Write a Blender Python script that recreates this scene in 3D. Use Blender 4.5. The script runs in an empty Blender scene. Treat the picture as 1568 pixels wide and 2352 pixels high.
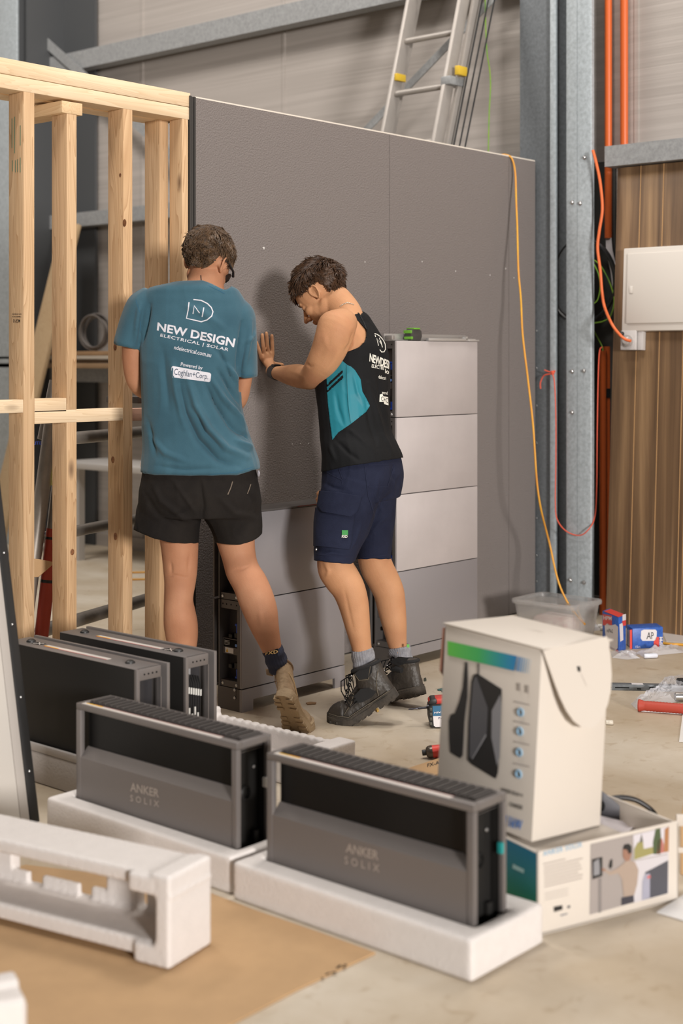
import bpy, bmesh, math, random
from mathutils import Vector, Matrix, noise
from mathutils.bvhtree import BVHTree
random.seed(7)
sc = bpy.context.scene
COL = sc.collection
V3 = Vector
# ---------------------------------------------------------------- camera
F, U0, V0, H = 3267.0, 784.0, 825.0, 1.35
FW = V3((.7518, .6594, 0)).normalized(); RT = V3((FW.y, -FW.x, 0)); UP = V3((0, 0, 1)); CO = V3((0, 0, H))
cd = bpy.data.cameras.new('camera'); cam = bpy.data.objects.new('camera', cd); COL.objects.link(cam)
cd.sensor_fit = 'HORIZONTAL'; cd.sensor_width = 24; cd.lens = 24*F/1568; cd.shift_y = -(1176-V0)/1568
cam.location = CO
cam.rotation_euler = FW.to_track_quat('-Z', 'Y').to_euler()
cd.clip_end = 100; cd.clip_start = .05
cd.dof.use_dof = True; cd.dof.focus_distance = 5.45; cd.dof.aperture_fstop = 2.2
sc.camera = cam
# ---------------------------------------------------------------- light and exposure
sc.view_settings.view_transform = 'Standard'; sc.view_settings.look = 'None'
sc.view_settings.gamma = 1; sc.view_settings.use_curve_mapping = False
sc.view_settings.exposure = 0.0
w = bpy.data.worlds.new('world'); sc.world = w; w.use_nodes = True
w.node_tree.nodes['Background'].inputs[0].default_value = (1.0, .955, .925, 1)
w.node_tree.nodes['Background'].inputs[1].default_value = 0.075
def area(name, loc, target, sx, sy, power, col):
    l = bpy.data.lights.new(name, 'AREA'); l.shape = 'RECTANGLE'; l.size = sx; l.size_y = sy
    l.energy = power; l.color = col
    o = bpy.data.objects.new(name, l); COL.objects.link(o); o.location = loc
    o.rotation_euler = (V3(target)-V3(loc)).to_track_quat('-Z', 'Y').to_euler(); return o
kp = RT*7.2 + FW*(-12.0) + UP*3.1
area('doorway_light', kp, V3((4.6, 4.2, 1.3)), 2.3, 2.1, 3250, (1.0, .945, .90))
area('overhead_light', (2.2, 3.0, 6.5), (2.9, 2.4, 0), 1.3, 1.3, 150, (1.0, .935, .87))
area('overhead_light', (5.2, 2.9, 6.5), (4.4, 1.8, 0), 1.3, 1.3, 140, (1.0, .935, .87))
area('overhead_light', (3.6, 7.2, 6.2), (5.4, 7.2, 1.0), 1.3, 1.3, 165, (1.0, .935, .87))  # added lamp, no such source in view; brightens the back wall

# ---------------------------------------------------------------- projection helpers (picture measurements -> places)
def ray(u, v): return FW + RT*((u-U0)/F) + UP*((V0-v)/F)
def P(u, v, Y): return CO + ray(u, v)*Y
def ong(u, v, z=0.0):
    r = ray(u, v); return CO + r*((z-H)/r.z)
def onx(u, v, x):
    r = ray(u, v); return CO + r*(x/r.x)
def ony(u, v, y):
    r = ray(u, v); return CO + r*(y/r.y)
def onpl(u, v, p0, n):
    r = ray(u, v); return CO + r*((V3(p0)-CO).dot(n)/r.dot(n))
def px(p):
    d = V3(p)-CO; Y = d.dot(FW); return (U0+F*d.dot(RT)/Y, V0-F*d.z/Y)

# ---------------------------------------------------------------- materials
def lin(c):
    return tuple((x/255/12.92 if x/255 <= .04045 else ((x/255+.055)/1.055)**2.4) for x in c) + (1,)
def mat(name, col, rough=.6, metal=0, var=0, vscale=8, bump=0, bscale=60, stretch=(1, 1, 1), emit=None, alpha=None, trans=0, coat=0, sss=0, detail=4, spec=None, col2=None, ior=None, sheen=0):
    m = bpy.data.materials.new(name); m.use_nodes = True
    nt = m.node_tree; N = nt.nodes; L = nt.links; b = N['Principled BSDF']
    c = col if isinstance(col, tuple) and len(col) == 4 else lin(col)
    b.inputs['Base Color'].default_value = c; b.inputs['Roughness'].default_value = rough; b.inputs['Metallic'].default_value = metal
    if spec is not None: b.inputs['Specular IOR Level'].default_value = spec
    if ior: b.inputs['IOR'].default_value = ior
    if sheen: b.inputs['Sheen Weight'].default_value = sheen
    if coat: b.inputs['Coat Weight'].default_value = coat
    if trans: b.inputs['Transmission Weight'].default_value = trans
    if sss:
        b.inputs['Subsurface Weight'].default_value = sss; b.inputs['Subsurface Radius'].default_value = (.012, .005, .003); b.inputs['Subsurface Scale'].default_value = 1
    if alpha is not None: b.inputs['Alpha'].default_value = alpha
    if var or bump or col2:
        tc = N.new('ShaderNodeTexCoord'); mp = N.new('ShaderNodeMapping'); mp.inputs['Scale'].default_value = stretch
        L.new(tc.outputs['Object'], mp.inputs['Vector'])
    if var or col2:
        n = N.new('ShaderNodeTexNoise'); n.inputs['Scale'].default_value = vscale; n.inputs['Detail'].default_value = detail; n.inputs['Roughness'].default_value = .6
        L.new(mp.outputs[0], n.inputs['Vector'])
        r = N.new('ShaderNodeValToRGB'); L.new(n.outputs['Fac'], r.inputs['Fac'])
        r.color_ramp.elements[0].position = .3; r.color_ramp.elements[1].position = .7
        if col2: a, z = c, lin(col2)
        else: a = tuple(x*(1-var) for x in c[:3])+(1,); z = tuple(min(1, x*(1+var)) for x in c[:3])+(1,)
        r.color_ramp.elements[0].color = a; r.color_ramp.elements[1].color = z
        L.new(r.outputs['Color'], b.inputs['Base Color'])
    if bump:
        n2 = N.new('ShaderNodeTexNoise'); n2.inputs['Scale'].default_value = bscale; n2.inputs['Detail'].default_value = 3
        L.new(mp.outputs[0], n2.inputs['Vector'])
        bp = N.new('ShaderNodeBump'); bp.inputs['Strength'].default_value = min(1, bump); bp.inputs['Distance'].default_value = .004*max(1, bump)
        L.new(n2.outputs['Fac'], bp.inputs['Height']); L.new(bp.outputs[0], b.inputs['Normal'])
    return m
def pine(name, axis, c1=(196, 162, 126), c2=(220, 192, 158)):
    m = mat(name, c1, .62); nt = m.node_tree; N = nt.nodes; L = nt.links; b = N['Principled BSDF']
    tc = N.new('ShaderNodeTexCoord'); oi = N.new('ShaderNodeObjectInfo'); ad = N.new('ShaderNodeVectorMath'); ad.operation = 'ADD'
    mu = N.new('ShaderNodeMath'); mu.operation = 'MULTIPLY'; mu.inputs[1].default_value = 13.7
    L.new(oi.outputs['Random'], mu.inputs[0]); L.new(tc.outputs['Object'], ad.inputs[0]); L.new(mu.outputs[0], ad.inputs[1])
    mp = N.new('ShaderNodeMapping'); s = [14, 14, 14]; s[axis] = .9; mp.inputs['Scale'].default_value = s
    L.new(ad.outputs[0], mp.inputs['Vector'])
    n = N.new('ShaderNodeTexNoise'); n.inputs['Scale'].default_value = 1.0; n.inputs['Detail'].default_value = 2; n.inputs['Distortion'].default_value = .6
    L.new(mp.outputs[0], n.inputs['Vector'])
    m2 = N.new('ShaderNodeMath'); m2.operation = 'MULTIPLY'; m2.inputs[1].default_value = 17; L.new(n.outputs['Fac'], m2.inputs[0])
    fr = N.new('ShaderNodeMath'); fr.operation = 'FRACT'; L.new(m2.outputs[0], fr.inputs[0])
    r = N.new('ShaderNodeValToRGB'); L.new(fr.outputs[0], r.inputs['Fac'])
    e = r.color_ramp.elements; e[0].position = 0; e[0].color = lin(c2); e[1].position = 1; e[1].color = lin(c1)
    k = e.new(.75); k.color = tuple((a+bb)/2 for a, bb in zip(lin(c1), lin(c2)))
    n3 = N.new('ShaderNodeTexNoise'); n3.inputs['Scale'].default_value = 1.7; L.new(ad.outputs[0], n3.inputs['Vector'])
    mx = N.new('ShaderNodeMixRGB'); mx.blend_type = 'MULTIPLY'; mx.inputs[0].default_value = .5
    r3 = N.new('ShaderNodeValToRGB'); r3.color_ramp.elements[0].color = (.84, .74, .62, 1); r3.color_ramp.elements[1].color = (1, 1, 1, 1); r3.color_ramp.elements[0].position = .3; r3.color_ramp.elements[1].position = .55
    L.new(n3.outputs['Fac'], r3.inputs['Fac']); L.new(r.outputs[0], mx.inputs[1]); L.new(r3.outputs[0], mx.inputs[2])
    # knots
    vo = N.new('ShaderNodeTexVoronoi'); vo.inputs['Scale'].default_value = 1; mp2 = N.new('ShaderNodeMapping'); s2 = [7, 7, 7]; s2[axis] = 2.6; mp2.inputs['Scale'].default_value = s2
    L.new(ad.outputs[0], mp2.inputs['Vector']); L.new(mp2.outputs[0], vo.inputs['Vector'])
    r4 = N.new('ShaderNodeValToRGB'); r4.color_ramp.elements[0].position = .03; r4.color_ramp.elements[0].color = (.10, .05, .03, 1); r4.color_ramp.elements[1].position = .13; r4.color_ramp.elements[1].color = (1, 1, 1, 1)
    L.new(vo.outputs['Distance'], r4.inputs['Fac'])
    mx2 = N.new('ShaderNodeMixRGB'); mx2.blend_type = 'MULTIPLY'; mx2.inputs[0].default_value = .85; L.new(mx.outputs[0], mx2.inputs[1]); L.new(r4.outputs[0], mx2.inputs[2])
    L.new(mx2.outputs[0], b.inputs['Base Color'])
    bp = N.new('ShaderNodeBump'); bp.inputs['Strength'].default_value = .15; bp.inputs['Distance'].default_value = .002; L.new(fr.outputs[0], bp.inputs['Height']); L.new(bp.outputs[0], b.inputs['Normal'])
    return m
M = {}
def galv(name, c, rough=.42, metal=.55):
    return mat(name, c, rough, metal, var=.16, vscale=55, detail=3, bump=.12, bscale=25)

# ---------------------------------------------------------------- mesh builder
class MB:
    def __init__(s): s.bm = bmesh.new(); s.mi = 0
    def _tag(s, faces, smooth=False):
        for f in faces: f.material_index = s.mi; f.smooth = smooth
    def obox(s, o, ax, ay, az, bev=0):
        """box from corner o along three vectors"""
        o, ax, ay, az = V3(o), V3(ax), V3(ay), V3(az)
        if ax.cross(ay).dot(az) < 0: ax, ay = ay, ax
        t = bmesh.new()
        v = [t.verts.new(o+ax*i+ay*j+az*k) for k in (0, 1) for j in (0, 1) for i in (0, 1)]
        for q in ((0, 2, 3, 1), (4, 5, 7, 6), (0, 1, 5, 4), (2, 6, 7, 3), (0, 4, 6, 2), (1, 3, 7, 5)): t.faces.new([v[i] for i in q])
        if bev: bmesh.ops.bevel(t, geom=t.edges[:], offset=bev, segments=2, affect='EDGES', profile=.5)
        s.merge(t); return s
    def box(s, x0, x1, y0, y1, z0, z1, bev=0):
        return s.obox((x0, y0, z0), (x1-x0, 0, 0), (0, y1-y0, 0), (0, 0, z1-z0), bev)
    def merge(s, t, mi=None, smooth=None):
        t.verts.index_update(); mp = [s.bm.verts.new(v.co) for v in t.verts]
        for f in t.faces:
            try: g = s.bm.faces.new([mp[v.index] for v in f.verts])
            except ValueError: continue
            g.material_index = s.mi if mi is None else mi; g.smooth = True
        t.free()
    def prism(s, pts, vec, bev=0):
        pts = [V3(p) for p in pts]; vec = V3(vec)
        t = bmesh.new(); a = [t.verts.new(p) for p in pts]; b = [t.verts.new(p+vec) for p in pts]; n = len(pts)
        t.faces.new(a[::-1]); t.faces.new(b)
        for i in range(n): t.faces.new((a[i], a[(i+1) % n], b[(i+1) % n], b[i]))
        bmesh.ops.recalc_face_normals(t, faces=t.faces[:])
        if bev: bmesh.ops.bevel(t, geom=[e for e in t.edges], offset=bev, segments=2, affect='EDGES', profile=.5)
        s.merge(t); return s
    def rings(s, rings, cap=True):
        t = bmesh.new(); R = [[t.verts.new(p) for p in r] for r in rings]; n = len(R[0])
        for a, b in zip(R, R[1:]):
            for i in range(n): t.faces.new((a[i], a[(i+1) % n], b[(i+1) % n], b[i]))
        if cap:
            t.faces.new(R[0][::-1]); t.faces.new(R[-1])
        bmesh.ops.recalc_face_normals(t, faces=t.faces[:])
        s.merge(t); return s
    def tube(s, pts, r, n=10, cap=True):
        pts = [V3(p) for p in pts]; R = []
        if not isinstance(r, (list, tuple)): r = [r]*len(pts)
        prev = None
        for i, p in enumerate(pts):
            t = (pts[min(i+1, len(pts)-1)]-pts[max(i-1, 0)]).normalized()
            if prev is None:
                a = t.orthogonal().normalized()
            else:
                a = (prev - t*prev.dot(t)).normalized()
            prev = a; b = t.cross(a)
            R.append([p+(a*math.cos(k*2*math.pi/n)+b*math.sin(k*2*math.pi/n))*r[i] for k in range(n)])
        return s.rings(R, cap)
    def ell(s, c, rx, ry, rz, mx=None, seg=16):
        t = bmesh.new(); bmesh.ops.create_uvsphere(t, u_segments=seg, v_segments=max(6, seg*2//3), radius=1)
        mx = mx or Matrix.Identity(3)
        for v in t.verts: v.co = V3(c)+mx @ V3((v.co.x*rx, v.co.y*ry, v.co.z*rz))
        s.merge(t); return s
    def lathe(s, c, axis, prof, n=20):
        axis = V3(axis).normalized(); a = axis.orthogonal().normalized(); b = axis.cross(a)
        return s.rings([[V3(c)+axis*h+(a*math.cos(k*2*math.pi/n)+b*math.sin(k*2*math.pi/n))*max(r, 1e-4) for k in range(n)] for r, h in prof])
    def torus(s, c, axis, R, r, n=32, m=8, a0=0, a1=2*math.pi):
        axis = V3(axis).normalized(); a = axis.orthogonal().normalized(); b = axis.cross(a)
        k = n if a1-a0 < 6.2 else n
        pts = [V3(c)+(a*math.cos(a0+(a1-a0)*i/k)+b*math.sin(a0+(a1-a0)*i/k))*R for i in range(k+1)]
        return s.tube(pts, r, m)
    def poly(s, pts):
        f = s.bm.faces.new([s.bm.verts.new(V3(p)) for p in pts]); f.material_index = s.mi; return s
    def mesh(s, name, mats, base, sharp=40):
        me = bpy.data.meshes.new(name)
        for v in s.bm.verts: v.co -= base
        s.bm.normal_update()
        for e in s.bm.edges:
            if len(e.link_faces) == 2 and e.calc_face_angle(0) > math.radians(sharp): e.smooth = False
        s.bm.to_mesh(me); s.bm.free()
        for m in (mats if isinstance(mats, (list, tuple)) else [mats]): me.materials.append(m)
        return me
def link(name, me, loc, parent=None):
    o = bpy.data.objects.new(name, me); COL.objects.link(o)
    if parent: o.parent = parent
    else: o.location = loc
    return o
def tag(o, label=None, cat=None, group=None, kind=None):
    if label: o['label'] = label
    if cat: o['category'] = cat
    if group: o['group'] = group
    if kind: o['kind'] = kind
    return o
def thing(name, loc, label, cat, group=None):
    o = bpy.data.objects.new(name, None); COL.objects.link(o); o.location = loc; o.empty_display_size = .05
    return tag(o, label, cat, group)
def wbase(o):
    p = V3((0, 0, 0))
    while o: p = p + o.location; o = o.parent
    return p
def part(name, mb, mats, parent, label=None, sharp=40, plabel=None):
    me = mb.mesh(name, mats, wbase(parent), sharp); o = link(name, me, None, parent)
    if label: o['label'] = label
    return o
def psplit(name, mb, mats, parent, label=None, sharp=40):
    """one part for each separate piece in the builder"""
    bm = mb.bm; seen = set(); out = []
    bm.verts.ensure_lookup_table(); bm.verts.index_update()
    for v in bm.verts:
        if v.index in seen: continue
        st = [v]; comp = []; seen.add(v.index)
        while st:
            a = st.pop(); comp.append(a)
            for e in a.link_edges:
                o = e.other_vert(a)
                if o.index not in seen: seen.add(o.index); st.append(o)
        nb = MB(); mp = {a.index: nb.bm.verts.new(a.co) for a in comp}; done = set()
        for a in comp:
            for f in a.link_faces:
                if f in done: continue
                done.add(f); g = nb.bm.faces.new([mp[x.index] for x in f.verts]); g.material_index = f.material_index; g.smooth = True
        out.append(part(name, nb, mats, parent, label, sharp))
    bm.free(); return out
def single(name, mb, mats, label, cat, group=None, base=None, sharp=40, kind=None):
    if base is None:
        vs = [v.co for v in mb.bm.verts]
        base = V3(((min(v.x for v in vs)+max(v.x for v in vs))/2, (min(v.y for v in vs)+max(v.y for v in vs))/2, min(v.z for v in vs)))
    me = mb.mesh(name, mats, base, sharp); o = link(name, me, base); return tag(o, label, cat, group, kind)
def struct(name, mb, mats, sharp=40):
    return single(name, mb, mats, None, None, None, V3((0, 0, 0)), sharp, 'structure')
def copy_tree(o, parent=None):
    c = o.copy(); COL.objects.link(c); c.parent = parent
    for ch in list(o.children): copy_tree(ch, c)
    return c
def textmesh(body, bold=0, space=1.0, shear=0):
    cu = bpy.data.curves.new('t', 'FONT'); cu.body = body; cu.size = 1; cu.align_x = 'LEFT'; cu.align_y = 'BOTTOM_BASELINE'; cu.offset = bold; cu.space_character = space; cu.resolution_u = 3; cu.shear = shear
    o = bpy.data.objects.new('t', cu); COL.objects.link(o)
    dg = bpy.context.evaluated_depsgraph_get(); me = bpy.data.meshes.new_from_object(o.evaluated_get(dg))
    bpy.data.objects.remove(o); vs = [V3((v.co.x, v.co.y)) if False else (v.co.x, v.co.y) for v in me.vertices]; fs = [tuple(p.vertices) for p in me.polygons]
    bpy.data.meshes.remove(me); bpy.data.curves.remove(cu)
    xs = [v[0] for v in vs]; ys = [v[1] for v in vs]; x0, x1 = min(xs), max(xs); y0, y1 = min(ys), max(ys)
    return [((x-x0), (y-y0)) for x, y in vs], fs, x1-x0, y1-y0
def text(mb, body, o, xd, yd, w=None, h=None, bold=.01, space=1.0, lift=.0006):
    """letters lying on a surface: lower-left corner o, baseline direction xd, up direction yd; fitted to width w / height h"""
    o, xd, yd = V3(o), V3(xd).normalized(), V3(yd).normalized(); n = xd.cross(yd)
    vs, fs, W, Hh = textmesh(body, bold, space)
    sx = w/W if w else h/Hh; sy = h/Hh if h else sx
    vv = [mb.bm.verts.new(o+xd*(x*sx)+yd*(y*sy)+n*lift) for x, y in vs]
    for f in fs:
        try: g = mb.bm.faces.new([vv[i] for i in f]); g.material_index = mb.mi
        except ValueError: pass
    return mb
def textq(mb, body, px4, pfun, bold=.01, space=1.0):
    """letters fitted into a quadrilateral of four measured corners (BL,BR,TR,TL) lying on the surface given by pfun"""
    A, B, C_, D = [pfun(*p) for p in px4]
    vs, fs, W, Hh = textmesh(body, bold, space)
    vv = []
    for x, y in vs:
        s_, t_ = x/W, y/Hh; vv.append(mb.bm.verts.new(A*(1-s_)*(1-t_)+B*s_*(1-t_)+C_*s_*t_+D*(1-s_)*t_))
    for f in fs:
        try: g = mb.bm.faces.new([vv[i] for i in f]); g.material_index = mb.mi
        except ValueError: pass
    return mb
# ================================================================ STRUCTURE
M['floor'] = mat('concrete', (196, 184, 164), .55, var=0, col2=(212, 203, 188), vscale=3.2, detail=9, bump=.25, bscale=40)
def _fl():
    nt = M['floor'].node_tree; N = nt.nodes; L = nt.links; b = N['Principled BSDF']
    r1 = [n for n in N if n.type == 'VALTORGB'][0]
    tc = [n for n in N if n.type == 'TEX_COORD'][0]
    n = N.new('ShaderNodeTexNoise'); n.inputs['Scale'].default_value = 1.1; n.inputs['Detail'].default_value = 8; n.inputs['Distortion'].default_value = .8; L.new(tc.outputs['Object'], n.inputs['Vector'])
    r = N.new('ShaderNodeValToRGB'); r.color_ramp.elements[0].position = .38; r.color_ramp.elements[0].color = (.80, .74, .66, 1); r.color_ramp.elements[1].position = .62; r.color_ramp.elements[1].color = (1, 1, 1, 1)
    L.new(n.outputs['Fac'], r.inputs['Fac'])
    mx = N.new('ShaderNodeMixRGB'); mx.blend_type = 'MULTIPLY'; mx.inputs[0].default_value = 1; L.new(r1.outputs[0], mx.inputs[1]); L.new(r.outputs[0], mx.inputs[2])
    n2 = N.new('ShaderNodeTexNoise'); n2.inputs['Scale'].default_value = 14; n2.inputs['Detail'].default_value = 6; n2.inputs['Distortion'].default_value = 1.2; L.new(tc.outputs['Object'], n2.inputs['Vector'])
    r2 = N.new('ShaderNodeValToRGB'); r2.color_ramp.elements[0].position = .30; r2.color_ramp.elements[0].color = (.72, .64, .54, 1); r2.color_ramp.elements[1].position = .42; r2.color_ramp.elements[1].color = (1, 1, 1, 1)
    L.new(n2.outputs['Fac'], r2.inputs['Fac'])
    m2 = N.new('ShaderNodeMixRGB'); m2.blend_type = 'MULTIPLY'; m2.inputs[0].default_value = .5; L.new(mx.outputs[0], m2.inputs[1]); L.new(r2.outputs[0], m2.inputs[2]); L.new(m2.outputs[0], b.inputs['Base Color'])
_fl()
b = MB(); b.box(-4, 7.2, -4, 12.5, -.1, 0); struct('floor', b, M['floor'])

def foil():
    m = mat('foil_insulation', (158, 152, 146), .45, .25); nt = m.node_tree; N = nt.nodes; L = nt.links; b = N['Principled BSDF']
    tc = N.new('ShaderNodeTexCoord'); mp = N.new('ShaderNodeMapping'); mp.inputs['Scale'].default_value = (1, .35, 26); L.new(tc.outputs['Object'], mp.inputs['Vector'])
    n = N.new('ShaderNodeTexNoise'); n.inputs['Scale'].default_value = 1.6; n.inputs['Detail'].default_value = 4; n.inputs['Distortion'].default_value = .35; L.new(mp.outputs[0], n.inputs['Vector'])
    bp = N.new('ShaderNodeBump'); bp.inputs['Strength'].default_value = .35; bp.inputs['Distance'].default_value = .005; L.new(n.outputs['Fac'], bp.inputs['Height']); L.new(bp.outputs[0], b.inputs['Normal'])
    r = N.new('ShaderNodeValToRGB'); r.color_ramp.elements[0].color = lin((172, 165, 159)); r.color_ramp.elements[1].color = lin((184, 177, 171)); r.color_ramp.elements[0].position = .35; r.color_ramp.elements[1].position = .65
    L.new(n.outputs['Fac'], r.inputs['Fac']); L.new(r.outputs[0], b.inputs['Base Color'])
    return m
M['foil'] = foil()
M['galv'] = galv('galvanised_steel', (178, 187, 192), .38, .3); M['galvd'] = galv('dark_galvanised_steel', (112, 117, 121), .42, .3); M['girt'] = galv('girt_steel', (150, 152, 153), .5, .2)  # galvd: darker grey for the rear column faces, base plate and floor rail
M['steel'] = mat('bright_steel', (200, 200, 200), .28, .9)
XW = 6.62
b = MB(); b.box(XW, XW+.15, -4, 12.5, 0, 7); wb = struct('wall_back', b, M['foil'])
b = MB()
for u in (327, 652, 1462): # lapped seams in the foil
    y = onx(u, 400, XW).y; b.box(XW-.006, XW, y-.012, y+.012, .02, 7)
b.box(XW-.03, XW, -4, 12.5, 0, .09)
struct('trim_1', b, M['foil'])
# left end of the hall, seen at the very left edge
b = MB(); b.box(-4, 7, 12.4, 12.5, 0, 7); struct('wall_left', b, M['foil'])

# horizontal girts along the back wall
yc = 3.83
def girt(name, y0, y1, z, label, x0=6.45, h=.10):
    b = MB(); pr = [(x0, z-h/2), (x0+.015, z-h/2), (x0+.10, z-h/2), (x0+.10, z-h/2+.012), (x0+.012, z-h/2+.012), (x0+.012, z+h/2-.008), (XW, z+h/2-.008), (XW, z+h/2), (x0, z+h/2)]
    b.prism([(p[0], y0, p[1]) for p in pr], (0, y1-y0, 0)); return single(name, b, M['girt'], label, 'steel beam', 'wall girts')
girt('wall_girt', 4.2, 9.4, onx(165, 141, 6.45).z, 'long grey steel girt crossing the back wall high above the timber frame', h=.13)
girt('wall_girt', 4.5, 9.4, onx(200, 502, 6.45).z, 'grey steel girt seen through the studs at head height', h=.10)
girt('wall_girt', 4.5, 9.4, onx(215, 860, 6.45).z, 'blue grey steel girt seen through the studs under the stored boards', h=.11)
girt('wall_girt', 2.6, 3.80, onx(1460, 352, 6.38).z, 'grey steel girt right of the column above the timber cladding', x0=6.38, h=.105)
girt('wall_girt', 3.2, 3.80, onx(1378, 853, 6.47).z, 'short visible grey girt right of the column at waist height', x0=6.47, h=.075)
girt('wall_girt', 3.2, 3.80, onx(1376, 1339, 6.47).z, 'short visible grey girt right of the column near the floor', x0=6.47, h=.075)

# main column of back-to-back channels
cl = thing('steel_column', (6.35, 3.98, 0), 'tall galvanised steel column at the end of the charcoal wall', 'column')
ZT = 5.2
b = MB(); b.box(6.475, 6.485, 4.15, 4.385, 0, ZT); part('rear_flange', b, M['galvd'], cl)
b = MB(); b.box(6.45, 6.475, onx(1275, 0, 6.45).y, onx(1262, 0, 6.45).y, 0, ZT, .004); part('flange_lip', b, M['galv'], cl, 'bright thin steel edge')
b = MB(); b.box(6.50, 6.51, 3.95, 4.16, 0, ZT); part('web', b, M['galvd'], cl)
XC = 6.40
ya, yb, ym = onx(1357, 0, XC).y, onx(1296, 0, XC).y, onx(1325, 0, XC).y
b = MB(); b.prism([(6.50, yb, 0), (XC+.025, yb, 0), (XC+.005, yb-.008, 0), (XC, yb-.022, 0), (XC, ym+.001, 0), (XC+.004, ym+.001, 0), (XC+.004, yb-.026, 0), (6.50, yb-.012, 0)], (0, 0, ZT)); part('channel', b, M['galv'], cl)
b = MB(); b.prism([(XC+.03, ya, 0), (XC+.006, ya, 0), (XC, ya+.008, 0), (XC, ym-.001, 0), (XC+.03, ym-.001, 0)], (0, 0, ZT)); part('channel', b, M['galv'], cl)
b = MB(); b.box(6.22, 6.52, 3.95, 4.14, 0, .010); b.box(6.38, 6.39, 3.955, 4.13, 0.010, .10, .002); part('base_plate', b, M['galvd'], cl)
for (u, v, xx) in ((1342, 362, XC), (1314, 465, XC), (1332, 467, XC), (1341, 852, XC), (1314, 853, XC), (1314, 947, XC), (1341, 1338, XC), (1310, 1332, XC), (1247, 1368, 6.475)):
    q = onx(u, v, xx); b = MB(); b.lathe(q+V3((.001, 0, 0)), (-1, 0, 0), [(.0125, 0), (.0125, .002), (.008, .0025), (.008, .010), (.006, .012), (.0, .0121)], 6 if u % 2 else 10); part('bolt', b, M['steel'], cl)
for i in range(9): # screws along the wall side of the column
    q = onx(1232, 760+i*86 if i < 7 else 1335+(i-7)*30, 6.475); b = MB(); b.ell(q, .004, .004, .006, seg=8); part('bolt', b, M['steel'], cl)

# far left column
cl2 = thing('steel_column', (6.3, 9.0, 0), 'galvanised steel column far behind at the left edge', 'column')
yl = onx(38, 80, 6.2).y
b = MB(); b.box(6.2, 6.22, yl, yl+.5, 0, 6, .003); part('channel', b, M['galv'], cl2)
b = MB(); b.box(6.22, 6.6, yl, yl+.02, 0, 6); b.box(6.25, 6.6, yl-.06, yl-.04, 0, 6); b.box(6.58, 6.60, yl-.42, yl, 0, 6); part('web', b, mat('shaded_steel', (74, 76, 78), .6, .1), cl2)  # shadow beside the column put into a dark steel colour and strip
# diagonal brace rods on the wall
def brace(pts, x, r, label):
    b = MB(); a, c = onx(*pts[0], x), onx(*pts[1], x); d = (c-a).normalized(); n = V3((1, 0, 0)).cross(d)
    b.obox(a-n*r, c-a, n*2*r, V3((.008, 0, 0))); return single('wall_brace', b, M['girt'], label, 'steel brace', 'diagonal wall braces')
brace(((30, 30), (455, 412)), 6.43, .035, 'diagonal steel brace falling to the right behind the top of the timber frame')
brace(((1170, -45), (780, 360)), 6.43, .022, 'diagonal steel brace rising to the right behind the ladder')

# ================================================================ TIMBER STUD FRAME
YF = 4.27
M['pz'] = pine('pine_stud', 2, (184, 148, 110), (212, 180, 142)); M['px'] = pine('pine_plate', 0, (226, 200, 164), (238, 216, 184)); M['py'] = pine('pine_block', 1, (214, 180, 138), (228, 200, 160))
M['ink'] = mat('black_ink', (40, 36, 34), .8); M['knot'] = mat('knot', (92, 58, 36), .7, col2=(150, 100, 62), vscale=90); M['inkg'] = mat('green_pencil', (96, 128, 104), .8)
fr = thing('stud_wall', (3.4, YF+.045, 0), 'raw pine stud wall frame joined to the charcoal wall on its left', 'timber frame')
xend = ony(437, 300, YF).x
zt = ony(300, 188, YF).z; zm = ony(300, 222, YF).z; zb_ = ony(300, 252, YF).z
b = MB(); b.box(1.9, xend, YF, YF+.09, zm+.001, zt, .0015); part('top_plate', b, M['px'], fr)
b = MB(); b.box(1.9, xend, YF, YF+.09, zb_, zm-.001, .0015); part('top_plate', b, M['px'], fr)
b = MB(); b.box(1.9, xend, YF+.115, YF+.205, zb_-.0, zb_+.045, .0015); part('rear_plate', b, M['px'], fr)
b = MB(); b.box(1.9, 3.94, YF, YF+.09, 0, .045, .0015); part('bottom_plate', b, M['px'], fr)
def stud(uL, uM, uR, z0, z1, dy=0, dep=None, vref=600):
    y0 = YF+dy; x0 = ony(uM, vref, y0).x; x1 = ony(uR, vref, y0).x
    yb2 = x0/(ray(uL, vref).x)*ray(uL, vref).y
    b = MB(); b.box(x0, x1, y0, yb2 if dep is None else y0+dep, z0, z1, .0012); return part('stud', b, M['pz'], fr), x0, x1
zn = ony(150, 958, YF)  # lower noggin centre
zC0, zC1 = ony(100, 973, YF).z, ony(100, 943, YF).z
zA0, zA1 = ony(40, 948, YF).z, ony(40, 918, YF).z
s1, s1a, s1b = stud(20, 54, 79, .045, zb_)
s3, s3a, s3b = stud(248, 283, 304, .045, zb_)
s2, s2a, s2b = stud(120, 153, 176, .045, zC0)
blk = ony(165, 262, YF).z
part('stud', MB().box(s2a, s2b, YF, YF+.09, zC1, blk, .0012), M['pz'], fr)
part('stud', MB().box(ony(366, 600, YF+.09).x, ony(386, 600, YF+.09).x, YF+.09, YF+.18, 0, zb_, .0012), M['pz'], fr)
part('stud', MB().box(ony(418, 600, YF).x, xend-.012, YF, YF+.075, .045, zb_, .0012), M['pz'], fr)
part('packing_block', MB().box(ony(142, 250, YF).x, ony(189, 250, YF).x, YF-.001, YF+.30, blk, blk+.045, .0015), M['py'], fr)
part('nogging', MB().box(1.9, s1a-.001, YF, YF+.045, zA0, zA1, .0012), M['px'], fr)
part('nogging', MB().box(s1b+.001, s2a-.001, YF, YF+.045, ony(120, 946, YF).z, ony(120, 915, YF).z, .0012), M['px'], fr)
part('nogging', MB().box(s1b+.001, s3a-.001, YF, YF+.045, zC0, zC1, .0012), M['px'], fr)
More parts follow.
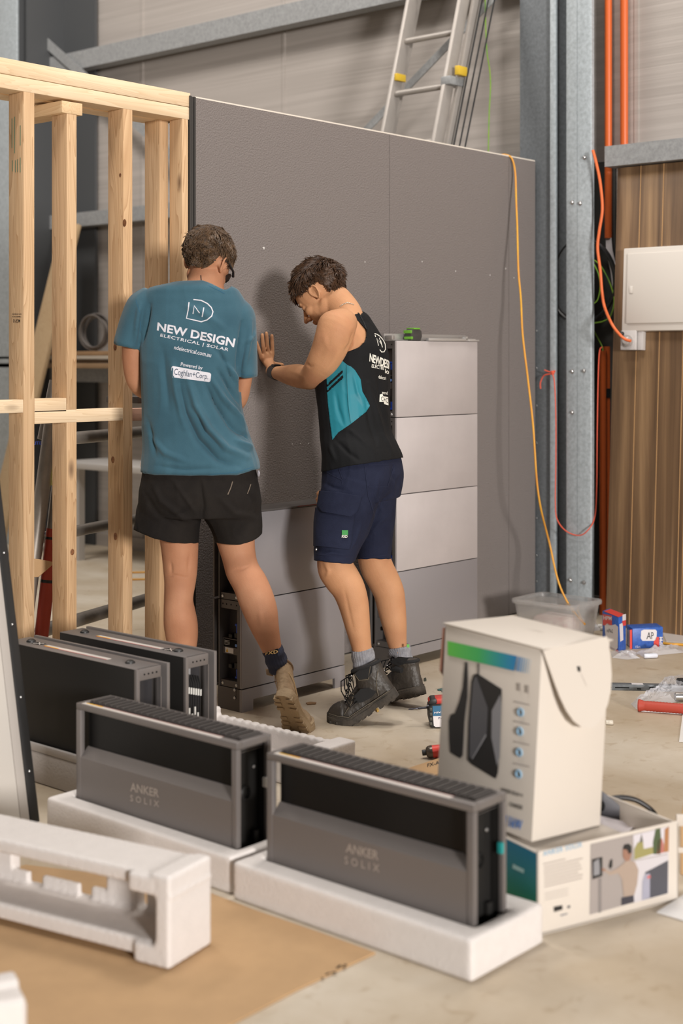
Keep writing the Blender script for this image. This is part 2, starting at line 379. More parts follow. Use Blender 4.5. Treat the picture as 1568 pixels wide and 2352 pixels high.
part('nogging', MB().box(s3b+.001, ony(405, 600, YF).x, YF+.02, YF+.065, zC0-.005, zC1-.005, .0012), mat('treated_pine', (190, 152, 132), .7, var=.1, stretch=(2, 20, 20)), fr, 'pinkish treated nogging')
# grade stamp and pencil marks on the left stud, knots
b = MB(); sx = s1a-.0008
def onS(xx): return lambda u, v: onx(u, v, xx)
for (t, q) in (('MGP10', ((46, 733), (30, 733), (30, 741), (46, 741))), ('TIMBER 90 35', ((49, 726), (28, 726), (28, 729), (49, 729))), ('KD F5 UNTREATED', ((49, 720), (28, 720), (28, 723), (49, 723)))):
    textq(b, t, q, onS(sx), .004)
part('grade_stamp', b, M['ink'], fr)
b = MB()
for (u, v0, v1) in ((27, 272, 340), (33, 268, 352), (46, 288, 334), (28, 368, 394), (35, 368, 396), (40, 366, 395), (46, 362, 396)):
    b.prism([onS(sx)(u, v0), onS(sx)(u+1.2, v0), onS(sx)(u+1.2, v1), onS(sx)(u, v1)], (-.0005, 0, 0))
part('pencil_marks', b, M['inkg'], fr)
for (u, v, r, pf, ax) in ((286, 512, .011, lambda u, v: onx(u, v, s3a-.0006), 0), (340, 565, .012, None, 0), (246+13, 1056+0, .010, lambda u, v: onx(u, v, s3a-.0006), 0), (265, 1232, .011, lambda u, v: onx(u, v, s3a-.0006), 0), (264, 770+27, .010, lambda u, v: onx(u, v, s3a-.0006), 0), (166, 1268, .009, lambda u, v: ony(u, v, YF-.0006), 1), (276, 402, .006, lambda u, v: onx(u, v, s3a-.0006), 0)):
    if pf is None: continue
    q = pf(u, v); b = MB(); b.ell(q, r if ax else .0015, .0015 if ax else r, r*1.35, seg=12); part('knot', b, M['knot'], fr)

# ================================================================ CHARCOAL WALL
def charcoal():
    m = mat('charcoal_cladding', (120, 113, 110), .62, bump=1.0, bscale=140, detail=5); return m
M['char'] = charcoal(); M['chtrim'] = mat('charcoal_channel', (74, 72, 70), .35, .5); M['edge'] = mat('raw_board_edge', (220, 212, 200), .8); M['seam'] = mat('panel_joint', (46, 43, 41), .8); M['dust'] = mat('white_dust', (225, 222, 218), .9)
wl = thing('partition_wall', (5.2, YF, 0), 'textured charcoal clad wall the two workers push against', 'wall')
x0 = ony(448, 300, YF).x; x1 = ony(894, 400, YF).x; x2 = ony(1168, 500, YF).x; x3 = 6.45
ztw = ony(440, 223, YF).z
for a, c in ((x0, x1-.0015), (x1+.0015, x2-.0015), (x2+.0025, x3)):
    part('panel', MB().box(a, c, YF, YF+.012, .008, ztw), M['char'], wl)
part('top_edge', MB().box(x0, x3, YF+.001, YF+.02, ztw, ztw+.006), M['edge'], wl, 'pale raw edge along the top')
part('stud_backing', MB().box(x0-.04, x3, YF+.0125, YF+.10, 0, ztw-.002), M['seam'], wl)
b = MB(); xt = x0-.034
b.box(xt, xt+.010, YF-.006, YF+.03, 0, ztw+.004, .001); b.box(xt+.013, xt+.022, YF-.003, YF+.03, 0, ztw+.002, .001); b.box(xt+.025, x0, YF-.005, YF+.012, 0, ztw+.003, .001)
part('edge_channel', b, M['chtrim'], wl)
random.seed(3)
for (u, v, s) in ((606, 570, 4), (733, 592, 2.5), (838, 602, 2.5), (969, 601, 2.5), (1046, 623, 2.5), (1125, 632, 2.5), (1161, 617, 3), (1180, 638, 2.5), (671, 1020, 2), (690, 1019, 2), (708, 1019, 2.4)):
    q = ony(u, v, YF-.0008); b = MB(); b.ell(q, s*.0009, .0008, s*.0016, seg=8)
    if s == 4: b.ell(q+V3((-.005, 0, .001)), .005, .0008, .0012, seg=8)
    part('fixing_hole', b, M['dust'], wl)
# ================================================================ BATTERY CABINETS AGAINST THE WALL
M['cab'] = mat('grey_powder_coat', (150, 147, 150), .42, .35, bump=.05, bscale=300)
M['cabl'] = mat('pale_grey_coat', (196, 190, 190), .40, .25, var=.05, vscale=5)  # lighter tone for the upper modules of the tall stack
M['frame'] = mat('dark_grey_metal', (96, 92, 90), .45, .4); M['blk'] = mat('black_plastic', (28, 28, 28), .45); M['blkm'] = mat('matt_black', (20, 20, 20), .8, spec=.2)
M['blue'] = mat('blue_plug', (20, 74, 190), .4); M['wht'] = mat('white_print', (226, 224, 220), .7); M['yel'] = mat('yellow_print', (226, 178, 40), .6); M['red'] = mat('red_print', (188, 52, 52), .6)
YC = 3.865; MH = .336; MW = .597; BH = .088; DEP = .152
def module(front, label, loc, group='stacked battery modules against the charcoal wall', long=False):
    t = thing('battery_module', loc, label, 'battery', group)
    X, Y, Z = loc; D = DEP
    part('housing', MB().box(X+.05, X+MW-.004, Y+.012, Y+D-.03, Z+.001, Z+MH-.002, .002), M['frame'], t)
    part('front_cover', MB().box(X, X+MW, Y, Y+.0118, Z+.0015, Z+MH-.0015, .0025), front, t)
    b = MB()
    b.box(X+.002, X+.05, Y+.0125, Y+D-.035, Z+.001, Z+.025); b.box(X+.002, X+.05, Y+.0125, Y+D-.035, Z+MH-.035, Z+MH-.002)
    b.box(X+.010, X+.05, Y+.0125, Y+D-.035, Z+.125, Z+.185); b.box(X+.001, X+.05, Y+.0125, Y+.026, Z+.001, Z+MH-.002)
    part('side_frame', b, M['frame'], t)
    b = MB(); b.box(X-.004, X+.05, Y+D-.034, Y+D-.029, Z+.001, Z+MH-.002); b.box(X-.006, X+MW, Y+D-.008, Y+D, Z+.004, Z+MH-.004, .001); part('back_plate', b, M['frame'], t)
    for zz in (.185, .07):
        b = MB(); b.box(X+.018, X+.045, Y+.035, Y+.060, Z+zz, Z+zz+.022, .002); b.box(X+.014, X+.045, Y+.068, Y+.088, Z+zz, Z+zz+.016, .002)
        c = part('connector', b, M['blk'], t)
        b = MB(); z2 = Z+zz+(.022 if zz > .1 else -.002); dz = 1 if zz > .1 else -1
        b.box(X+.020, X+.036, Y+.040, Y+.052, min(z2, z2+dz*.03), max(z2, z2+dz*.03), .002); b.box(X+.018, X+.038, Y+.036, Y+.056, min(z2+dz*.028, z2+dz*.036), max(z2+dz*.028, z2+dz*.036), .001)
        me = b.mesh('plug', M['blue'], wbase(c)); o = link('plug', me, None, c); o['label'] = 'blue plug'
    b = MB()
    for yy in (.03, .06, .085, .105): b.lathe((X+.002, Y+yy, Z+MH-.018), (-1, 0, 0), [(.0032, 0), (.0032, .0006)], 8)
    psplit('vent_hole', b, M['blkm'], t)
    b = MB()
    for yy in (.03, .105): b.lathe((X+.002, Y+yy, Z+.012), (-1, 0, 0), [(.006, 0), (.006, .002), (.004, .004)], 8)
    psplit('screw', b, M['steel'], t)
    b = MB(); b.mi = 0; b.box(X+.0092, X+.0098, Y+.032, Y+.108, Z+.152, Z+.182); b.mi = 1; b.box(X+.0092, X+.0098, Y+.055, Y+.100, Z+.129, Z+.149)
    b.mi = 2; b.prism([(X+.009, Y+.095, Z+.132), (X+.009, Y+.083, Z+.132), (X+.009, Y+.089, Z+.146)], (-.0005, 0, 0))
    b.mi = 1
    for k in range(4): b.box(X+.0086, X+.0091, Y+.075, Y+.104, Z+.160+k*.005, Z+.1612+k*.005)
    b.mi = 3; b.lathe((X+.0092, Y+.040, Z+.162), (-1, 0, 0), [(.006, 0), (.006, .0008)], 12)
    part('rating_label', b, [M['blkm'], M['wht'], M['yel'], mat('blue_dot', (110, 150, 220), .5)], t)
    return t
def cab_base(x, y, label, front):
    t = thing('cabinet_base', (x, y, 0), label, 'cabinet base', 'cabinet plinths')
    b = MB(); b.prism([(x, y, 0), (x+.062, y, 0), (x+.062, y, .042), (x+MW-.062, y, .042), (x+MW-.062, y, 0), (x+MW, y, 0), (x+MW, y, BH-.002), (x, y, BH-.002)], (0, .012, 0)); part('front_skirt', b, front, t)
    b = MB(); b.prism([(x+.001, y+.0125, 0), (x+.001, y+DEP-.02, 0), (x+.001, y+DEP-.02, BH-.002), (x+.001, y+.0125, BH-.002)], (.012, 0, 0)); b.box(x+.02, x+MW-.01, y+.02, y+DEP-.02, .045, BH-.004)
    b.box(x+.0, x+.0045, y+.03, y+.045, BH-.03, BH-.002, .001); part('side_plate', b, M['frame'], t)
    b = MB()
    for k in (0, 1): b.lathe((x-.0005, y+.0375, BH-.010-k*.03+.004), (-1, 0, 0), [(.006, 0), (.006, .002), (.004, .004)], 8)
    psplit('screw', b, M['steel'], t)
    return t
xl = ony(555, 1645, YC).x; xr = ony(915, 1535, YC+.02).x
YR = YC+.03
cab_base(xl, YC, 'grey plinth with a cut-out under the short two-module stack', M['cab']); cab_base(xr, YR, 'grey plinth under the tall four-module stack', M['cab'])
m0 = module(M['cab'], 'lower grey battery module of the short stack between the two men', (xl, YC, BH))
def dupmod(x, y, k, label, front=None):
    c = copy_tree(m0); c.location = (x, y, BH+MH*k); c['label'] = label
    if front:
        for o in c.children:
            if o.name.startswith('front_cover'):
                o.data = o.data.copy(); o.data.materials[0] = front
    return c
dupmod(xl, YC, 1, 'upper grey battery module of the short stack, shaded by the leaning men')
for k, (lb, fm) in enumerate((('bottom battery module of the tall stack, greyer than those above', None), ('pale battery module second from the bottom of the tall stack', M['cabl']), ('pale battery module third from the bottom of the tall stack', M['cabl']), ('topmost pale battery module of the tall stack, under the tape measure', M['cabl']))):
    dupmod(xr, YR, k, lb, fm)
ztl = BH+2*MH; ztr = BH+4*MH
# power unit lid on the short stack
b = MB(); b.box(xl-.004, xl+MW+.004, YC-.012, YC+DEP-.02, ztl+.001, ztl+.008, .001); b.mi = 1; b.box(xl+.30, xl+MW-.06, YC-.0125, YC-.0118, ztl+.004, ztl+.0075)
single('cover_plate', b, [M['frame'], mat('dull_red', (110, 52, 46), .6)], 'dark lipped cover plate on top of the short stack', 'cover plate')

# things lying on the tall stack
b = MB(); q0 = V3((xr-.015, YR+.06, ztr+.001)); b.box(q0.x, q0.x+.60, q0.y+.0, q0.y+.003, ztr, ztr+.030, .0008); b.box(q0.x, q0.x+.60, q0.y-.03, q0.y+.001, ztr, ztr+.003, .0008)
b.box(q0.x, q0.x+.02, q0.y-.045, q0.y-.01, ztr+.003, ztr+.022, .001)
b.lathe((q0.x+.16, q0.y-.004, ztr+.016), (0, 1, 0), [(.010, 0), (.010, .003)], 12)
single('mounting_bracket', b, mat('zinc_bracket', (176, 174, 172), .4, .7), 'long silver mounting bracket lying on the tall stack', 'bracket')
b = MB()
b.box(xr+.22, xr+.575, YR-.005, YR+.012, ztr, ztr+.012, .001); b.box(xr+.52, xr+.60, YR-.008, YR+.004, ztr, ztr+.008, .001); b.box(xr+.50, xr+.515, YR-.005, YR+.015, ztr+.008, ztr+.022, .001)
single('sliding_rail', b, mat('rail_metal', (190, 188, 186), .4, .6), 'short bright rail on the tall stack right of the tape measure', 'rail')
tp = thing('tape_measure', (xr+.155, YR+.03, ztr), 'black and green tape measure on the tall stack', 'tape measure')
b = MB(); b.prism([(xr+.115, YR+.012, ztr), (xr+.185, YR+.012, ztr), (xr+.195, YR+.012, ztr+.02), (xr+.190, YR+.012, ztr+.045), (xr+.170, YR+.012, ztr+.055), (xr+.135, YR+.012, ztr+.055), (xr+.113, YR+.012, ztr+.042)], (0, .035, 0), .003); part('case', b, mat('dark_rubber', (62, 60, 58), .6), tp)
gm = mat('lime_green', (104, 164, 52), .5)
b = MB(); b.box(xr+.112, xr+.125, YR+.008, YR+.05, ztr+.006, ztr+.018, .002); b.box(xr+.13, xr+.175, YR+.008, YR+.05, ztr+.050, ztr+.057, .001); b.box(xr+.108, xr+.118, YR+.008, YR+.05, ztr+.032, ztr+.046, .002); part('rubber_grip', b, gm, tp, 'lime green rubber grip')

# ================================================================ UNITS IN THE FOREGROUND
M['unit'] = mat('warm_grey_coat', (122, 117, 115), .45, .35, bump=.04, bscale=300); M['unitd'] = mat('near_black_metal', (34, 33, 32), .55, .1, spec=.3)
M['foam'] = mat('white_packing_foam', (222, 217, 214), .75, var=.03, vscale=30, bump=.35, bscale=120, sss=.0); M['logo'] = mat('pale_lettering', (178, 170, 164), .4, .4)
M['film'] = mat('gloss_label', (222, 216, 210), .25); M['silver'] = mat('white_clip', (226, 226, 222), .4)
M['glossb'] = mat('glossy_black_window', (16, 16, 16), .35, spec=.2)
LET = [(('ANKER', ((299, 1817), (365, 1832), (365, 1813), (299, 1797)), .02, 1), ('SOLIX', ((299, 1840), (365, 1854), (365, 1840), (299, 1825)), .012, 1.7)),
       (('ANKER', ((793, 1957), (869, 1976), (869, 1955), (795, 1936)), .02, 1), ('SOLIX', ((791, 1984), (871, 2004), (871, 1986), (791, 1966)), .012, 1.7))]
def solix(x, y0, y1, z0, z1, label, seed):
    """long unit, narrow end towards the lens: grey lower front with lettering, black window above, fins on top"""
    th = .128; t = thing('inverter_unit', (x+th/2, (y0+y1)/2, z0), label, 'power unit', 'lettered power units in foam trays')
    L_ = y1-y0; zw = z0+(z1-z0)*.55
    fr_ = .020
    b = MB()
    for yy in (y0, y1-fr_): b.box(x, x+fr_*.8, yy, yy+fr_, z0, z1-.018, .002); b.box(x+th-.014, x+th, yy, yy+fr_*.7, z0, z1-.018, .002)
    b.box(x, x+.022, y0, y1, z1-.018, z1, .002); b.box(x+th-.014, x+th, y0, y1, z1-.018, z1, .002); b.box(x+.022, x+th-.014, y0, y0+.016, z1-.018, z1, .002); b.box(x+.022, x+th-.014, y1-.016, y1, z1-.018, z1, .002)
    part('frame', b, M['unit'], t)
    b = MB(); b.prism([(x+.001, 0, z0+.004), (x+.001, 0, zw-.006), (x+.026, 0, zw+.022), (x+.034, 0, zw+.022), (x+.034, 0, z0+.004)], (0, L_-2*fr_-.001, 0), 0)
    for v in b.bm.verts: v.co.y += y0+fr_+.0005
    part('front_panel', b, M['unit'], t)
    part('window', MB().box(x+.030, x+.036, y0+fr_, y1-fr_, zw+.015, z1-.018), M['glossb'], t)
    part('back_plate', MB().box(x+th-.012, x+th-.009, y0+.005, y1-.005, z0, z1-.019), M['unitd'], t)
    part('core', MB().box(x+.038, x+th-.016, y0+.045, y1-.045, z0+.004, z1-.035), M['blkm'], t)
    b = MB(); n = 72
    for k in range(n):
        yy = y0+.020+(L_-.045)*k/(n-1); b.box(x+.036, x+th-.012, yy, yy+.0035, z1-.034, z1+(.004 if k % 3 else .001))
    b.box(x+.034, x+th-.014, y0+.02, y1-.02, z1-.036, z1-.030)
    part('cooling_fins', b, mat('fin_metal', (104, 100, 98), .5, .5), t)
    b = MB()
    b.box(x+.004, x+.019, y0+.07, y1-.02, z1, z1+.0006); b.mi = 1; b.box(x+.0195, x+.0205, y0+.07, y1-.06, z1, z1+.0007); b.mi = 2; b.box(x+.013, x+.018, y1-.10, y1-.03, z1+.0006, z1+.001)
    part('warning_strip', b, [M['film'], M['red'], M['yel']], t)
    # recessed end towards the camera
    b = MB(); b.box(x+.024, x+th-.016, y0+.035, y0+.044, z0+.01, z1-.02); b.lathe((x+.062, y0+.036, z0+.55*(z1-z0)), (0, -1, 0), [(.020, 0), (.020, .006), (.014, .010), (.013, .003)], 20)
    b.box(x+.085, x+.105, y0+.02, y0+.036, z0+.03, z0+.08, .003)
    part('end_recess', b, M['unitd'], t)
    b = MB(); b.ell((x+.095, y0+.032, z0+.74*(z1-z0)), .005, .003, .005, seg=8); part('bolt', b, M['steel'], t)
    cm = [mat('clip_white', (230, 228, 220), .4), mat('clip_green', (40, 190, 96), .4)][seed]
    c2 = [mat('clip_white2', (236, 236, 232), .4), mat('clip_teal', (40, 150, 150), .4)][seed]
    b = MB(); b.ell((x+.022, y0+.018, z0+.42*(z1-z0)), .006, .005, .009, seg=10); part('status_tab', b, cm, t, ('white tab', 'bright green tab')[seed])
    b = MB(); b.box(x+th-.022, x+th-.012, y0-.002, y0+.012, z0+.58*(z1-z0), z0+.66*(z1-z0), .002); part('side_clip', b, c2, t, ('white clip', 'teal clip')[seed])
    b = MB(); b.box(x+th-.022, x+th-.012, y0-.002, y0+.012, z0+.03, z0+.05, .002); part('side_clip', b, cm if not seed else M['silver'], t)
    for (wd, qd, bo, sp_) in LET[seed]:
        b = MB(); textq(b, wd, qd, lambda u, v: onx(u, v, x+.0003), bo, sp_); part('lettering', b, M['logo'], t)
    return t
z0u, z1u = .032, ong(1089, 1848, .36).z
xu = 2.568
solix(xu, 1.862, 2.503, z0u, .360, 'nearest dark grey power unit with lettering and a green tab at its end', 1)
solix(xu+.005, 2.615, 3.272, z0u, .362, 'lettered dark grey power unit behind and left of the nearest one', 0)
def tray(x0, x1, y0, y1, h, label, slot, wall=.04, group='white foam trays'):
    """foam block with a slot the unit stands in"""
    sx0, sx1, sy0, sy1 = slot; b = MB(); fl = .028
    b.box(x0, x1, y0, y1, 0, fl, .006)
    b.box(x0, sx0, y0, y1, fl*.6, h, .008); b.box(sx1, x1, y0, y1, fl*.6, h, .008); b.box(sx0-.01, sx1+.01, y0, sy0, fl*.6, h, .008); b.box(sx0-.01, sx1+.01, sy1, y1, fl*.6, h, .008)
    o = single('foam_tray', b, M['foam'], label, 'foam packaging', group); md = o.modifiers.new('r', 'REMESH'); md.mode = 'VOXEL'; md.voxel_size = .006; md.use_smooth_shade = True
    s_ = o.modifiers.new('s', 'SMOOTH'); s_.iterations = 2; return o
tray(2.495, 2.778, 1.815, 2.552, .094, 'thick white foam tray holding the nearest lettered unit', (xu-.004, xu+.134, 1.856, 2.510))
tray(2.51, 2.79, 2.572, 3.33, .094, 'white foam tray under the second lettered unit', (xu+.001, xu+.139, 2.608, 3.28))
# the two plain modules standing on their foam at the left
def backmod(x, y0, y1, z0, z1, label, kind):
    th = .128; t = thing('battery_module', (x+th/2, (y0+y1)/2, z0), label, 'battery', 'plain modules standing behind the lettered units')
    part('back_cover', MB().box(x, x+.006, y0+.012, y1, z0, z1-.001, .001), M['unitd'], t)
    part('housing', MB().box(x+.007, x+.080, y0+.05, y1-.01, z0, z1-.012), M['blkm'], t)
    part('lid', MB().box(x+.0, x+.098, y0+.012, y1, z1-.0009, z1+.001, .0005), M['unit'], t)
    b = MB(); b.box(x-.0005, x+.012, y0, y0+.012, z0, z1, .001); b.box(x+.0125, x+.096, y0+.001, y0+.008, z1-.035, z1, .001); b.box(x+.094, x+.097, y0, y0+.012, z0, z1-.035); part('end_frame', b, M['unit'], t)
    b = MB(); b.box(x+.116, x+.128, y0-.004, y1+.005, z0, z1+.003, .0015); part('front_cover', b, M['unit'], t)
    part('end_wall', MB().box(x+.0125, x+.093, y0+.040, y0+.048, z0, z1-.037), mat('brushed_wall', (70, 70, 74), .35, .6), t)
    b = MB()
    for yy in (y0+.09, y1-.07): b.lathe((x+.05, yy, z1+.001), (0, 0, 1), [(.016, 0), (.015, .004), (.008, .009), (.004, .009)], 14)
    psplit('top_screw', b, M['blk'], t)
    b = MB(); ya_ = y0+(.18 if kind == 0 else .16); yb_ = y1-(.16 if kind == 0 else .15)
    b.box(x+.034, x+.052, ya_, yb_, z1+.001, z1+.0016); b.mi = 1; b.box(x+.032, x+.0338, ya_, yb_, z1+.001, z1+.0017); b.mi = 2; b.box(x+.0345, x+.040, yb_-.07, yb_, z1+.0017, z1+.002)
    part('warning_strip', b, [M['film'], M['red'], M['yel']], t)
    b = MB(); yw = (y1-.115) if kind == 0 else y0+.125
    b.box(x+.033, x+.060, yw-.022, yw+.022, z1+.001, z1+.0014); b.mi = 1
    b.obox((x+.036, yw-.016, z1+.0015), (.022, .030, 0), (.003, -.002, 0), (0, 0, .0003)); b.obox((x+.056, yw-.016, z1+.0015), (-.022, .030, 0), (.003, .002, 0), (0, 0, .0003))
    part('pictogram_label', b, [M['blkm'], M['film']], t)
    b = MB()
    for k in range(4): b.lathe((x+.03+k*.016, y0+.0008, z1-.018), (0, -1, 0), [(.003, 0), (.003, .0008)], 8)
    psplit('vent_hole', b, M['blkm'], t)
    if kind == 0:
        for (xx, zz, hh) in ((x+.036, z0+.115, .04), (x+.064, z0+.122, .045)):
            b = MB(); b.lathe((xx, y0+.028, zz), (0, 0, 1), [(.010, 0), (.010, hh*.75)], 12); c = part('connector', b, M['blk'], t)
            b = MB(); b.lathe((xx, y0+.024, zz+(.0 if xx < x+.05 else hh*.8)), (0, 0, 1), [(.009, .0), (.009, hh*.2), (.013, hh*.2), (.013, hh*.34)] if xx > x+.05 else [(.009, 0), (.009, hh), (.014, hh), (.014, hh*1.15)], 12)
            me = b.mesh('plug', M['blue'], wbase(c)); o = link('plug', me, None, c); o['label'] = 'blue plug'
    else:
        b = MB()
        for k in range(7): b.tube([(x+.018+k*.010, y0+.030, z0+.02), (x+.018+k*.010, y0+.022, z0+.05), (x+.018+k*.010, y0+.020, z1-.10-k*.003+.02), (x+.018+k*.010, y0+.030, z1-.075-k*.003+.02)], .0030, 6)
        psplit('cable', b, mat('black_cable', (30, 30, 31), .3), t)
        b = MB()
        for k in range(7): b.box(x+.015+k*.010, x+.020+k*.010, y0+.015, y0+.018, z1-.115-k*.003, z1-.095-k*.003)
        for k in range(5): b.box(x+.015+k*.012, x+.020+k*.012, y0+.015, y0+.018, z0+.10+(k % 2)*.02, z0+.125+(k % 2)*.02)
        psplit('terminal', b, M['silver'], t)
        b = MB(); b.box(x+.014, x+.05, y0+.034, y0+.038, z1-.075, z1-.045); part('label_plate', b, mat('grey_label', (150, 150, 152), .5), t)
    return t
zc = ong(312, 1541, .424).z
backmod(2.782, 3.250, 3.905, .118, .424, 'dark plain module at the left on a foam block, blue plugs at its end', 0)
backmod(2.990, 3.262, 3.890, .118, .426, 'dark plain module behind the other, a row of black cables at its end', 1)
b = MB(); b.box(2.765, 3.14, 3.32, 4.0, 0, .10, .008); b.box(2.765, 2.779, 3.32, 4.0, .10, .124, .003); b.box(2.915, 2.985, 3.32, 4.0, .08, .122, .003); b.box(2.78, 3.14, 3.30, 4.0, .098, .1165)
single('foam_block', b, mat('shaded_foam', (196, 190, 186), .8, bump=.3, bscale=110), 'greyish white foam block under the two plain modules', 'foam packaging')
# foam cover lying behind the units
xe = 3.49
b = MB(); b.box(3.27, xe, 3.0, 3.66, 0, .028, .004); b.box(xe-.035, xe, 3.0, 3.66, .02, .100, .006); b.box(3.27, 3.30, 3.0, 3.66, .02, .085, .006); b.box(3.28, xe, 3.0, 3.05, .02, .085, .006); b.box(3.28, xe, 3.62, 3.66, .02, .10, .006)
b.box(xe-.13, xe+.002, 3.0, 3.075, .02, .118, .006); b.box(xe-.09, xe, 3.62, 3.665, .02, .128, .008)
for k in range(14): b.box(xe-.034, xe-.004, 3.10+k*.037, 3.12+k*.037, .09, .103)
o = single('foam_tray', b, M['foam'], 'empty white foam tray lying behind the units beside the tan boot', 'foam packaging', 'white foam trays'); md = o.modifiers.new('r', 'REMESH'); md.mode = 'VOXEL'; md.voxel_size = .006; md.use_smooth_shade = True

# end-cap foam piece in front at the left, lying on the cardboard
A = ong(388, 2230, .006); Lh = (ong(0, 2128, .006)-A).normalized(); Bh = V3((-Lh.y, Lh.x, 0)) if V3((-Lh.y, Lh.x, 0)).x > 0 else V3((Lh.y, -Lh.x, 0))
def lb(b, a0, a1, b0, b1, z0, z1, bev=.005): b.obox(A+Lh*a0+Bh*b0+UP*z0, Lh*(a1-a0), Bh*(b1-b0), UP*(z1-z0), bev)
b = MB(); T = .205; LL = .95; Wd = .165; W0 = Wd-.035
lb(b, .055, LL, .01, Wd, .012, .050); b.rings([[A+Lh*a_+Bh*bb+UP*z for bb, z in ((.05, .045), (W0+.005, .045), (W0+.005, .053))] for a_ in (.06, LL-.01)]); lb(b, .055, LL, .018, Wd, .165, T-.006); lb(b, 0, .075, .012, Wd, .0, .048)
lb(b, .0, .040, 0, Wd, .0, T); lb(b, -.004, .048, .0, Wd, .155, .163); lb(b, .0, .045, 0, Wd, 0, .055); lb(b, .035, .10, .0, Wd, .0, .045); lb(b, .018, .055, .0, Wd-.01, T-.012, T)
lb(b, .04, .115, .0, Wd, .155, T-.008)
# back web with the openings
for (a0, a1, zz0, zz1) in ((.04, LL, .02, .054), (.04, .163, .02, .19), (.04, LL, .127, .19), (.191, .282, .02, .19), (.578, LL, .02, .19), (.282, .328, .05, .083), (.365, .482, .05, .081), (.525, .578, .05, .081)): lb(b, a0, a1, W0, W0+(.035 if zz1-zz0 > .09 else .016), zz0, zz1, .003)
lb(b, .163, .191, W0-.004, Wd, .05, .058, 0)
o = single('foam_end_cap', b, M['foam'], 'large white moulded foam piece with cut-outs lying on the cardboard', 'foam packaging'); md = o.modifiers.new('r', 'REMESH'); md.mode = 'VOXEL'; md.voxel_size = .005; md.use_smooth_shade = True
s_ = o.modifiers.new('s', 'SMOOTH'); s_.iterations = 2
# foam piece cut by the lower left corner
C1 = P(62, 2292, 2.62); C1g = V3((C1.x, C1.y, 0)); d1 = (FW*.9-RT*.42).normalized(); d2 = -RT*.9-FW*.42
zt1 = C1.z
b = MB(); b.obox(C1g, d1*.13, d2.normalized()*.5, UP*zt1, .008); b.obox(C1g+d1*.05+UP*.0, d1*.05, -d2.normalized()*.012, UP*(zt1-.03), .004)
b.obox(C1g+d1*.06-d2.normalized()*.0+UP*(zt1-.02), d1*.05, d2.normalized()*.4, UP*.03, .006)
o = single('foam_corner', b, M['foam'], 'white foam block cut off by the lower left corner', 'foam packaging'); md = o.modifiers.new('r', 'REMESH'); md.mode = 'VOXEL'; md.voxel_size = .006; md.use_smooth_shade = True
# cardboard sheet on the floor
M['card'] = mat('brown_cardboard', (188, 154, 114), .8, var=.07, vscale=6, stretch=(1, 1, 1), bump=.15, bscale=30); M['carde'] = mat('cardboard_edge', (150, 112, 74), .85)
b = MB(); pts = [ong(u, v, 0) for u, v in ((862, 2192), (680, 2278), (520, 2362), (300, 2480), (-250, 2700), (-500, 2100), (60, 1990), (300, 2020), (475, 2052), (590, 2096), (740, 2148))]
b.prism([p+UP*.001 for p in pts], (0, 0, .004)); single('cardboard_sheet', b, M['card'], 'flat brown cardboard sheet on the floor under the moulded foam', 'cardboard')
b = MB(); q = ong(775, 2232, .0055)
for k in range(9): b.ell(ong(742+k*6.5+random.uniform(-3, 3), 2246-k*4+random.uniform(-4, 4), .0055), random.uniform(.002, .006), random.uniform(.002, .005), .0006, seg=8)
single('dirt_smudge', b, M['blkm'], 'small dark smudge at the right edge of the cardboard sheet', 'smudge')
# leaning white panel with black border at the far left
e0 = ong(92, 1889, 0); e1 = P(-5, 1060, 4.33); ed = (e1-e0); lx = V3((-1, 0, 0)); n_ = lx.cross(ed).normalized()
if n_.y > 0: n_ = -n_
pn = thing('white_board', e0, 'white leaning board with a black border at the left edge', 'board')
ed2 = ed*1.45; zz0 = ed.normalized()
b = MB(); b.obox(e0+zz0*.003, lx*.032, ed2, -n_*.022, .002); part('border', b, M['blk'], pn, 'black border')
b = MB(); b.obox(e0+lx*.034+zz0*.003, lx*.030, ed2, -n_*.02, .002); part('inner_trim', b, mat('grey_trim', (176, 170, 164), .6), pn)
b = MB(); b.obox(e0+lx*.065+zz0*.003, lx*.6, ed2, -n_*.018, .003); part('face_sheet', b, mat('white_sheet', (204, 199, 192), .5), pn)
b = MB()
for k in range(5): b.ell(e0+lx*.017+ed*(.14+.2*k)+n_*.0005, .0035, .0035, .0035, seg=8)
psplit('rivet', b, M['steel'], pn)
# ================================================================ BESIDE THE COLUMN
def tubewalk(pxs, f, r, n=8, sub=6):
    """smooth cable through measured points; f maps a point to a place"""
    P_ = [f(*p) for p in pxs]; out = []
    for i in range(len(P_)-1):
        p0, p1, p2, p3 = P_[max(i-1, 0)], P_[i], P_[i+1], P_[min(i+2, len(P_)-1)]
        for k in range(sub):
            t = k/sub; out.append(.5*((2*p1)+(p2-p0)*t+(2*p0-5*p1+4*p2-p3)*t*t+(3*p1-p0-3*p2+p3)*t**3))
    out.append(P_[-1]); b = MB(); b.tube(out, r, n); return b
M['conduit'] = mat('orange_conduit', (206, 98, 44), .38); M['ocord'] = mat('orange_cord', (226, 112, 60), .5); M['ycord'] = mat('yellow_orange_cord', (222, 168, 50), .5, col2=(216, 146, 64), vscale=9)
M['gcord'] = mat('green_yellow_wire', (140, 176, 44), .5, col2=(96, 150, 70), vscale=14); M['bcord'] = mat('black_rubber_cable', (34, 34, 35), .4)
def vtube(u, v0, v1, x, rpx, name, label, cat, m, group=None):
    a = onx(u, v0, x); c = onx(u, v1, x); Y = (a-CO).dot(FW); r = rpx*Y/F; c.y = a.y
    b = MB(); b.lathe(a, c-a, [(r, 0), (r, (c-a).length)], 18); return single(name, b, m, label, cat, group)
xcw = 6.575
vtube(1396.5, -60, 547, xcw, 8.5, 'orange_conduit', 'left orange conduit coming down beside the column and cut off above the cables', 'pipe', M['conduit'], 'orange conduits')
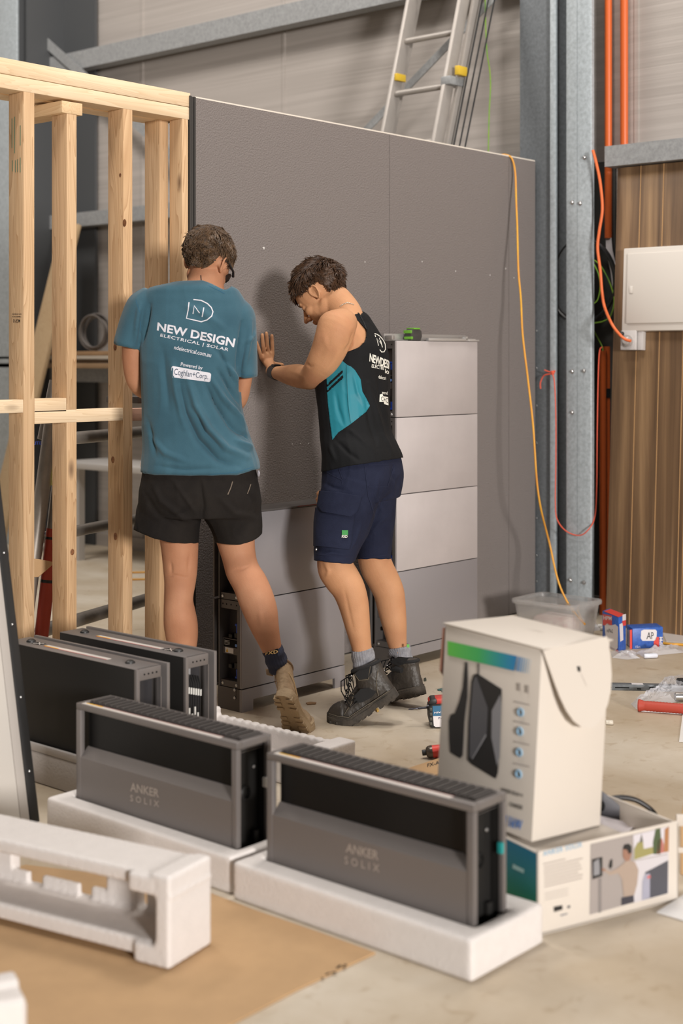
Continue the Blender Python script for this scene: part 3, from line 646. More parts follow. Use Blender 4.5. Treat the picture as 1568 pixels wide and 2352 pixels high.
vtube(1433, -60, 341, xcw, 9, 'orange_conduit', 'right orange conduit coming down behind the upper girt', 'pipe', M['conduit'], 'orange conduits')
vtube(1384, 805, 1445, xcw-.015, 8, 'orange_conduit', 'thin orange conduit rising from the floor beside the thicker one', 'pipe', M['conduit'], 'orange conduits')
cc = thing('orange_conduit', onx(1393, 1440, xcw+.03), 'thick orange conduit rising from the floor with a black collar', 'pipe', 'orange conduits')
a = onx(1393, 796, xcw+.03); b = MB(); r = .0235; b.lathe((a.x, a.y, 0), (0, 0, 1), [(r*1.25, 0), (r*1.25, .07), (r, .085), (r, a.z-.18), (r*1.02, a.z-.17), (r, a.z), (r*.8, a.z), (r*.8, a.z-.05)], 18); part('pipe', b, M['conduit'], cc)
z_ = onx(1390, 903, xcw).z; b = MB(); b.lathe((a.x, a.y, z_-.024), (0, 0, 1), [(r*1.15, 0), (r*1.15, .048)], 16); part('collar', b, M['bcord'], cc, 'black collar')
# white wire bundle under the cut conduit
b = MB()
for k in range(7): b.tube([onx(1391+k*1.8, 540, xcw), onx(1393+k*2.0, 575, xcw-.01), onx(1403+k*2.2, 625, xcw-.03), onx(1411+k*2.5, 690, 6.53)], .0035, 6)
single('wire_bundle', b, mat('white_wire', (210, 204, 206), .5), 'bundle of white wires hanging out of the cut conduit', 'wires')
# black and green cable coils behind
xk = 6.53
def coil(c, R, rr, n, m, name, label, cat, grp=None, sx=1.0):
    b = MB(); c0 = onx(*c, xk)
    for k in range(n):
        pts = []; a0 = random.uniform(0, 6)
        for i in range(37):
            th = a0+2*math.pi*i/36; R2 = R+k*.004-.006+.006*math.sin(3*th+k)
            pts.append(c0+V3((-.008*k+.006*math.sin(2*th), math.cos(th)*R2*sx, math.sin(th)*R2*1.06)))
        b.tube(pts, rr, 7)
    return single(name, b, m, label, cat, grp)
coil((1345, 645), .20, .0075, 5, M['bcord'], 'cable_coil', 'black cable coil hanging in the gap beside the column', 'cable', None, .92)
single('earth_wire', tubewalk(((1362, 596), (1380, 612), (1400, 650), (1410, 690), (1402, 725), (1385, 738), (1362, 742)), lambda u, v: onx(u, v, xk-.03), .0035), M['gcord'], 'green and yellow wire looping outside the black coil', 'wire', 'earth wires')
single('earth_wire', tubewalk(((1362, 604), (1374, 630), (1378, 660), (1372, 688), (1361, 698)), lambda u, v: onx(u, v, xk-.03), .0035), M['gcord'], 'green and yellow wire curving inside the black coil', 'wire', 'earth wires')
single('earth_wire', tubewalk(((1361, 755), (1370, 772), (1382, 795), (1384, 806)), lambda u, v: onx(u, v, xk), .0035), M['gcord'], 'short green and yellow wire running into the conduit top', 'wire', 'earth wires')
single('earth_wire', tubewalk(((1114, -20), (1115, 60), (1118, 120), (1124, 160), (1126, 200), (1123, 260), (1121, 352)), lambda u, v: ony(u, v, YF+.3), .0035), M['gcord'], 'green and yellow wire hanging down behind the top of the charcoal wall', 'wire', 'earth wires')
# added dark sheet behind the coils, standing in for the shade on the wall
b = MB(); b.box(XW-.02, XW-.008, onx(1412, 0, 6.6).y, onx(1352, 0, 6.6).y, .0, onx(1380, 372, 6.6).z); single('gap_shade_sheet', b, mat('gap_shade', (66, 66, 64), .8, var=.1, vscale=4), 'dark sheet standing in for shade in the gap between the column and the timber cladding', 'board')
# thick orange lead to the socket
XT, XB = 6.43, 6.31
def sheetx(v, u=1440): # plane of the leaning sheet
    return 0
tA, tB = onx(1418, 386, XT), ong(1391, 1449)
tB = V3((XB, tA.y, 0)); tC = V3((XT, 1.6, tA.z)); nS = (tA-tB).cross(V3((0, -1, 0))).normalized()
if nS.x > 0: nS = -nS
def onS2(off): return lambda u, v: onpl(u, v, tB+nS*off, nS)
def clad():
    m = mat('timber_cladding', (128, 98, 68), .5); nt = m.node_tree; N = nt.nodes; L = nt.links; b = N['Principled BSDF']
    tc = N.new('ShaderNodeTexCoord'); mp = N.new('ShaderNodeMapping'); mp.inputs['Scale'].default_value = (1, 12, .35); L.new(tc.outputs['Object'], mp.inputs['Vector'])
    n = N.new('ShaderNodeTexNoise'); n.inputs['Scale'].default_value = 1.1; n.inputs['Detail'].default_value = 7; n.inputs['Roughness'].default_value = .65; n.inputs['Distortion'].default_value = .4; L.new(mp.outputs[0], n.inputs['Vector'])
    r = N.new('ShaderNodeValToRGB'); e = r.color_ramp.elements; e[0].position = .33; e[0].color = lin((86, 66, 48)); e[1].position = .68; e[1].color = lin((158, 128, 94)); k = e.new(.5); k.color = lin((120, 94, 68))
    L.new(n.outputs['Fac'], r.inputs['Fac']); L.new(r.outputs[0], b.inputs['Base Color']); return m
M['clad'] = clad(); M['groove'] = mat('pale_groove', (190, 150, 104), .6)
cs = thing('cladding_sheet', (XB, 3.2, 0), 'leaning brown timber cladding sheet at the right edge', 'wood panel')
up = (tA-tB); b = MB(); b.obox(tB, up, V3((0, -2.1, 0)), -nS*.018, .002); part('sheet', b, M['clad'], cs)
b = MB()
for dy in (.133, .262, .392, .418, .528, .655): b.obox(tB+V3((0, -dy, 0))+nS*.0003, up, V3((0, -.004, 0)), nS*.0008)
psplit('groove', b, M['groove'], cs, 'pale groove line')
# white enclosure and socket on the sheet
S = onS2(.001)
eb = thing('electrical_enclosure', S(1450, 762), 'white metal switchboard box on the timber cladding', 'box')
TL, BL = S(1441, 573), S(1438, 762); TL.y = BL.y = (TL.y+BL.y)/2; yv = V3((0, -.55, 0)); upv = (tA-tB).normalized()*(TL-BL).length
M['ewht'] = mat('enclosure_white', (214, 208, 200), .4)
b = MB(); b.obox(BL, upv, yv, nS*.045, .006); part('box', b, M['ewht'], eb)
b = MB(); b.obox(BL+V3((0, -.03, 0))+upv*.09+nS*.0455, upv*.84, yv*.94, nS*.010, .003); part('door', b, M['ewht'], eb)
b = MB(); b.obox(BL+V3((0, -.045, 0))+upv*.45+nS*.056, upv*.09, V3((0, -.02, 0)), nS*.003, .002); part('latch', b, M['ewht'], eb)
sk = thing('power_socket', S(1456, 800), 'grey weatherproof socket with an orange lead plugged in', 'socket')
M['pvc'] = mat('grey_pvc', (198, 194, 192), .35)
a0 = S(1434, 805); a0.y = S(1436, 780).y; hz = (tA-tB).normalized()
b = MB(); b.obox(a0, hz*.098, V3((0, -.085, 0)), nS*.05, .004); b.obox(a0+V3((0, -.088, 0)), hz*.096, V3((0, -.028, 0)), nS*.035, .003); part('housing', b, M['pvc'], sk)
b = MB(); cpt = a0+V3((0, -.042, 0))+hz*.045+nS*.05; b.lathe(cpt, nS, [(.030, 0), (.030, .010), (.022, .012), (.022, .022), (.015, .028)], 24); part('plug', b, mat('clear_plug', (190, 184, 180), .12, trans=.3), sk)
b = MB(); b.ell(a0+V3((0, -.004, 0))+hz*.082+nS*.052, .018, .018, .012, seg=12); part('outlet', b, M['blk'], sk)
single('extension_lead', tubewalk(((1361, 345), (1369, 375), (1378, 420), (1383, 480), (1376, 530), (1372, 570), (1378, 620), (1382, 670), (1388, 705), (1405, 745), (1424, 770), (1437, 780), (1448, 783)), lambda u, v: onx(u, v, 6.24 if v > 740 else 6.36), .0075, 10), M['ocord'], 'thick orange lead curving down into the grey socket', 'cable')
# thin salmon string tied round the column edge
M['string'] = mat('salmon_string', (222, 92, 66), .7)
xs_ = 6.22
b = tubewalk(((1268, 858), (1273, 880), (1276, 960), (1276, 1060), (1275, 1160), (1280, 1195), (1300, 1220), (1330, 1230), (1352, 1215), (1366, 1185), (1370, 1120), (1371, 1000), (1373, 880), (1376, 810), (1382, 797)), lambda u, v: onx(u, v, 6.375 if u < 1362 else 6.43), .0032, 7)
b2 = tubewalk(((1250, 850), (1262, 854), (1274, 852), (1268, 858), (1250, 862), (1241, 878), (1241, 893)), lambda u, v: onx(u, v, 6.43), .0035, 7); b.merge(b2.bm)
b.ell(onx(1269, 856, 6.43), .010, .012, .012, seg=8)
single('tied_string', b, M['string'], 'thin salmon string knotted on the column edge and hanging in a loop', 'string')
# yellow cord over the wall top to the floor
zw_ = ztw+.012
b = tubewalk(((1148, 356), (1163, 356), (1176, 366), (1183, 400), (1185, 460), (1188, 540), (1190, 620), (1196, 690), (1200, 770), (1213, 880), (1224, 980), (1232, 1100), (1242, 1170), (1262, 1250), (1280, 1330), (1302, 1382), (1330, 1420), (1343, 1434)), lambda u, v: (ony(u, v, YF+.01) if v < 358 else ony(u, v, max(YF-.012-(v-365)*.00055, 3.9)) if v < 1240 else onx(u, v, 6.10-(v-1240)*.0009)), .0052, 9)
single('extension_lead', b, M['ycord'], 'yellow extension lead hanging over the charcoal wall down to the floor', 'cable')
b = tubewalk(((1568+80, 1490), (1568, 1481), (1545, 1480), (1522, 1477)), lambda u, v: ong(u, v, .006), .006); single('extension_lead', b, M['ycord'], 'short length of yellow lead on the floor right of the red and blue boxes', 'cable')
# lid strip across the floor by the cladding
b = MB(); q = ong(1500, 1478); b.prism([ong(1520, 1452, .001), ong(1700, 1468, .001), ong(1700, 1488, .001), ong(1530, 1474, .001)], (0, 0, .002)); single('plastic_sheet', b, mat('pale_sheet', (206, 200, 196), .4), 'pale sheet lying along the foot of the timber cladding', 'sheet')
# clear tub
M['clear'] = mat('clear_plastic', (236, 234, 232), .12, trans=.75, ior=1.2, alpha=.55)
tb = thing('plastic_tub', ong(1195, 1450), 'clear plastic tub with a lid at the foot of the charcoal wall', 'tub')
c = ong(1206, 1462); c = V3((5.93, 3.80, 0)); hw, hd, hh = .135, .17, .155
bx_ = lambda s, z: [V3((c.x+sx*(hw*s-(.03 if k else 0)*0), c.y+sy*hd*s, z)) for k, (sx, sy) in enumerate(((-1, -1), (1, -1), (1, 1), (-1, 1)))]
def rr(s, z, rad=.03):
    out = []
    for (sx, sy, a) in ((1, 1, 0), (-1, 1, 90), (-1, -1, 180), (1, -1, 270)):
        for k in range(5):
            th = math.radians(a+k*22.5); out.append(V3((c.x+sx*(hw*s-rad)+rad*math.cos(th), c.y+sy*(hd*s-rad)+rad*math.sin(th), z)))
    return out
b = MB(); b.rings([rr(.86, .002), rr(.88, .006), rr(1, hh), rr(.98, hh), rr(.86, .008)], True); part('tub', b, M['clear'], tb)
b = MB(); b.rings([rr(1.06, hh+.001), rr(1.07, hh+.014), rr(1.05, hh+.022), rr(.95, hh+.022), rr(.95, hh+.017), rr(1.04, hh+.015), rr(1.03, hh+.001)], True); part('lid', b, M['clear'], tb)
b = MB(); b.box(c.x-.08, c.x+.07, c.y-.1, c.y+.09, .01, .10, .02); part('contents', b, mat('pink_scraps', (196, 168, 160), .7, col2=(228, 222, 218), vscale=22), tb)

# red and blue packs
M['hblue'] = mat('pack_blue', (34, 78, 160), .45, col2=(54, 104, 190), vscale=60); M['hred'] = mat('pack_red', (216, 70, 60), .45); M['hwht'] = mat('pack_white', (222, 218, 220), .4); M['navy'] = mat('navy_print', (24, 34, 92), .5)
def onface(p0, n, off=.001): return lambda u, v: onpl(u, v, p0+n*off, n)
def pack(pL, pM, pR, vt, label, lines):
    """upright carton from three measured floor points: left, front corner, right"""
    a, m_, r_ = ong(*pL), ong(*pM), ong(*pR); t = thing('carton', m_, label, 'box', 'red and blue cartons')
    z = P(pM[0], vt, (m_-CO).dot(FW)).z; b = MB(); b.obox(m_, a-m_, r_-m_, UP*z, .002); part('carton', b, M['hblue'], t)
    n1 = (a-m_).cross(UP).normalized(); n2 = (r_-m_).cross(UP).normalized()
    if n1.dot(CO-m_) < 0: n1 = -n1
    if n2.dot(CO-m_) < 0: n2 = -n2
    return t, onface(m_, n1), onface(m_, n2), z
def pr(t, f, pts, m, name='printed_patch'):
    b = MB(); b.poly([f(*p) for p in pts]); return part(name, b, m, t)
t, f1, f2, z = pack((1383, 1482), (1420, 1499), (1437, 1492), 1418, 'upright red and blue carton standing by the foot of the timber cladding', 0)
pr(t, f1, ((1384, 1410), (1405, 1414), (1405, 1436), (1384, 1436)), M['hred']); pr(t, f1, ((1388, 1437), (1394, 1432), (1404, 1436), (1413, 1434), (1419, 1440), (1418, 1488), (1412, 1496), (1400, 1492), (1394, 1484), (1390, 1460)), M['hwht'])
pr(t, f2, ((1422, 1434), (1430, 1430), (1431, 1470), (1424, 1474)), M['hwht']); pr(t, f2, ((1429, 1412), (1437, 1410), (1437, 1424), (1429, 1426)), M['hwht']); pr(t, f2, ((1428, 1427), (1437, 1424), (1437, 1436), (1430, 1438)), M['hred']); pr(t, f1, ((1384, 1477), (1420, 1494), (1420, 1499), (1384, 1482)), M['hred'])
b = MB(); textq(b, 'HPM', ((1385, 1423), (1404, 1425), (1404, 1416), (1385, 1414)), lambda u, v: f1(u, v)+FW*-.001, .03); part('lettering', b, M['hwht'], t)
b = MB(); textq(b, 'ndNe2', ((1393, 1452), (1407, 1454), (1407, 1445), (1393, 1443)), lambda u, v: f1(u, v)+FW*-.001, .0); part('handwriting', b, M['ink'], t)
b = MB(); b.obox(ong(1420, 1499)+UP*(z+.0008), (ong(1383, 1482)-ong(1420, 1499))*.9, (ong(1437, 1492)-ong(1420, 1499))*.9, UP*.0006); part('top_print', b, M['hred'], t)
t, f1, f2, z = pack((1438, 1481), (1452, 1491), (1522, 1487), 1444, 'red and blue carton lying on its side right of the upright one', 0)
pr(t, f2, ((1472, 1449), (1478, 1446), (1505, 1446), (1508, 1450), (1507, 1468), (1502, 1472), (1475, 1472), (1471, 1466)), M['hwht']); pr(t, f2, ((1501, 1474), (1507, 1463), (1513, 1463), (1513, 1487), (1501, 1487.5)), M['hred']); pr(t, f1, ((1440, 1446), (1451, 1448), (1451, 1490), (1440, 1481)), M['hwht']); pr(t, f2, ((1446, 1447), (1451, 1446), (1451, 1490), (1446, 1491)), M['hred'])
b = MB(); textq(b, 'HPM', ((1521, 1487), (1521, 1463), (1514, 1463), (1514, 1487)), lambda u, v: f2(u, v)+FW*-.001, .03); part('lettering', b, M['hwht'], t)
b = MB(); textq(b, 'AP', ((1484, 1468), (1502, 1467), (1500, 1452), (1486, 1452)), lambda u, v: f2(u, v)+FW*-.001, .0); part('handwriting', b, M['ink'], t)
b = MB(); textq(b, '15ct', ((1459, 1488), (1470, 1488), (1470, 1483), (1459, 1483)), lambda u, v: f2(u, v)+FW*-.001, .0); part('small_print', b, M['hwht'], t)
# crumpled bags
M['bag'] = mat('clear_bag', (236, 238, 246), .15, alpha=.42, bump=.5, bscale=40)
def bag(pts, hgt, label, seed, m=None, res=15):
    random.seed(seed); pp = [ong(*p) for p in pts]; c = sum(pp, V3((0, 0, 0)))/len(pp); b = MB(); t = bmesh.new(); n = len(pp); R = []
    for k in range(res):
        s_ = 1-k/(res-1)
        ring = []
        for i in range(n*3):
            a_, b_ = pp[(i//3) % n], pp[(i//3+1) % n]; q = a_.lerp(b_, (i % 3)/3); q = c.lerp(q, s_)
            h = hgt*(1-s_**2.2)*(.5+.9*abs(noise.noise(V3((q.x*28+seed, q.y*28, 0)))))+.002+.5*hgt*abs(noise.noise(V3((q.x*60, q.y*60, seed))))*(1-s_)
            ring.append(V3((q.x, q.y, h)))
        R.append(ring)
    b.rings(R, False); return single('plastic_bag', b, m or M['bag'], label, 'plastic bag', None, sharp=25)
bag(((1400, 1497), (1440, 1494), (1468, 1502), (1450, 1512), (1470, 1513), (1440, 1516), (1405, 1512)), .02, 'crumpled clear wrapper in front of the upright carton', 3)
bag(((1460, 1500), (1495, 1497), (1520, 1488), (1568, 1486), (1570, 1500), (1510, 1506), (1480, 1512)), .03, 'crumpled clear wrapper in front of the carton lying on its side', 5)
bag(((1290, 1424), (1320, 1420), (1375, 1436), (1382, 1448), (1350, 1452), (1300, 1444)), .045, 'crumpled clear bag behind the white carton at the column foot', 8)
b = MB(); b.lathe(ong(1478, 1507, .012), RT+FW*.2, [(.008, 0), (.011, .004), (.011, .06), (.006, .066)], 12); single('milky_tube', b, mat('milky_cap', (220, 224, 236), .3), 'small milky tube lying in front of the lying carton', 'tube')
b = MB()
for k, (u, v) in enumerate(((1362, 1441), (1372, 1438), (1378, 1444))): b.lathe(ong(u, v, .01), RT, [(.008, 0), (.010, .004), (.010, .02), (.005, .022)], 10)
single('cable_gland', b, mat('gland_white', (214, 212, 208), .5), 'small white fittings at the end of the yellow lead', 'fitting')

# metal rail, hammer handle, bagged hardware
rl = thing('metal_rail', ong(1450, 1585), 'long slotted grey metal rail on the floor behind the white carton', 'rail')
a, c_ = ong(1378, 1585), ong(1580, 1589); d = (c_-a); nn = V3((-d.y, d.x, 0)).normalized()
if nn.dot(FW) < 0: nn = -nn
b = MB(); b.obox(a, d, nn*.004, UP*.024, .0005); b.obox(a+UP*.022, d, nn*.03, UP*.003, .0005); part('channel', b, M['galvd'], rl)
b = MB()
for (s0, s1) in ((.0, .13), (.17, .33)): b.obox(a+d*s0-nn*.0015+UP*.010, d*(s1-s0), nn*.001, UP*.004)
b.obox(a+d*.42-nn*.0015+UP*.006, d*.045, nn*.001, UP*.004); b.obox(a+d*.56-nn*.0015+UP*.010, d*.05, nn*.001, UP*.006)
psplit('slot', b, M['blkm'], rl)
b = MB(); b.obox(a+d*.36+UP*.0255, d*.13, nn*.02, UP*.002); part('sticker', b, M['hwht'], rl)
hm = thing('rubber_handle', ong(1520, 1630), 'rusty red ribbed handle lying on a clear bag', 'handle')
a, c_ = ong(1465, 1620, .022), ong(1700, 1638, .022); d = (c_-a).normalized(); L_ = (c_-a).length
prof = [(.0, -.001), (.022, 0), (.024, .004), (.019, .022)]
for k in range(34): prof += [(.0185, .03+k*.012), (.0200, .036+k*.012)]
b = MB(); b.lathe(a, d, prof, 16); part('grip', b, mat('rust_red_rubber', (176, 66, 50), .6), hm)
b = MB(); b.obox(ong(1472, 1634, .001), (ong(1700, 1650, .001)-ong(1472, 1634, .001)), FW*.02, UP*.004); part('underside', b, M['hwht'], hm)
bag(((1448, 1618), (1460, 1606), (1478, 1607), (1500, 1585), (1530, 1556), (1568, 1550), (1600, 1560), (1600, 1600), (1560, 1612), (1530, 1618), (1475, 1634), (1460, 1630)), .04, 'clear bag with black marks beside the red handle', 11)
hw_ = thing('wall_anchor', ong(1560, 1600), 'shiny metal anchor bolts at the right edge behind the red handle', 'hardware')
b = MB(); b.lathe(ong(1548, 1600, .02), RT, [(.010, 0), (.016, .004), (.016, .03), (.012, .05), (.018, .12)], 14); part('bolt', b, M['steel'], hw_)
b = MB(); b.lathe(ong(1555, 1566, .02), RT+FW*.3, [(.012, 0), (.016, .004), (.012, .10)], 14); part('bolt', b, M['bcord'], hw_)
# cylinder cap, papers
b = MB(); b.lathe(ong(1391, 1659, .009), (RT-FW*.12), [(.0, -.0002), (.008, 0), (.0085, .002), (.0085, .024), (.007, .026), (.006, .025)], 14); single('plastic_plug', b, mat('cream_plastic', (220, 214, 200), .5, col2=(190, 182, 168), vscale=120), 'small cream plastic plug on the floor right of the white carton', 'plug')
b = MB(); b.prism([ong(u, v, .0015) for u, v in ((1568, 1632), (1559, 1704), (1800, 1710), (1800, 1640))], (0, 0, .0006)); single('paper_sheet', b, M['wht'], 'white paper at the right edge on the bare floor', 'paper', 'loose papers')
b = MB(); b.prism([ong(u, v, .002) for u, v in ((1508, 2097), (1580, 2050), (1680, 2080), (1600, 2125))], (0, 0, .003)); single('paper_sheet', b, mat('bright_sheet', (234, 234, 234), .6), 'white sheet at the right edge in front of the printed carton', 'paper', 'loose papers')
# debris
def chip(pts, z, m, label, name='plastic_offcut', cat='offcut'):
    b = MB(); b.prism([ong(u, v, .001) for u, v in pts], (0, 0, z)); single(name, b, m, label, cat, None)
M['teal'] = mat('teal_plastic', (62, 104, 104), .5)
chip(((1004, 1585), (1022, 1581), (1024, 1584), (1007, 1587)), .004, M['teal'], 'longer teal plastic sliver left of the white carton')
chip(((1013, 1588), (1024, 1586), (1024, 1589), (1015, 1590)), .004, M['teal'], 'shorter teal plastic sliver left of the white carton')
chip(((973, 1562), (977, 1560), (979, 1564), (974, 1565)), .008, mat('dark_crumb', (50, 54, 44), .8), 'tiny dark crumb on the floor right of the far boot', 'debris_crumb', 'debris')
chip(((702, 1616), (712, 1614), (726, 1615), (724, 1618), (706, 1619)), .004, mat('brown_leaf', (150, 118, 84), .8), 'thin brown chip on the floor between the two men', 'wood_chip', 'debris')
chip(((857, 1627), (861, 1624), (870, 1634), (866, 1636)), .008, mat('straw_chip', (196, 160, 84), .7), 'straw coloured chip under the raised heel of the near black boot', 'wood_chip', 'debris')
# ================================================================ CARTONS, TOOLS
M['cwht'] = mat('white_carton', (212, 204, 194), .6)
def gradm(name, p0, p1, cols):
    """printed colour gradient running along the object between two places"""
    m = mat(name, (255, 255, 255), .5); nt = m.node_tree; N = nt.nodes; L = nt.links; b = N['Principled BSDF']
    g = N.new('ShaderNodeNewGeometry'); s_ = N.new('ShaderNodeVectorMath'); s_.operation = 'SUBTRACT'; s_.inputs[1].default_value = p0; L.new(g.outputs['Position'], s_.inputs[0])
    d = N.new('ShaderNodeVectorMath'); d.operation = 'DOT_PRODUCT'; dv = (p1-p0); d.inputs[1].default_value = dv/dv.length_squared; L.new(s_.outputs[0], d.inputs[0])
    r = N.new('ShaderNodeValToRGB'); L.new(d.outputs['Value'], r.inputs['Fac']); e = r.color_ramp.elements
    e[0].position = cols[0][0]; e[0].color = lin(cols[0][1]); e[1].position = cols[-1][0]; e[1].color = lin(cols[-1][1])
    for pp, c in cols[1:-1]: k = e.new(pp); k.color = lin(c)
    L.new(r.outputs[0], b.inputs['Base Color']); return m
# tall carton
kA = P(1244, 1492, 3.375)
qd = V3((.985, -.17, 0)).normalized(); pd = V3((.17, .985, 0)).normalized()
tilt = Matrix.Rotation(math.radians(3.0), 3, FW)
dn = tilt @ V3((0, 0, -1)); q2 = tilt @ qd; p2 = tilt @ pd
Hc = .458; Lp, Lq = .335, .246
tc_ = thing('white_carton', kA+dn*Hc, 'tall white carton with green and blue band and product pictures, flap hanging open', 'box')
b = MB(); b.obox(kA, p2*Lp, q2*Lq, dn*Hc, .003); part('carton_body', b, M['cwht'], tc_)
nP = p2.cross(dn).normalized(); nP = nP if nP.dot(CO-kA) > 0 else -nP
nQ = q2.cross(dn).normalized(); nQ = nQ if nQ.dot(CO-kA) > 0 else -nQ
b = MB(); b.obox(kA+UP*.001-p2*.006-q2*.004, p2*(Lp+.010), q2*(Lq+.008), UP*.0035, .001); part('lid_panel', b, M['cwht'], tc_)
# side lip of the lid over the printed face
fP = lambda u, v: onpl(u, v, kA+nP*.0025, nP); fP3 = lambda u, v: onpl(u, v, kA+nP*.0032, nP); fP4 = lambda u, v: onpl(u, v, kA+nP*.0038, nP); fQ = lambda u, v: onpl(u, v, kA+nQ*.0015, nQ)
# rounded tongue flap
fl = [kA-q2*.001, kA+q2*Lq*1.0]
def fq(u, v): return onpl(u, v, kA+nQ*.006+dn*0, (nQ+UP*.0).normalized())
pts = [fq(u, v) for u, v in ((1246, 1494), (1250, 1512), (1256, 1535), (1264, 1568), (1272, 1598), (1283, 1628), (1296, 1650), (1312, 1663), (1328, 1666), (1344, 1660), (1362, 1640), (1377, 1612), (1388, 1580), (1394, 1545), (1396, 1500), (1393, 1462))]
out = []
for p in pts:
    dz = max(0, kA.z-p.z); out.append(p+nQ*(dz*.16-.002))
b = MB(); b.prism(out, nQ*.003); part('tongue_flap', b, M['cwht'], tc_)
def fF(u, v):
    p = fq(u, v); return p+nQ*(max(0, kA.z-p.z)*.16+.0018)
b = MB(); b.poly([fF(u, v) for u, v in ((1317, 1528), (1325, 1529), (1324, 1541), (1318, 1540))]); part('small_print', b, M['ink'], tc_)
b = MB(); b.poly([fF(u, v) for u, v in ((1324, 1545), (1325, 1545), (1334, 1572), (1333, 1572))]); part('pen_line', b, mat('grey_line', (170, 160, 152), .6), tc_)
def pf(pts, m, name, f=fP, label=None):
    b = MB(); b.poly([f(*p) for p in pts]); o = part(name, b, m, tc_); 
    if label: o['label'] = label
    return o
gb = gradm('green_to_blue_band', fP(1028, 1500), fP(1190, 1530), [(0, (96, 190, 74)), (.45, (66, 176, 96)), (.75, (44, 150, 160)), (1, (44, 128, 196))])
pf(((1027, 1472), (1187, 1507), (1180, 1541), (1028, 1505)), gb, 'printed_band')
for k in range(6):
    u = 1190+k*5.6; w_ = 3.4-k*.45; v = 1508+k*1.2; pf(((u, v), (u+w_, v+.8), (u+w_-5, v+34), (u-5, v+33)), mat('band_blue', (60+k*24, 140+k*12, 206+k*2), .5), 'printed_stripe')
dk = mat('printed_black', (38, 37, 37), .5); g1 = mat('printed_grey', (86, 86, 90), .5); g2 = mat('printed_light_grey', (140, 140, 144), .5); pb = mat('printed_blue', (134, 176, 206), .6); pg = mat('printed_faint', (176, 168, 162), .6)
pf(((1068, 1520), (1073, 1522), (1074, 1560), (1073, 1600), (1068, 1640), (1066, 1660), (1064, 1700), (1062, 1735), (1056, 1742), (1033, 1728), (1031, 1700), (1030, 1655), (1034, 1642), (1044, 1638), (1054, 1612), (1062, 1580), (1065, 1545)), dk, 'product_picture')
pf(((1097, 1523), (1100, 1524), (1099, 1550), (1096, 1549)), dk, 'product_cord')
pf(((1087, 1550), (1096, 1547), (1152, 1583), (1151, 1620), (1148, 1700), (1143, 1775), (1138, 1789), (1082, 1755), (1073, 1745), (1075, 1660), (1082, 1565)), dk, 'product_picture')
pf(((1090, 1556), (1094, 1554), (1120, 1626), (1117, 1690), (1085, 1744), (1078, 1738), (1079, 1660), (1086, 1568)), g1, 'product_facet', fP3)
pf(((1149, 1594), (1151, 1620), (1147, 1740), (1141, 1760), (1128, 1694), (1129, 1632)), g2, 'product_facet', fP3)
pf(((1117, 1690), (1085, 1744), (1083, 1742), (1114, 1686)), g2, 'product_highlight', fP4)
for (u, v, w_, h_) in ((1189, 1568, 6, 20), (1208, 1573, 6, 20)): pf(((u, v), (u+w_, v+2), (u+w_-1, v+h_), (u, v+h_-2)), pg, 'small_print')
for k, v in enumerate((1610, 1655, 1702, 1752)):
    pf(((1182, v), (1216, v+8), (1216, v+11), (1182, v+3)), pg, 'small_print')
for k, v in enumerate((1636, 1680, 1728, 1778)):
    q = fP(1195-k*1.5, v); b = MB(); b.lathe(q+nP*.0003, nP, [(.012-.002*k, 0), (.009-.002*k, .0003)], 14) if k == 99 else b.torus(q, nP, .0085, .0022, 18, 5); part('printed_icon', b, pb, tc_)
b = MB(); textq(b, 'ANKER SOLIX V1', ((1150, 1818), (1200, 1832), (1201, 1824), (1151, 1808)), fP, .02); part('printed_title', b, M['ink'], tc_)
b = MB(); textq(b, 'CHARGER', ((1170, 1852), (1200, 1861), (1201, 1851), (1171, 1842)), fP, .02); part('printed_title', b, M['ink'], tc_)
b = MB(); textq(b, '11kW', ((1160, 1897), (1198, 1908), (1200, 1885), (1162, 1872)), fP, .02); part('printed_title', b, mat('blue_print', (66, 128, 206), .5), tc_)
b = MB(); textq(b, 'PUSH HERE TO OPEN', ((1155, 1436), (1245, 1448), (1247, 1452), (1153, 1440))[::-1], lambda u, v: ong(u, v, kA.z+.0048), .0); part('small_print', b, mat('faint_print', (206, 198, 190), .6), tc_)
# open inner flap at the far left side
b = MB(); b.prism([kA+p2*(Lp+.006)-nP*0+q2*.0+dn*.01, kA+p2*(Lp+.01)+q2*.0+dn*.12, kA+p2*(Lp+.03)+q2*.05+dn*.16, kA+p2*(Lp+.006)+q2*.14+dn*.02], p2*.003); part('side_flap', b, mat('brown_inner', (140, 100, 84), .7), tc_)

# lower printed carton
e1_ = V3((.949, -.315, 0)).normalized(); e2_ = V3((.315, .949, 0)).normalized()
cA = ong(1233, 2151); zt_ = .197
Ln = .445; Wn = .30
lc = thing('printed_carton', cA, 'open white carton with a printed photo of a man, under the tall carton', 'box')
b = MB(); tk = .006
b.obox(cA, e1_*Ln, e2_*tk, UP*zt_, .001); b.obox(cA+e2_*(Wn-tk), e1_*Ln, e2_*tk, UP*zt_, .001); b.obox(cA, e1_*tk, e2_*Wn, UP*zt_, .001); b.obox(cA+e1_*(Ln-tk), e1_*tk, e2_*Wn, UP*(zt_-.004), .001); b.obox(cA, e1_*Ln, e2_*Wn, UP*.006)
b.obox(cA+UP*(zt_-.012)+e1_*.006+e2_*.01, e1_*.27, e2_*.27, UP*.006)
part('carton_body', b, M['cwht'], lc)
fL = lambda off: (lambda u, v: onpl(u, v, cA-e2_*off, e2_)); fS = lambda u, v: onpl(u, v, cA-e1_*.001, e1_)
tg = gradm('teal_gradient', fS(1200, 1930)+UP*0, fS(1200, 2070), [(0, (10, 120, 160)), (.5, (16, 120, 130)), (1, (20, 120, 84))])
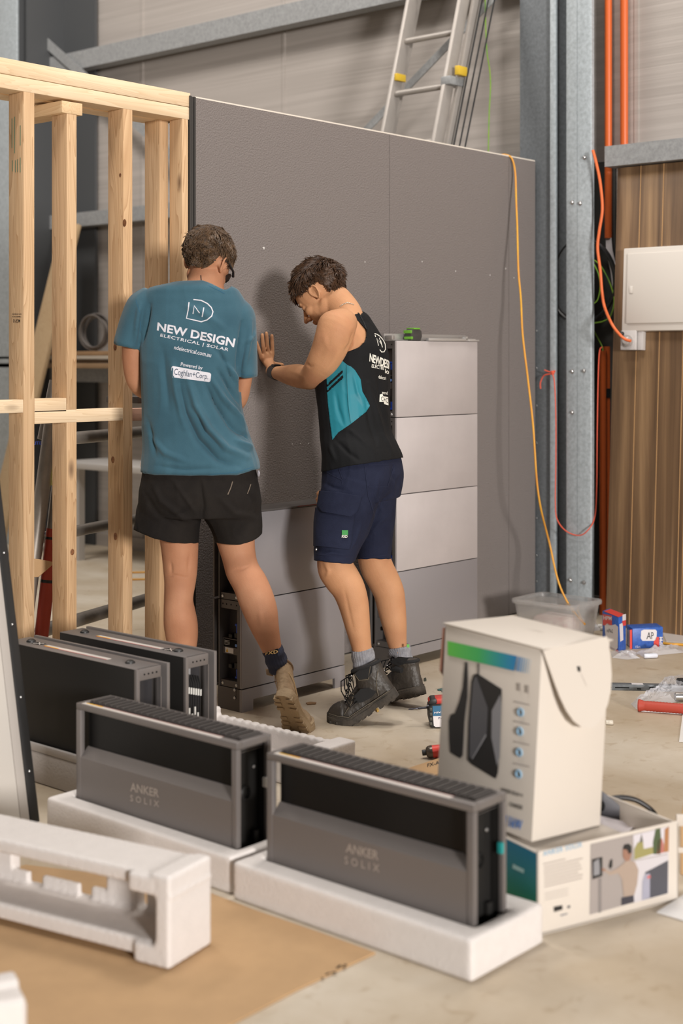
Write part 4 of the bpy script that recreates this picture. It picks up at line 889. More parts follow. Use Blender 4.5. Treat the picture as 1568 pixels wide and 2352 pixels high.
b = MB(); b.poly([cA-e1_*.001+UP*.005, cA-e1_*.001+e2_*.29+UP*.005, cA-e1_*.001+e2_*.29+UP*(zt_-.003), cA-e1_*.001+UP*(zt_-.003)]); part('printed_side', b, tg, lc)
b = MB(); b.poly([fS(1178, 1984)-e1_*.0008, fS(1204, 1997)-e1_*.0008, fS(1203, 2006)-e1_*.0008, fS(1177, 1994)-e1_*.0008]); part('small_print', b, mat('pale_teal', (170, 208, 206), .6), lc)
def pl(pts, m, name, off=.001):
    b = MB(); b.poly([fL(off)(*p) for p in pts]); return part(name, b, m, lc)
b = MB(); textq(b, 'ANKER SOLIX', ((1247, 1967), (1337, 1945), (1336, 1933), (1247, 1955)), fL(.0012), .01, 1.15); part('printed_title', b, pb, lc)
tx = mat('text_lines', (172, 162, 154), .7)
for k, (a_, c_) in enumerate(((1247, 1298), (1249, 1338), (1249, 1330), (1249, 1334), (1250, 1336), (1250, 1328), (1250, 1338), (1250, 1337))):
    v = 1984+k*7.4; pl(((a_, v), (c_, v-(c_-a_)*.24), (c_, v-(c_-a_)*.24+2.6), (a_, v+2.6)), tx, 'text_line')
for k in range(3): pl(((1251, 2052+k*7), (1305, 2040+k*7), (1305, 2042+k*7), (1251, 2054+k*7)), mat('faint_lines', (190, 182, 174), .7), 'text_line')
pl(((1271, 2083), (1291, 2079), (1292, 2089), (1272, 2095)), dk, 'connector_picture'); pl(((1303, 2081), (1309, 2079), (1309, 2085), (1303, 2087)), g1, 'connector_picture'); pl(((1287, 2101), (1303, 2097), (1303, 2100), (1287, 2105)), g2, 'small_print')
pl(((1356, 1939), (1533, 1899), (1531, 2052), (1354, 2101)), mat('print_wall_grey', (158, 150, 146), .6), 'printed_photo')
pl(((1356, 2000), (1453, 1975), (1453, 2074), (1354, 2101)), mat('print_wall_pale', (170, 162, 156), .6), 'printed_photo', .0014) if False else None
pl(((1454, 1918), (1537, 1898), (1535, 1960), (1455, 1976)), mat('print_sky', (206, 202, 208), .6), 'printed_sky', .0014)
pl(((1455, 1978), (1535, 1962), (1534, 2052), (1455, 2074)), mat('print_house', (200, 196, 200), .6), 'printed_house', .0014)
for (pts, c) in ((((1456, 1950), (1464, 1935), (1476, 1932), (1478, 1950), (1500, 1945), (1502, 1960), (1456, 1975)), (150, 144, 92)), (((1500, 1962), (1499, 1935), (1505, 1905), (1516, 1902), (1518, 1930), (1516, 1962)), (74, 88, 58)), (((1508, 1962), (1510, 1930), (1520, 1925), (1524, 1940), (1524, 1958)), (176, 110, 100)), (((1524, 1958), (1526, 1905), (1536, 1898), (1535, 1956)), (164, 116, 76)), (((1468, 1935), (1473, 1915), (1477, 1934)), (110, 108, 104))):
    pl(pts, mat('print_foliage', c, .7), 'printed_foliage', .0018)
pl(((1474, 2068), (1475, 2025), (1482, 2003), (1500, 1994), (1534, 1976), (1533, 2052)), mat('print_car', (78, 78, 86), .5), 'printed_car', .0018); pl(((1474, 2068), (1475, 2025), (1480, 2008), (1492, 2006), (1492, 2062)), mat('print_car2', (160, 160, 176), .5), 'printed_car', .0022); pl(((1486, 2012), (1493, 2010), (1494, 2016), (1486, 2019)), mat('print_lamp', (196, 110, 110), .5), 'printed_lamp', .0026)
pl(((1359, 1974), (1383, 1968), (1383, 2012), (1360, 2020)), dk, 'printed_device', .0018); pl(((1363, 1980), (1375, 1972), (1377, 1990), (1377, 2008), (1363, 2012)), g2, 'printed_device', .0022); pl(((1397, 1990), (1401, 1975), (1406, 1973), (1406, 1990), (1401, 1997)), dk, 'printed_device', .0018); pl(((1374, 2018), (1381, 2016), (1381, 2095), (1374, 2097)), mat('print_post', (132, 126, 124), .6), 'printed_post', .0018)
man = mat('print_jumper', (166, 148, 134), .7); skn = mat('print_skin', (150, 112, 94), .7)
pl(((1430, 1984), (1440, 1974), (1458, 1980), (1466, 1998), (1463, 2030), (1456, 2056), (1432, 2060), (1428, 2020), (1420, 2006), (1400, 2010), (1385, 2000), (1386, 1994), (1402, 2002), (1418, 1994)), man, 'printed_person', .0022); pl(((1382, 1994), (1390, 1996), (1388, 2002), (1382, 1999)), skn, 'printed_hand', .0024)
pl(((1430, 1952), (1436, 1944), (1446, 1944), (1450, 1960), (1446, 1976), (1436, 1978), (1430, 1968)), skn, 'printed_head', .0024); pl(((1430, 1950), (1434, 1940), (1444, 1938), (1450, 1944), (1450, 1958), (1444, 1962), (1440, 1952)), dk, 'printed_hair', .0028); pl(((1427, 2062), (1455, 2056), (1456, 2072), (1427, 2080)), mat('print_trousers', (60, 58, 66), .7), 'printed_trousers', .0024)
# things inside and behind the open carton
ch = thing('charger_unit', cA+e1_*.33+e2_*.16, 'dark wedge shaped charger lying in the open printed carton', 'charger')
c0 = cA+e1_*.285+e2_*.10
def Q(u, v, Y): return P(u, v, Y)
b = MB(); b.prism([Q(1374, 1812, 3.78), Q(1382, 1818, 3.78), Q(1420, 1850, 3.78), Q(1465, 1890, 3.78), Q(1462, 1893, 3.78), Q(1374, 1872, 3.78)], -FW*.05+UP*.01, .002); part('body', b, mat('dark_slate', (74, 74, 80), .5), ch)
b = MB(); b.ell(Q(1385, 1850, 3.735), .02, .006, .015, Matrix(((1, 0, 0), (0, 1, 0), (0, 0, 1))), 14); part('socket_recess', b, M['blkm'], ch)
b = MB(); b.prism([Q(1372, 1872, 3.72), Q(1462, 1893, 3.72), Q(1440, 1912, 3.62), Q(1374, 1925, 3.62)], UP*-.006); part('tray_sheet', b, mat('pale_lilac', (206, 200, 204), .6), ch)
b = tubewalk(((1392, 1840), (1405, 1834), (1430, 1832), (1460, 1838), (1490, 1856), (1506, 1874), (1514, 1890)), lambda u, v: P(u, v, 3.84), .0072, 10); single('charging_cable', b, M['bcord'], 'thick black cable arching out of the open printed carton', 'cable')
b = MB(); b.prism([P(1452, 1882, 3.86), P(1478, 1866, 3.9), P(1515, 1882, 3.9), P(1508, 1900, 3.8), P(1460, 1906, 3.8)], UP*-.004); single('cardboard_insert', b, M['card'], 'brown cardboard insert under the black cable arch', 'cardboard')
b = MB(); b.prism([P(1410, 1845, 3.88), P(1436, 1842, 3.92), P(1444, 1880, 3.9), P(1426, 1872, 3.86)], UP*-.004); single('cardboard_insert', b, M['card'], 'small cardboard insert between the dark charger and the cable', 'cardboard')
cb = thing('brown_carton', ong(1600, 2040), 'brown and white carton cut by the right edge behind the printed carton', 'box')
g0 = ong(1562, 2010); 
b = MB(); b.obox(g0, RT*.5, (RT*.3+FW).normalized()*.25, UP*.15, .003); part('carton_body', b, M['card'], cb)
b = MB(); b.obox(g0-RT*.012+UP*.13-FW*.008, RT*.5, FW*.01, UP*.03, .002); b.obox(g0-RT*.01-FW*.007+UP*.060, RT*.5, FW*.005, UP*.014, .001); part('white_lip', b, M['cwht'], cb)
# brown carton behind the tall white one
zc_ = .055; t5 = thing('brown_carton', ong(1000, 1800), 'low brown cardboard box between the white carton and the nearest unit', 'box')
g = [ong(u, v, zc_) for u, v in ((925, 1768), (1011, 1740), (1100, 1700), (1130, 1760), (1012, 1776), (965, 1790), (930, 1778))]
b = MB(); b.prism([V3((p.x, p.y, .001)) for p in g], UP*zc_, .002); part('carton_body', b, M['card'], t5)
b = MB(); textq(b, 'FX-A', ((981, 1762), (1009, 1755), (1008, 1747), (981, 1754)), lambda u, v: ong(u, v, zc_+.002), .01); part('lettering', b, M['ink'], t5)

# ---------------- power tools on the floor
M['mred'] = mat('tool_red', (196, 58, 48), .45); M['mblk'] = mat('tool_black', (36, 36, 36), .5)
Yd = (ong(985, 1673)-CO).dot(FW)
dr = thing('cordless_drill', ong(1010, 1673), 'cordless drill with a blue and white label lying behind the white carton', 'drill')
D_ = lambda u, v, dy=0: P(u, v, Yd+dy)
b = MB(); b.prism([D_(984, 1625), D_(992, 1620), D_(1075, 1616), D_(1075, 1668), D_(1000, 1672), D_(990, 1671), D_(984, 1655)], FW*.09, .004); part('battery_base', b, M['mblk'], dr)
b = MB(); b.prism([D_(993, 1606, .02), D_(1005, 1604, .02), D_(1075, 1600, .02), D_(1075, 1618, .02), D_(996, 1619, .02), D_(984, 1618, .02), D_(984, 1610, .02)], FW*.06, .004); part('housing', b, M['mred'], dr)
b = MB(); b.prism([D_(984, 1612, .018), D_(990, 1606, .018), D_(1002, 1605, .018), D_(1004, 1614, .018), D_(1000, 1619, .018), D_(985, 1619, .018)], FW*.064, .003); part('nose', b, M['mblk'], dr)
b = MB(); b.prism([D_(993, 1622, -.002), D_(1075, 1618, -.002), D_(1075, 1642, -.002), D_(994, 1645, -.002)], FW*.002); part('label_panel', b, mat('label_blue', (46, 104, 140), .4), dr, 'blue half of the label')
b = MB(); b.prism([D_(994, 1645, -.002), D_(1075, 1642, -.002), D_(1075, 1667, -.002), D_(1000, 1670, -.002), D_(996, 1667, -.002)], FW*.002); part('label_panel', b, M['hwht'], dr, 'white half of the label')
b = MB(); textq(b, 'MAINTAIN', ((1040, 1632), (997, 1635), (997, 1639), (1040, 1636)), lambda u, v: D_(u, v, -.003), .02); part('lettering', b, M['hwht'], dr, 'MAINTAIN, upside down')
b = MB(); textq(b, 'DESIGN', ((1048, 1645), (1007, 1647), (1007, 1652), (1048, 1650)), lambda u, v: D_(u, v, -.003), .01); part('lettering', b, M['navy'], dr, 'DESIGN, upside down')
b = MB()
for k in range(4): b.prism([D_(986, 1626+k*11, -.003), D_(992, 1626+k*11, -.003), D_(993, 1633+k*11, -.003), D_(987, 1633+k*11, -.003)], FW*.004, .001)
psplit('rib', b, mat('worn_black', (70, 68, 60), .6), dr)
b = MB(); a = D_(979, 1625, .03); d = (D_(936, 1629.5, .03)-a); Ld = d.length; b.lathe(a-d*.12, d, [(.011, -.01), (.011, .006), (.0045, .007), (.0042, Ld*.55), (.002, Ld*.56), (.0035, Ld*.60), (.0025, Ld*.75), (.0032, Ld*.9), (.002, Ld*1.08)], 10); part('screw_bit', b, mat('dark_steel', (70, 70, 76), .3, .8), dr)
Yi = (ong(990, 1742)-CO).dot(FW)
im = thing('impact_driver', ong(995, 1744), 'round-nosed red impact driver on the floor beside the brown box', 'drill')
I_ = lambda u, v, dy=0: P(u, v, Yi+dy)
a = I_(969, 1729, .0); ax = (I_(1011, 1724)-a).normalized()
k_ = Yi/F
b = MB(); b.lathe(a, ax, [(.0, 0), (6*k_, .0), (7*k_, 1*k_), (7*k_, 8*k_), (4*k_, 8.5*k_)], 14); part('collar', b, M['mblk'], im)
b = MB(); b.lathe(a, ax, [(6*k_, 8.5*k_), (10*k_, 10*k_), (13.5*k_, 14*k_), (14.5*k_, 19*k_), (14.5*k_, 24*k_)], 20); part('nose', b, mat('smoky_metal', (96, 88, 80), .3, .7), im)
b = MB(); b.lathe(a, ax, [(14.5*k_, 24*k_), (14*k_, 25*k_), (13.5*k_, 60*k_), (10*k_, 90*k_), (0, 92*k_)], 20); b.prism([a+ax*30*k_+UP*-.02, a+ax*60*k_+UP*-.02, a+ax*70*k_+UP*-.045, a+ax*34*k_+UP*-.045], FW*.02, .002); part('housing', b, M['mred'], im)

# ================================================================ LADDER BEHIND THE WALL
M['alu'] = mat('ladder_aluminium', (164, 158, 152), .5, .3, var=.06, vscale=12)
ld = thing('extension_ladder', (5.4, 5.6, 0), 'aluminium extension ladder leaning behind the charcoal wall', 'ladder')
# leaning: foot away from the back wall, top against it
yL, yR = 4.95, 4.58
def rail(y, w, pts, dx=0, name='rail', m=None, th=.025):
    (x0_, z0_), (x1_, z1_) = pts; b = MB(); d = V3((x1_-x0_, 0, z1_-z0_)); nn = V3((d.z, 0, -d.x)).normalized(); b.obox(V3((x0_+dx, y, z0_))-nn*w/2, d, V3((0, th, 0)), nn*w, .002); return part(name, b, m or M['alu'], ld)
def lx_at(u, v, y): p = ony(u, v, y); return p
pa, pb_ = lx_at(892, 300, yL), lx_at(950, 0, yL)
sl = (pb_.x-pa.x)/(pb_.z-pa.z); xf = pa.x-sl*pa.z
zt2 = 4.6
foot = lambda x, z0=0: ((x+sl*z0, z0), (x+sl*zt2, zt2))
rail(yL, .075, foot(xf)); rail(yR, .075, foot(xf)); rail(yL+.03, .06, foot(xf, 2.0), .07, th=.02); rail(yR-.03, .06, foot(xf, 2.0), .07, th=.02)
for k in range(3, 13):
    z = lx_at(985, 210, (yL+yR)/2).z+(k-8)*.305
    if z < .1 or z > zt2: continue
    x = xf+sl*z
    b = MB(); b.tube([(x, yR+.02, z), (x, yL+.01, z)], .017, 12); part('rung', b, M['alu'], ld)
b = MB(); z = lx_at(985, 212, yL).z; x = xf+sl*z; b.box(x-.03, x+.05, yL-.022, yL-.001, z+.02, z+.06, .004); part('latch', b, mat('yellow_latch', (206, 172, 50), .5), ld, 'yellow latch')
b = MB(); z = lx_at(1050, 170, yR).z; x = xf+sl*z; b.box(x-.02, x+.06, yR-.06, yR-.033, z-.02, z+.03, .004); part('latch', b, mat('yellow_latch', (206, 172, 50), .5), ld, 'yellow latch')
b = MB(); z = lx_at(1035, 180, yR).z; x = xf+sl*z; b.box(x-.05, x+.07, yR-.036, yR+.03, z-.04, z+.005, .003); part('guide_bracket', b, M['girt'], ld)
for k in range(3): # hauling ropes
    b = MB(); dy = -.06-k*.022; b.tube([(xf+sl*2.2+.05+k*.02, yR+dy, 2.2), (xf+sl*zt2+.09+k*.03, yR+dy*1.1, zt2)], .005, 6); part('rope', b, M['bcord'], ld, 'black rope')

# ================================================================ BEHIND THE STUDS
# shelf with boards and a coil
sh = thing('storage_shelf', (6.3, 7.8, 1.3), 'stored timber boards lying on the wall girt behind the studs', 'boards')
zs = onx(210, 846, 6.2).z
b = MB(); b.box(6.20, 6.44, 6.2, 9.0, zs, zs+.035, .003); part('board', b, mat('board_a', (150, 122, 92), .7, var=.1), sh)
b = MB(); b.box(6.22, 6.44, 6.5, 8.8, zs+.037, zs+.06, .003); part('board', b, mat('board_b', (112, 92, 72), .7, var=.1), sh)
b = MB(); b.box(6.20, 6.44, 6.4, 8.9, zs+.062, zs+.085, .003); part('board', b, mat('board_c', (186, 176, 162), .7), sh)
b = MB(); b.box(6.21, 6.44, 6.5, 8.6, zs+.087, zs+.118, .003); part('board', b, mat('board_d', (158, 126, 92), .7, var=.1), sh)
cen = onx(220, 775, 6.28); cen.z = zs+.119+.13
b = MB()
for k in range(5): b.torus(cen+V3((.012*k-.03, .012*math.sin(k*2), .006*math.cos(k*3))), (1, .15+.1*math.sin(k), .08*math.cos(k)), .112+.005*(k % 3), .007, 36, 8)
single('hose_coil', b, mat('grey_hose', (104, 98, 94), .5), 'grey hose coil standing on the stored boards behind the studs', 'hose')
b = MB(); b.obox(V3((5.70, 8.05, .0)), V3((.68, .0, 2.30)), V3((0, .20, 0)), V3((-.03, 0, .01)), .002); single('leaning_board', b, pine('plank', 2, (176, 148, 112), (190, 164, 128)), 'wide pale board leaning on the back wall behind the left studs', 'board')
b = MB(); b.box(5.95, 6.4, 6.1, 7.8, .62, .66, .003); b.box(6.0, 6.05, 6.2, 6.25, 0, .62); b.box(6.0, 6.05, 7.6, 7.65, 0, .62); b.box(6.35, 6.4, 6.2, 6.25, 0, .62); b.box(6.35, 6.4, 7.6, 7.65, 0, .62)
single('low_bench', b, mat('bench_grey', (190, 186, 182), .6), 'low pale bench far behind the studs', 'bench')
b = MB(); b.box(5.98, 6.2, 6.3, 6.95, .662, .69, .003); single('timber_offcut', b, mat('offcut_pine', (176, 140, 100), .7), 'timber offcut lying on the low bench behind the studs', 'offcut')
# tubular trestle
PT = lambda u, v, Y: P(u, v, Y+.27)
M['tube'] = mat('trestle_aluminium', (140, 134, 127), .42, .5, var=.12, vscale=20)
ts = thing('tube_trestle', PT(110, 1450, 5.45), 'aluminium tube trestle with printed stickers right behind the studs', 'trestle')
def tb_(a, c, r, name, m=None, label=None):
    b = MB(); b.tube([a, c], r, 16); return part(name, b, m or M['tube'], ts, label)
cdir = (FW+RT*.43).normalized()
tb_(PT(118, 975, 5.35), PT(48, 1500, 5.30), .030, 'leg'); tb_(PT(128, 875, 5.45), PT(100, 1010, 5.42), .026, 'leg_tube')
tb_(PT(140, 1060, 5.38), PT(95, 1462, 5.33), .027, 'leg')
for (u, v, r_) in ((128, 1010, .026), (92, 1236, .024), (92, 1450, .028)):
    a = PT(u, v, 5.45); tb_(a, a+cdir*2.2, r_, 'crossbar')
b = MB(); b.lathe(PT(130, 1008, 5.43)-cdir*.05, cdir, [(.030, 0), (.036, .02), (.030, .05), (.028, .07)], 16); part('joint', b, M['tube'], ts)
def sticker(u0, v0, u1, v1, r_, m, name, lab=None, Ya=5.38, Yb=5.33):
    b = MB(); b.tube([PT(u0, v0, Ya), PT(u1, v1, Yb)], r_, 18, False); return part(name, b, m, ts, lab)
f_ = lambda v: 140-(v-1060)*45/402
F2 = lambda v: 5.38-.05*(v-1060)/402
def stk(v0, v1, r_, m, name, lab=None): return sticker(f_(v0), v0, f_(v1), v1, r_, m, name, lab, F2(v0), F2(v1))
stk(1214, 1462, .0276, mat('sticker_red', (150, 52, 34), .5), 'sticker', 'red sticker'); stk(1233, 1239, .0279, M['blk'], 'sticker_band', 'black band'); stk(1331, 1338, .0279, M['blk'], 'sticker_band', 'black band')
stk(1078, 1116, .0276, mat('sticker_yellow', (222, 206, 30), .45), 'sticker', 'yellow sticker')
Yt = 5.38-.03
b = MB(); textq(b, 'WERLITE', ((92, 1228), (117, 1228), (117, 1222), (92, 1222)), lambda u, v: PT(u, v, Yt), .02); part('lettering', b, mat('blue_ink', (40, 60, 150), .5), ts)
b = MB(); textq(b, 'RANGER', ((88, 1239), (110, 1239), (110, 1234), (88, 1234)), lambda u, v: PT(u, v, Yt), .02); part('lettering', b, M['wht'], ts)
b = MB(); textq(b, 'LITE', ((76, 1021), (95, 1021), (95, 1014), (76, 1014)), lambda u, v: PT(u, v, 5.30), .02); part('lettering', b, mat('blue_ink', (40, 60, 150), .5), ts)
b = MB(); b.prism([PT(60, 1282, 5.22), PT(88, 1284, 5.22), PT(124, 1291, 5.22), PT(116, 1300, 5.22), PT(88, 1325, 5.22), PT(60, 1326, 5.22)], FW*.006-UP*.002); single('cardboard_flap', b, M['card'], 'torn cardboard flap poking out beside the red sticker', 'cardboard')
for (v0_, lbl) in ((1315, 'upper'), (1331, 'lower')):
    b = MB(); b.tube([ong(300, v0_, .006), ong(345, v0_-1, .006), ong(380, v0_, .006)], .006, 6); single('extension_lead', b, M['ycord'], lbl+' of two yellow leads on the floor behind the right studs', 'cable', 'yellow leads behind the studs')
b = MB(); b.box(ony(305, 900, 4.45).x, ony(335, 900, 4.45).x+.1, 4.42, 4.62, ony(320, 926, 4.45).z, ony(320, 911, 4.45).z, .002); single('metal_shelf', b, M['frame'], 'dark metal ledge between the studs beside the elbow of the man in teal', 'ledge')
# ================================================================ PEOPLE
def remeshed(mb, vox, smooth=2, name='tmp', fac=.5):
    """one continuous skin from overlapping closed shapes"""
    me = bpy.data.meshes.new(name); mb.bm.normal_update(); mb.bm.to_mesh(me); mb.bm.free()
    o = bpy.data.objects.new(name, me); COL.objects.link(o)
    m = o.modifiers.new('r', 'REMESH'); m.mode = 'VOXEL'; m.voxel_size = vox; m.adaptivity = 0
    if smooth: s_ = o.modifiers.new('s', 'SMOOTH'); s_.iterations = smooth; s_.factor = fac
    dg = bpy.context.evaluated_depsgraph_get(); dg.update(); out = bpy.data.meshes.new_from_object(o.evaluated_get(dg))
    bpy.data.objects.remove(o); bpy.data.meshes.remove(me)
    for p in out.polygons: p.use_smooth = True
    return out
def limb(b, st, n=28, cap=True):
    """tapering tube through measured stations (u, v, distance, half width in picture units, half depth in metres)"""
    ps = [P(s[0], s[1], s[2]) for s in st]; R = []
    vd = ray(st[len(st)//2][0], st[len(st)//2][1]).normalized()
    rs = []
    for i, s in enumerate(st):
        t = (ps[min(i+1, len(ps)-1)]-ps[max(i-1, 0)]).normalized()
        A_ = t.cross(vd)
        if A_.length < .25: A_ = RT.copy() if not rs else rs[-1][1]
        A_.normalize(); B_ = A_.cross(t).normalized(); hw = s[3]*s[2]/F; dp = s[4] if len(s) > 4 else hw
        if rs and A_.dot(rs[-1][1]) < 0: A_ = -A_; B_ = -B_
        rs.append((ps[i], A_, B_, hw, dp, t))
    def ring(p, A_, B_, hw, dp): return [p+A_*math.cos(2*math.pi*k/n)*hw+B_*math.sin(2*math.pi*k/n)*dp for k in range(n)]
    if cap:
        p, A_, B_, hw, dp, t = rs[0]
        for q in (.92, .7, .4): R.append(ring(p-t*min(hw, dp)*q*.8, A_, B_, hw*math.sqrt(1-q*q), dp*math.sqrt(1-q*q)))
    # smooth interpolation
    for i in range(len(rs)-1):
        for k in range(4):
            f = k/4; g = [rs[max(i-1, 0)], rs[i], rs[i+1], rs[min(i+2, len(rs)-1)]]
            cr = lambda a, b_, c, d: .5*((2*b_)+(c-a)*f+(2*a-5*b_+4*c-d)*f*f+(3*b_-a-3*c+d)*f**3)
            p = cr(g[0][0], g[1][0], g[2][0], g[3][0]); hw = cr(*[x[3] for x in g]); dp = cr(*[x[4] for x in g])
            A_ = (g[1][1]*(1-f)+g[2][1]*f).normalized(); B_ = (g[1][2]*(1-f)+g[2][2]*f).normalized(); R.append(ring(p, A_, B_, hw, dp))
    p, A_, B_, hw, dp, t = rs[-1]; R.append(ring(p, A_, B_, hw, dp))
    if cap:
        for q in (.4, .7, .92): R.append(ring(p+t*min(hw, dp)*q*.8, A_, B_, hw*math.sqrt(1-q*q), dp*math.sqrt(1-q*q)))
    b.rings(R); return b
def torso(b, st, lat, ratio=1.5, n=28, sq=2.4):
    """body rings: level ellipses with the long axis along lat; (u, v, distance, half width in picture units[, ratio])"""
    fr_ = V3((-lat.y, lat.x, 0)); R = []; cl = lat.dot(RT); cf = fr_.dot(RT)
    for i in range(len(st)-1):
        for k in range(4):
            f = k/4; g = [st[max(i-1, 0)], st[i], st[i+1], st[min(i+2, len(st)-1)]]
            s = [.5*((2*g[1][j])+(g[2][j]-g[0][j])*f+(2*g[0][j]-5*g[1][j]+4*g[2][j]-g[3][j])*f*f+(3*g[1][j]-g[0][j]-3*g[2][j]+g[3][j])*f**3) for j in range(4)]
            rt_ = (g[1][4]*(1-f)+g[2][4]*f) if len(g[1]) > 4 else ratio
            hw = s[3]*s[2]/F; bb = hw/math.sqrt((rt_*cl)**2+cf**2); aa = bb*rt_; c = P(s[0], s[1], s[2])
            R.append([c+lat*aa*math.copysign(abs(math.cos(t))**(2/sq), math.cos(t))+fr_*bb*math.copysign(abs(math.sin(t))**(2/sq), math.sin(t)) for t in [2*math.pi*q/n for q in range(n)]])
    b.rings(R); return b
def me_child(name, me, mats, parent, label=None):
    base = wbase(parent); me.transform(Matrix.Translation(-base)); me.name = name
    me.materials.clear()
    for m in (mats if isinstance(mats, (list, tuple)) else [mats]): me.materials.append(m)
    o = link(name, me, None, parent)
    if label: o['label'] = label
    return o
def dist_seg(p, a, b):
    ax, ay = a; bx, by = b; dx, dy = bx-ax, by-ay; L2 = dx*dx+dy*dy or 1e-9
    t = max(0, min(1, ((p[0]-ax)*dx+(p[1]-ay)*dy)/L2)); qx, qy = ax+dx*t, ay+dy*t
    return math.hypot(p[0]-qx, p[1]-qy), t, (qx, qy)
def folds(me, curves, amp=1.4, facing=True):
    """cloth folds: ridges and valleys along measured lines on the side that faces the lens"""
    me.update(); vs = me.vertices; out = []; curves = [(a, w*.8, h) for a, w, h in curves]
    for v in vs:
        if facing and v.normal.dot(CO-v.co) < .0: out.append(0); continue
        q = px(v.co); h = 0
        for (pts, wd, a_) in curves:
            best = 1e9; tt = 0
            for i in range(len(pts)-1):
                d, t, _ = dist_seg(q, pts[i], pts[i+1])
                if d < best: best = d; tt = (i+t)/(len(pts)-1)
            if best < wd*3: h += a_*math.exp(-(best/wd)**2)*math.sin(math.pi*min(.97, max(.03, tt)))**.6
        w_ = min(1, max(0, v.normal.dot((CO-v.co).normalized())*2.2)) if facing else 1
        out.append(h*amp*w_)
    ns = [v.normal.copy() for v in vs]
    for v, h, n in zip(vs, out, ns): v.co += n*h
    me.update()
def wrinkle(me, amp, sc_, st=(1, 1, 1), seed=0, amp2=0, sc2=60):
    me.update(); ns = [v.normal.copy() for v in me.vertices]
    for v, n in zip(me.vertices, ns):
        c = V3((v.co.x*st[0], v.co.y*st[1], v.co.z*st[2]))*sc_+V3((seed, seed*2, 0))
        a = 1-abs(noise.noise(c))*2; h = amp*(a**3 if a > 0 else 0)+amp*.6*noise.noise(c*.5)
        if amp2: h += amp2*noise.noise(v.co*sc2)
        v.co += n*h
    me.update()
def inpoly(p, poly):
    x, y = p; c = False; j = len(poly)-1
    for i in range(len(poly)):
        xi, yi = poly[i]; xj, yj = poly[j]
        if (yi > y) != (yj > y) and x < (xj-xi)*(y-yi)/(yj-yi)+xi: c = not c
        j = i
    return c
def snap(me, poly, r=3.2, facing=True):
    me.update()
    for v in me.vertices:
        if facing and v.normal.dot(CO-v.co) < 0: continue
        q = px(v.co); best = (1e9, 0, None)
        for i in range(len(poly)):
            d = dist_seg(q, poly[i], poly[(i+1) % len(poly)])
            if d[0] < best[0]: best = d
        if best[0] < r*.62:
            Y = (v.co-CO).dot(FW); v.co += RT*((best[2][0]-q[0])*Y/F)-UP*((best[2][1]-q[1])*Y/F)
def cut(me, tests):
    """open the cloth where a face centre passes one of the tests"""
    bm = bmesh.new(); bm.from_mesh(me); dl = [f for f in bm.faces if any(t(f.calc_center_median(), f.normal) for t in tests)]
    bmesh.ops.delete(bm, geom=dl, context='FACES')
    for _ in range(10):
        mv = {}
        for v in bm.verts:
            be = [e for e in v.link_edges if len(e.link_faces) == 1]
            if len(be) == 2: mv[v] = (v.co*2+be[0].other_vert(v).co+be[1].other_vert(v).co)/4
        for v, c in mv.items(): v.co = c
    bm.to_mesh(me); bm.free(); me.update()
def paint(me, poly, idx, facing=True):
    me.update()
    for f in me.polygons:
        if facing and f.normal.dot(CO-f.center) < 0: continue
        if inpoly(px(f.center), poly): f.material_index = idx
def bvh(me): return BVHTree.FromPolygons([v.co for v in me.vertices], [tuple(p.vertices) for p in me.polygons])
def decal(body, q4, tree, lift=.0018, bold=.01, space=1.0, sub=2.6, shape=None, warp=None):
    """print wrapped on the cloth: flat letters cut fine and laid on the surface seen from the front"""
    if shape is None: vs, fs, W, Hh = textmesh(body, bold, space)
    else:
        vs, fs = shape; W = Hh = 1
    bm = bmesh.new(); vv = [bm.verts.new((x/W, y/Hh, 0)) for x, y in vs]
    for f in fs:
        try: bm.faces.new([vv[i] for i in f])
        except ValueError: pass
    bmesh.ops.triangulate(bm, faces=bm.faces[:])
    (ax, ay), (bx, by), (cx, cy), (dx, dy) = q4
    wpx = math.hypot(bx-ax, by-ay); hpx = math.hypot(dx-ax, dy-ay)
    for _ in range(4):
        el = [e for e in bm.edges if math.hypot((e.verts[0].co.x-e.verts[1].co.x)*wpx, (e.verts[0].co.y-e.verts[1].co.y)*hpx) > sub]
        if not el: break
        bmesh.ops.subdivide_edges(bm, edges=el, cuts=1); bmesh.ops.triangulate(bm, faces=bm.faces[:])
    bad = []
    for v in bm.verts:
        s_, t_ = v.co.x, v.co.y; u_ = ax*(1-s_)*(1-t_)+bx*s_*(1-t_)+cx*s_*t_+dx*(1-s_)*t_; w_ = ay*(1-s_)*(1-t_)+by*s_*(1-t_)+cy*s_*t_+dy*(1-s_)*t_
        if warp: u_, w_ = warp(u_, w_)
        r = ray(u_, w_).normalized(); h = tree.ray_cast(CO, r)
        if h[0] is None: bad.append(v); continue
        v.co = h[0]-r*lift
    bmesh.ops.delete(bm, geom=bad, context='VERTS')
    mb = MB(); mb.bm.free(); mb.bm = bm
    for f in bm.faces: f.smooth = True
    return mb
def stroke(pts, w, closed=False):
    """outline strip in unit picture coordinates"""
    vs, fs = [], []; n = len(pts)
    for i in range(n):
        a = pts[i-1] if i or closed else pts[i]; c = pts[(i+1) % n] if i < n-1 or closed else pts[i]
        dx, dy = c[0]-a[0], c[1]-a[1]; L_ = math.hypot(dx, dy) or 1; nx, ny = -dy/L_*w/2, dx/L_*w/2
        vs += [(pts[i][0]+nx, pts[i][1]+ny), (pts[i][0]-nx, pts[i][1]-ny)]
    for i in range(n if closed else n-1):
        j = (i+1) % n; fs.append((2*i, 2*i+1, 2*j+1, 2*j))
    return vs, fs
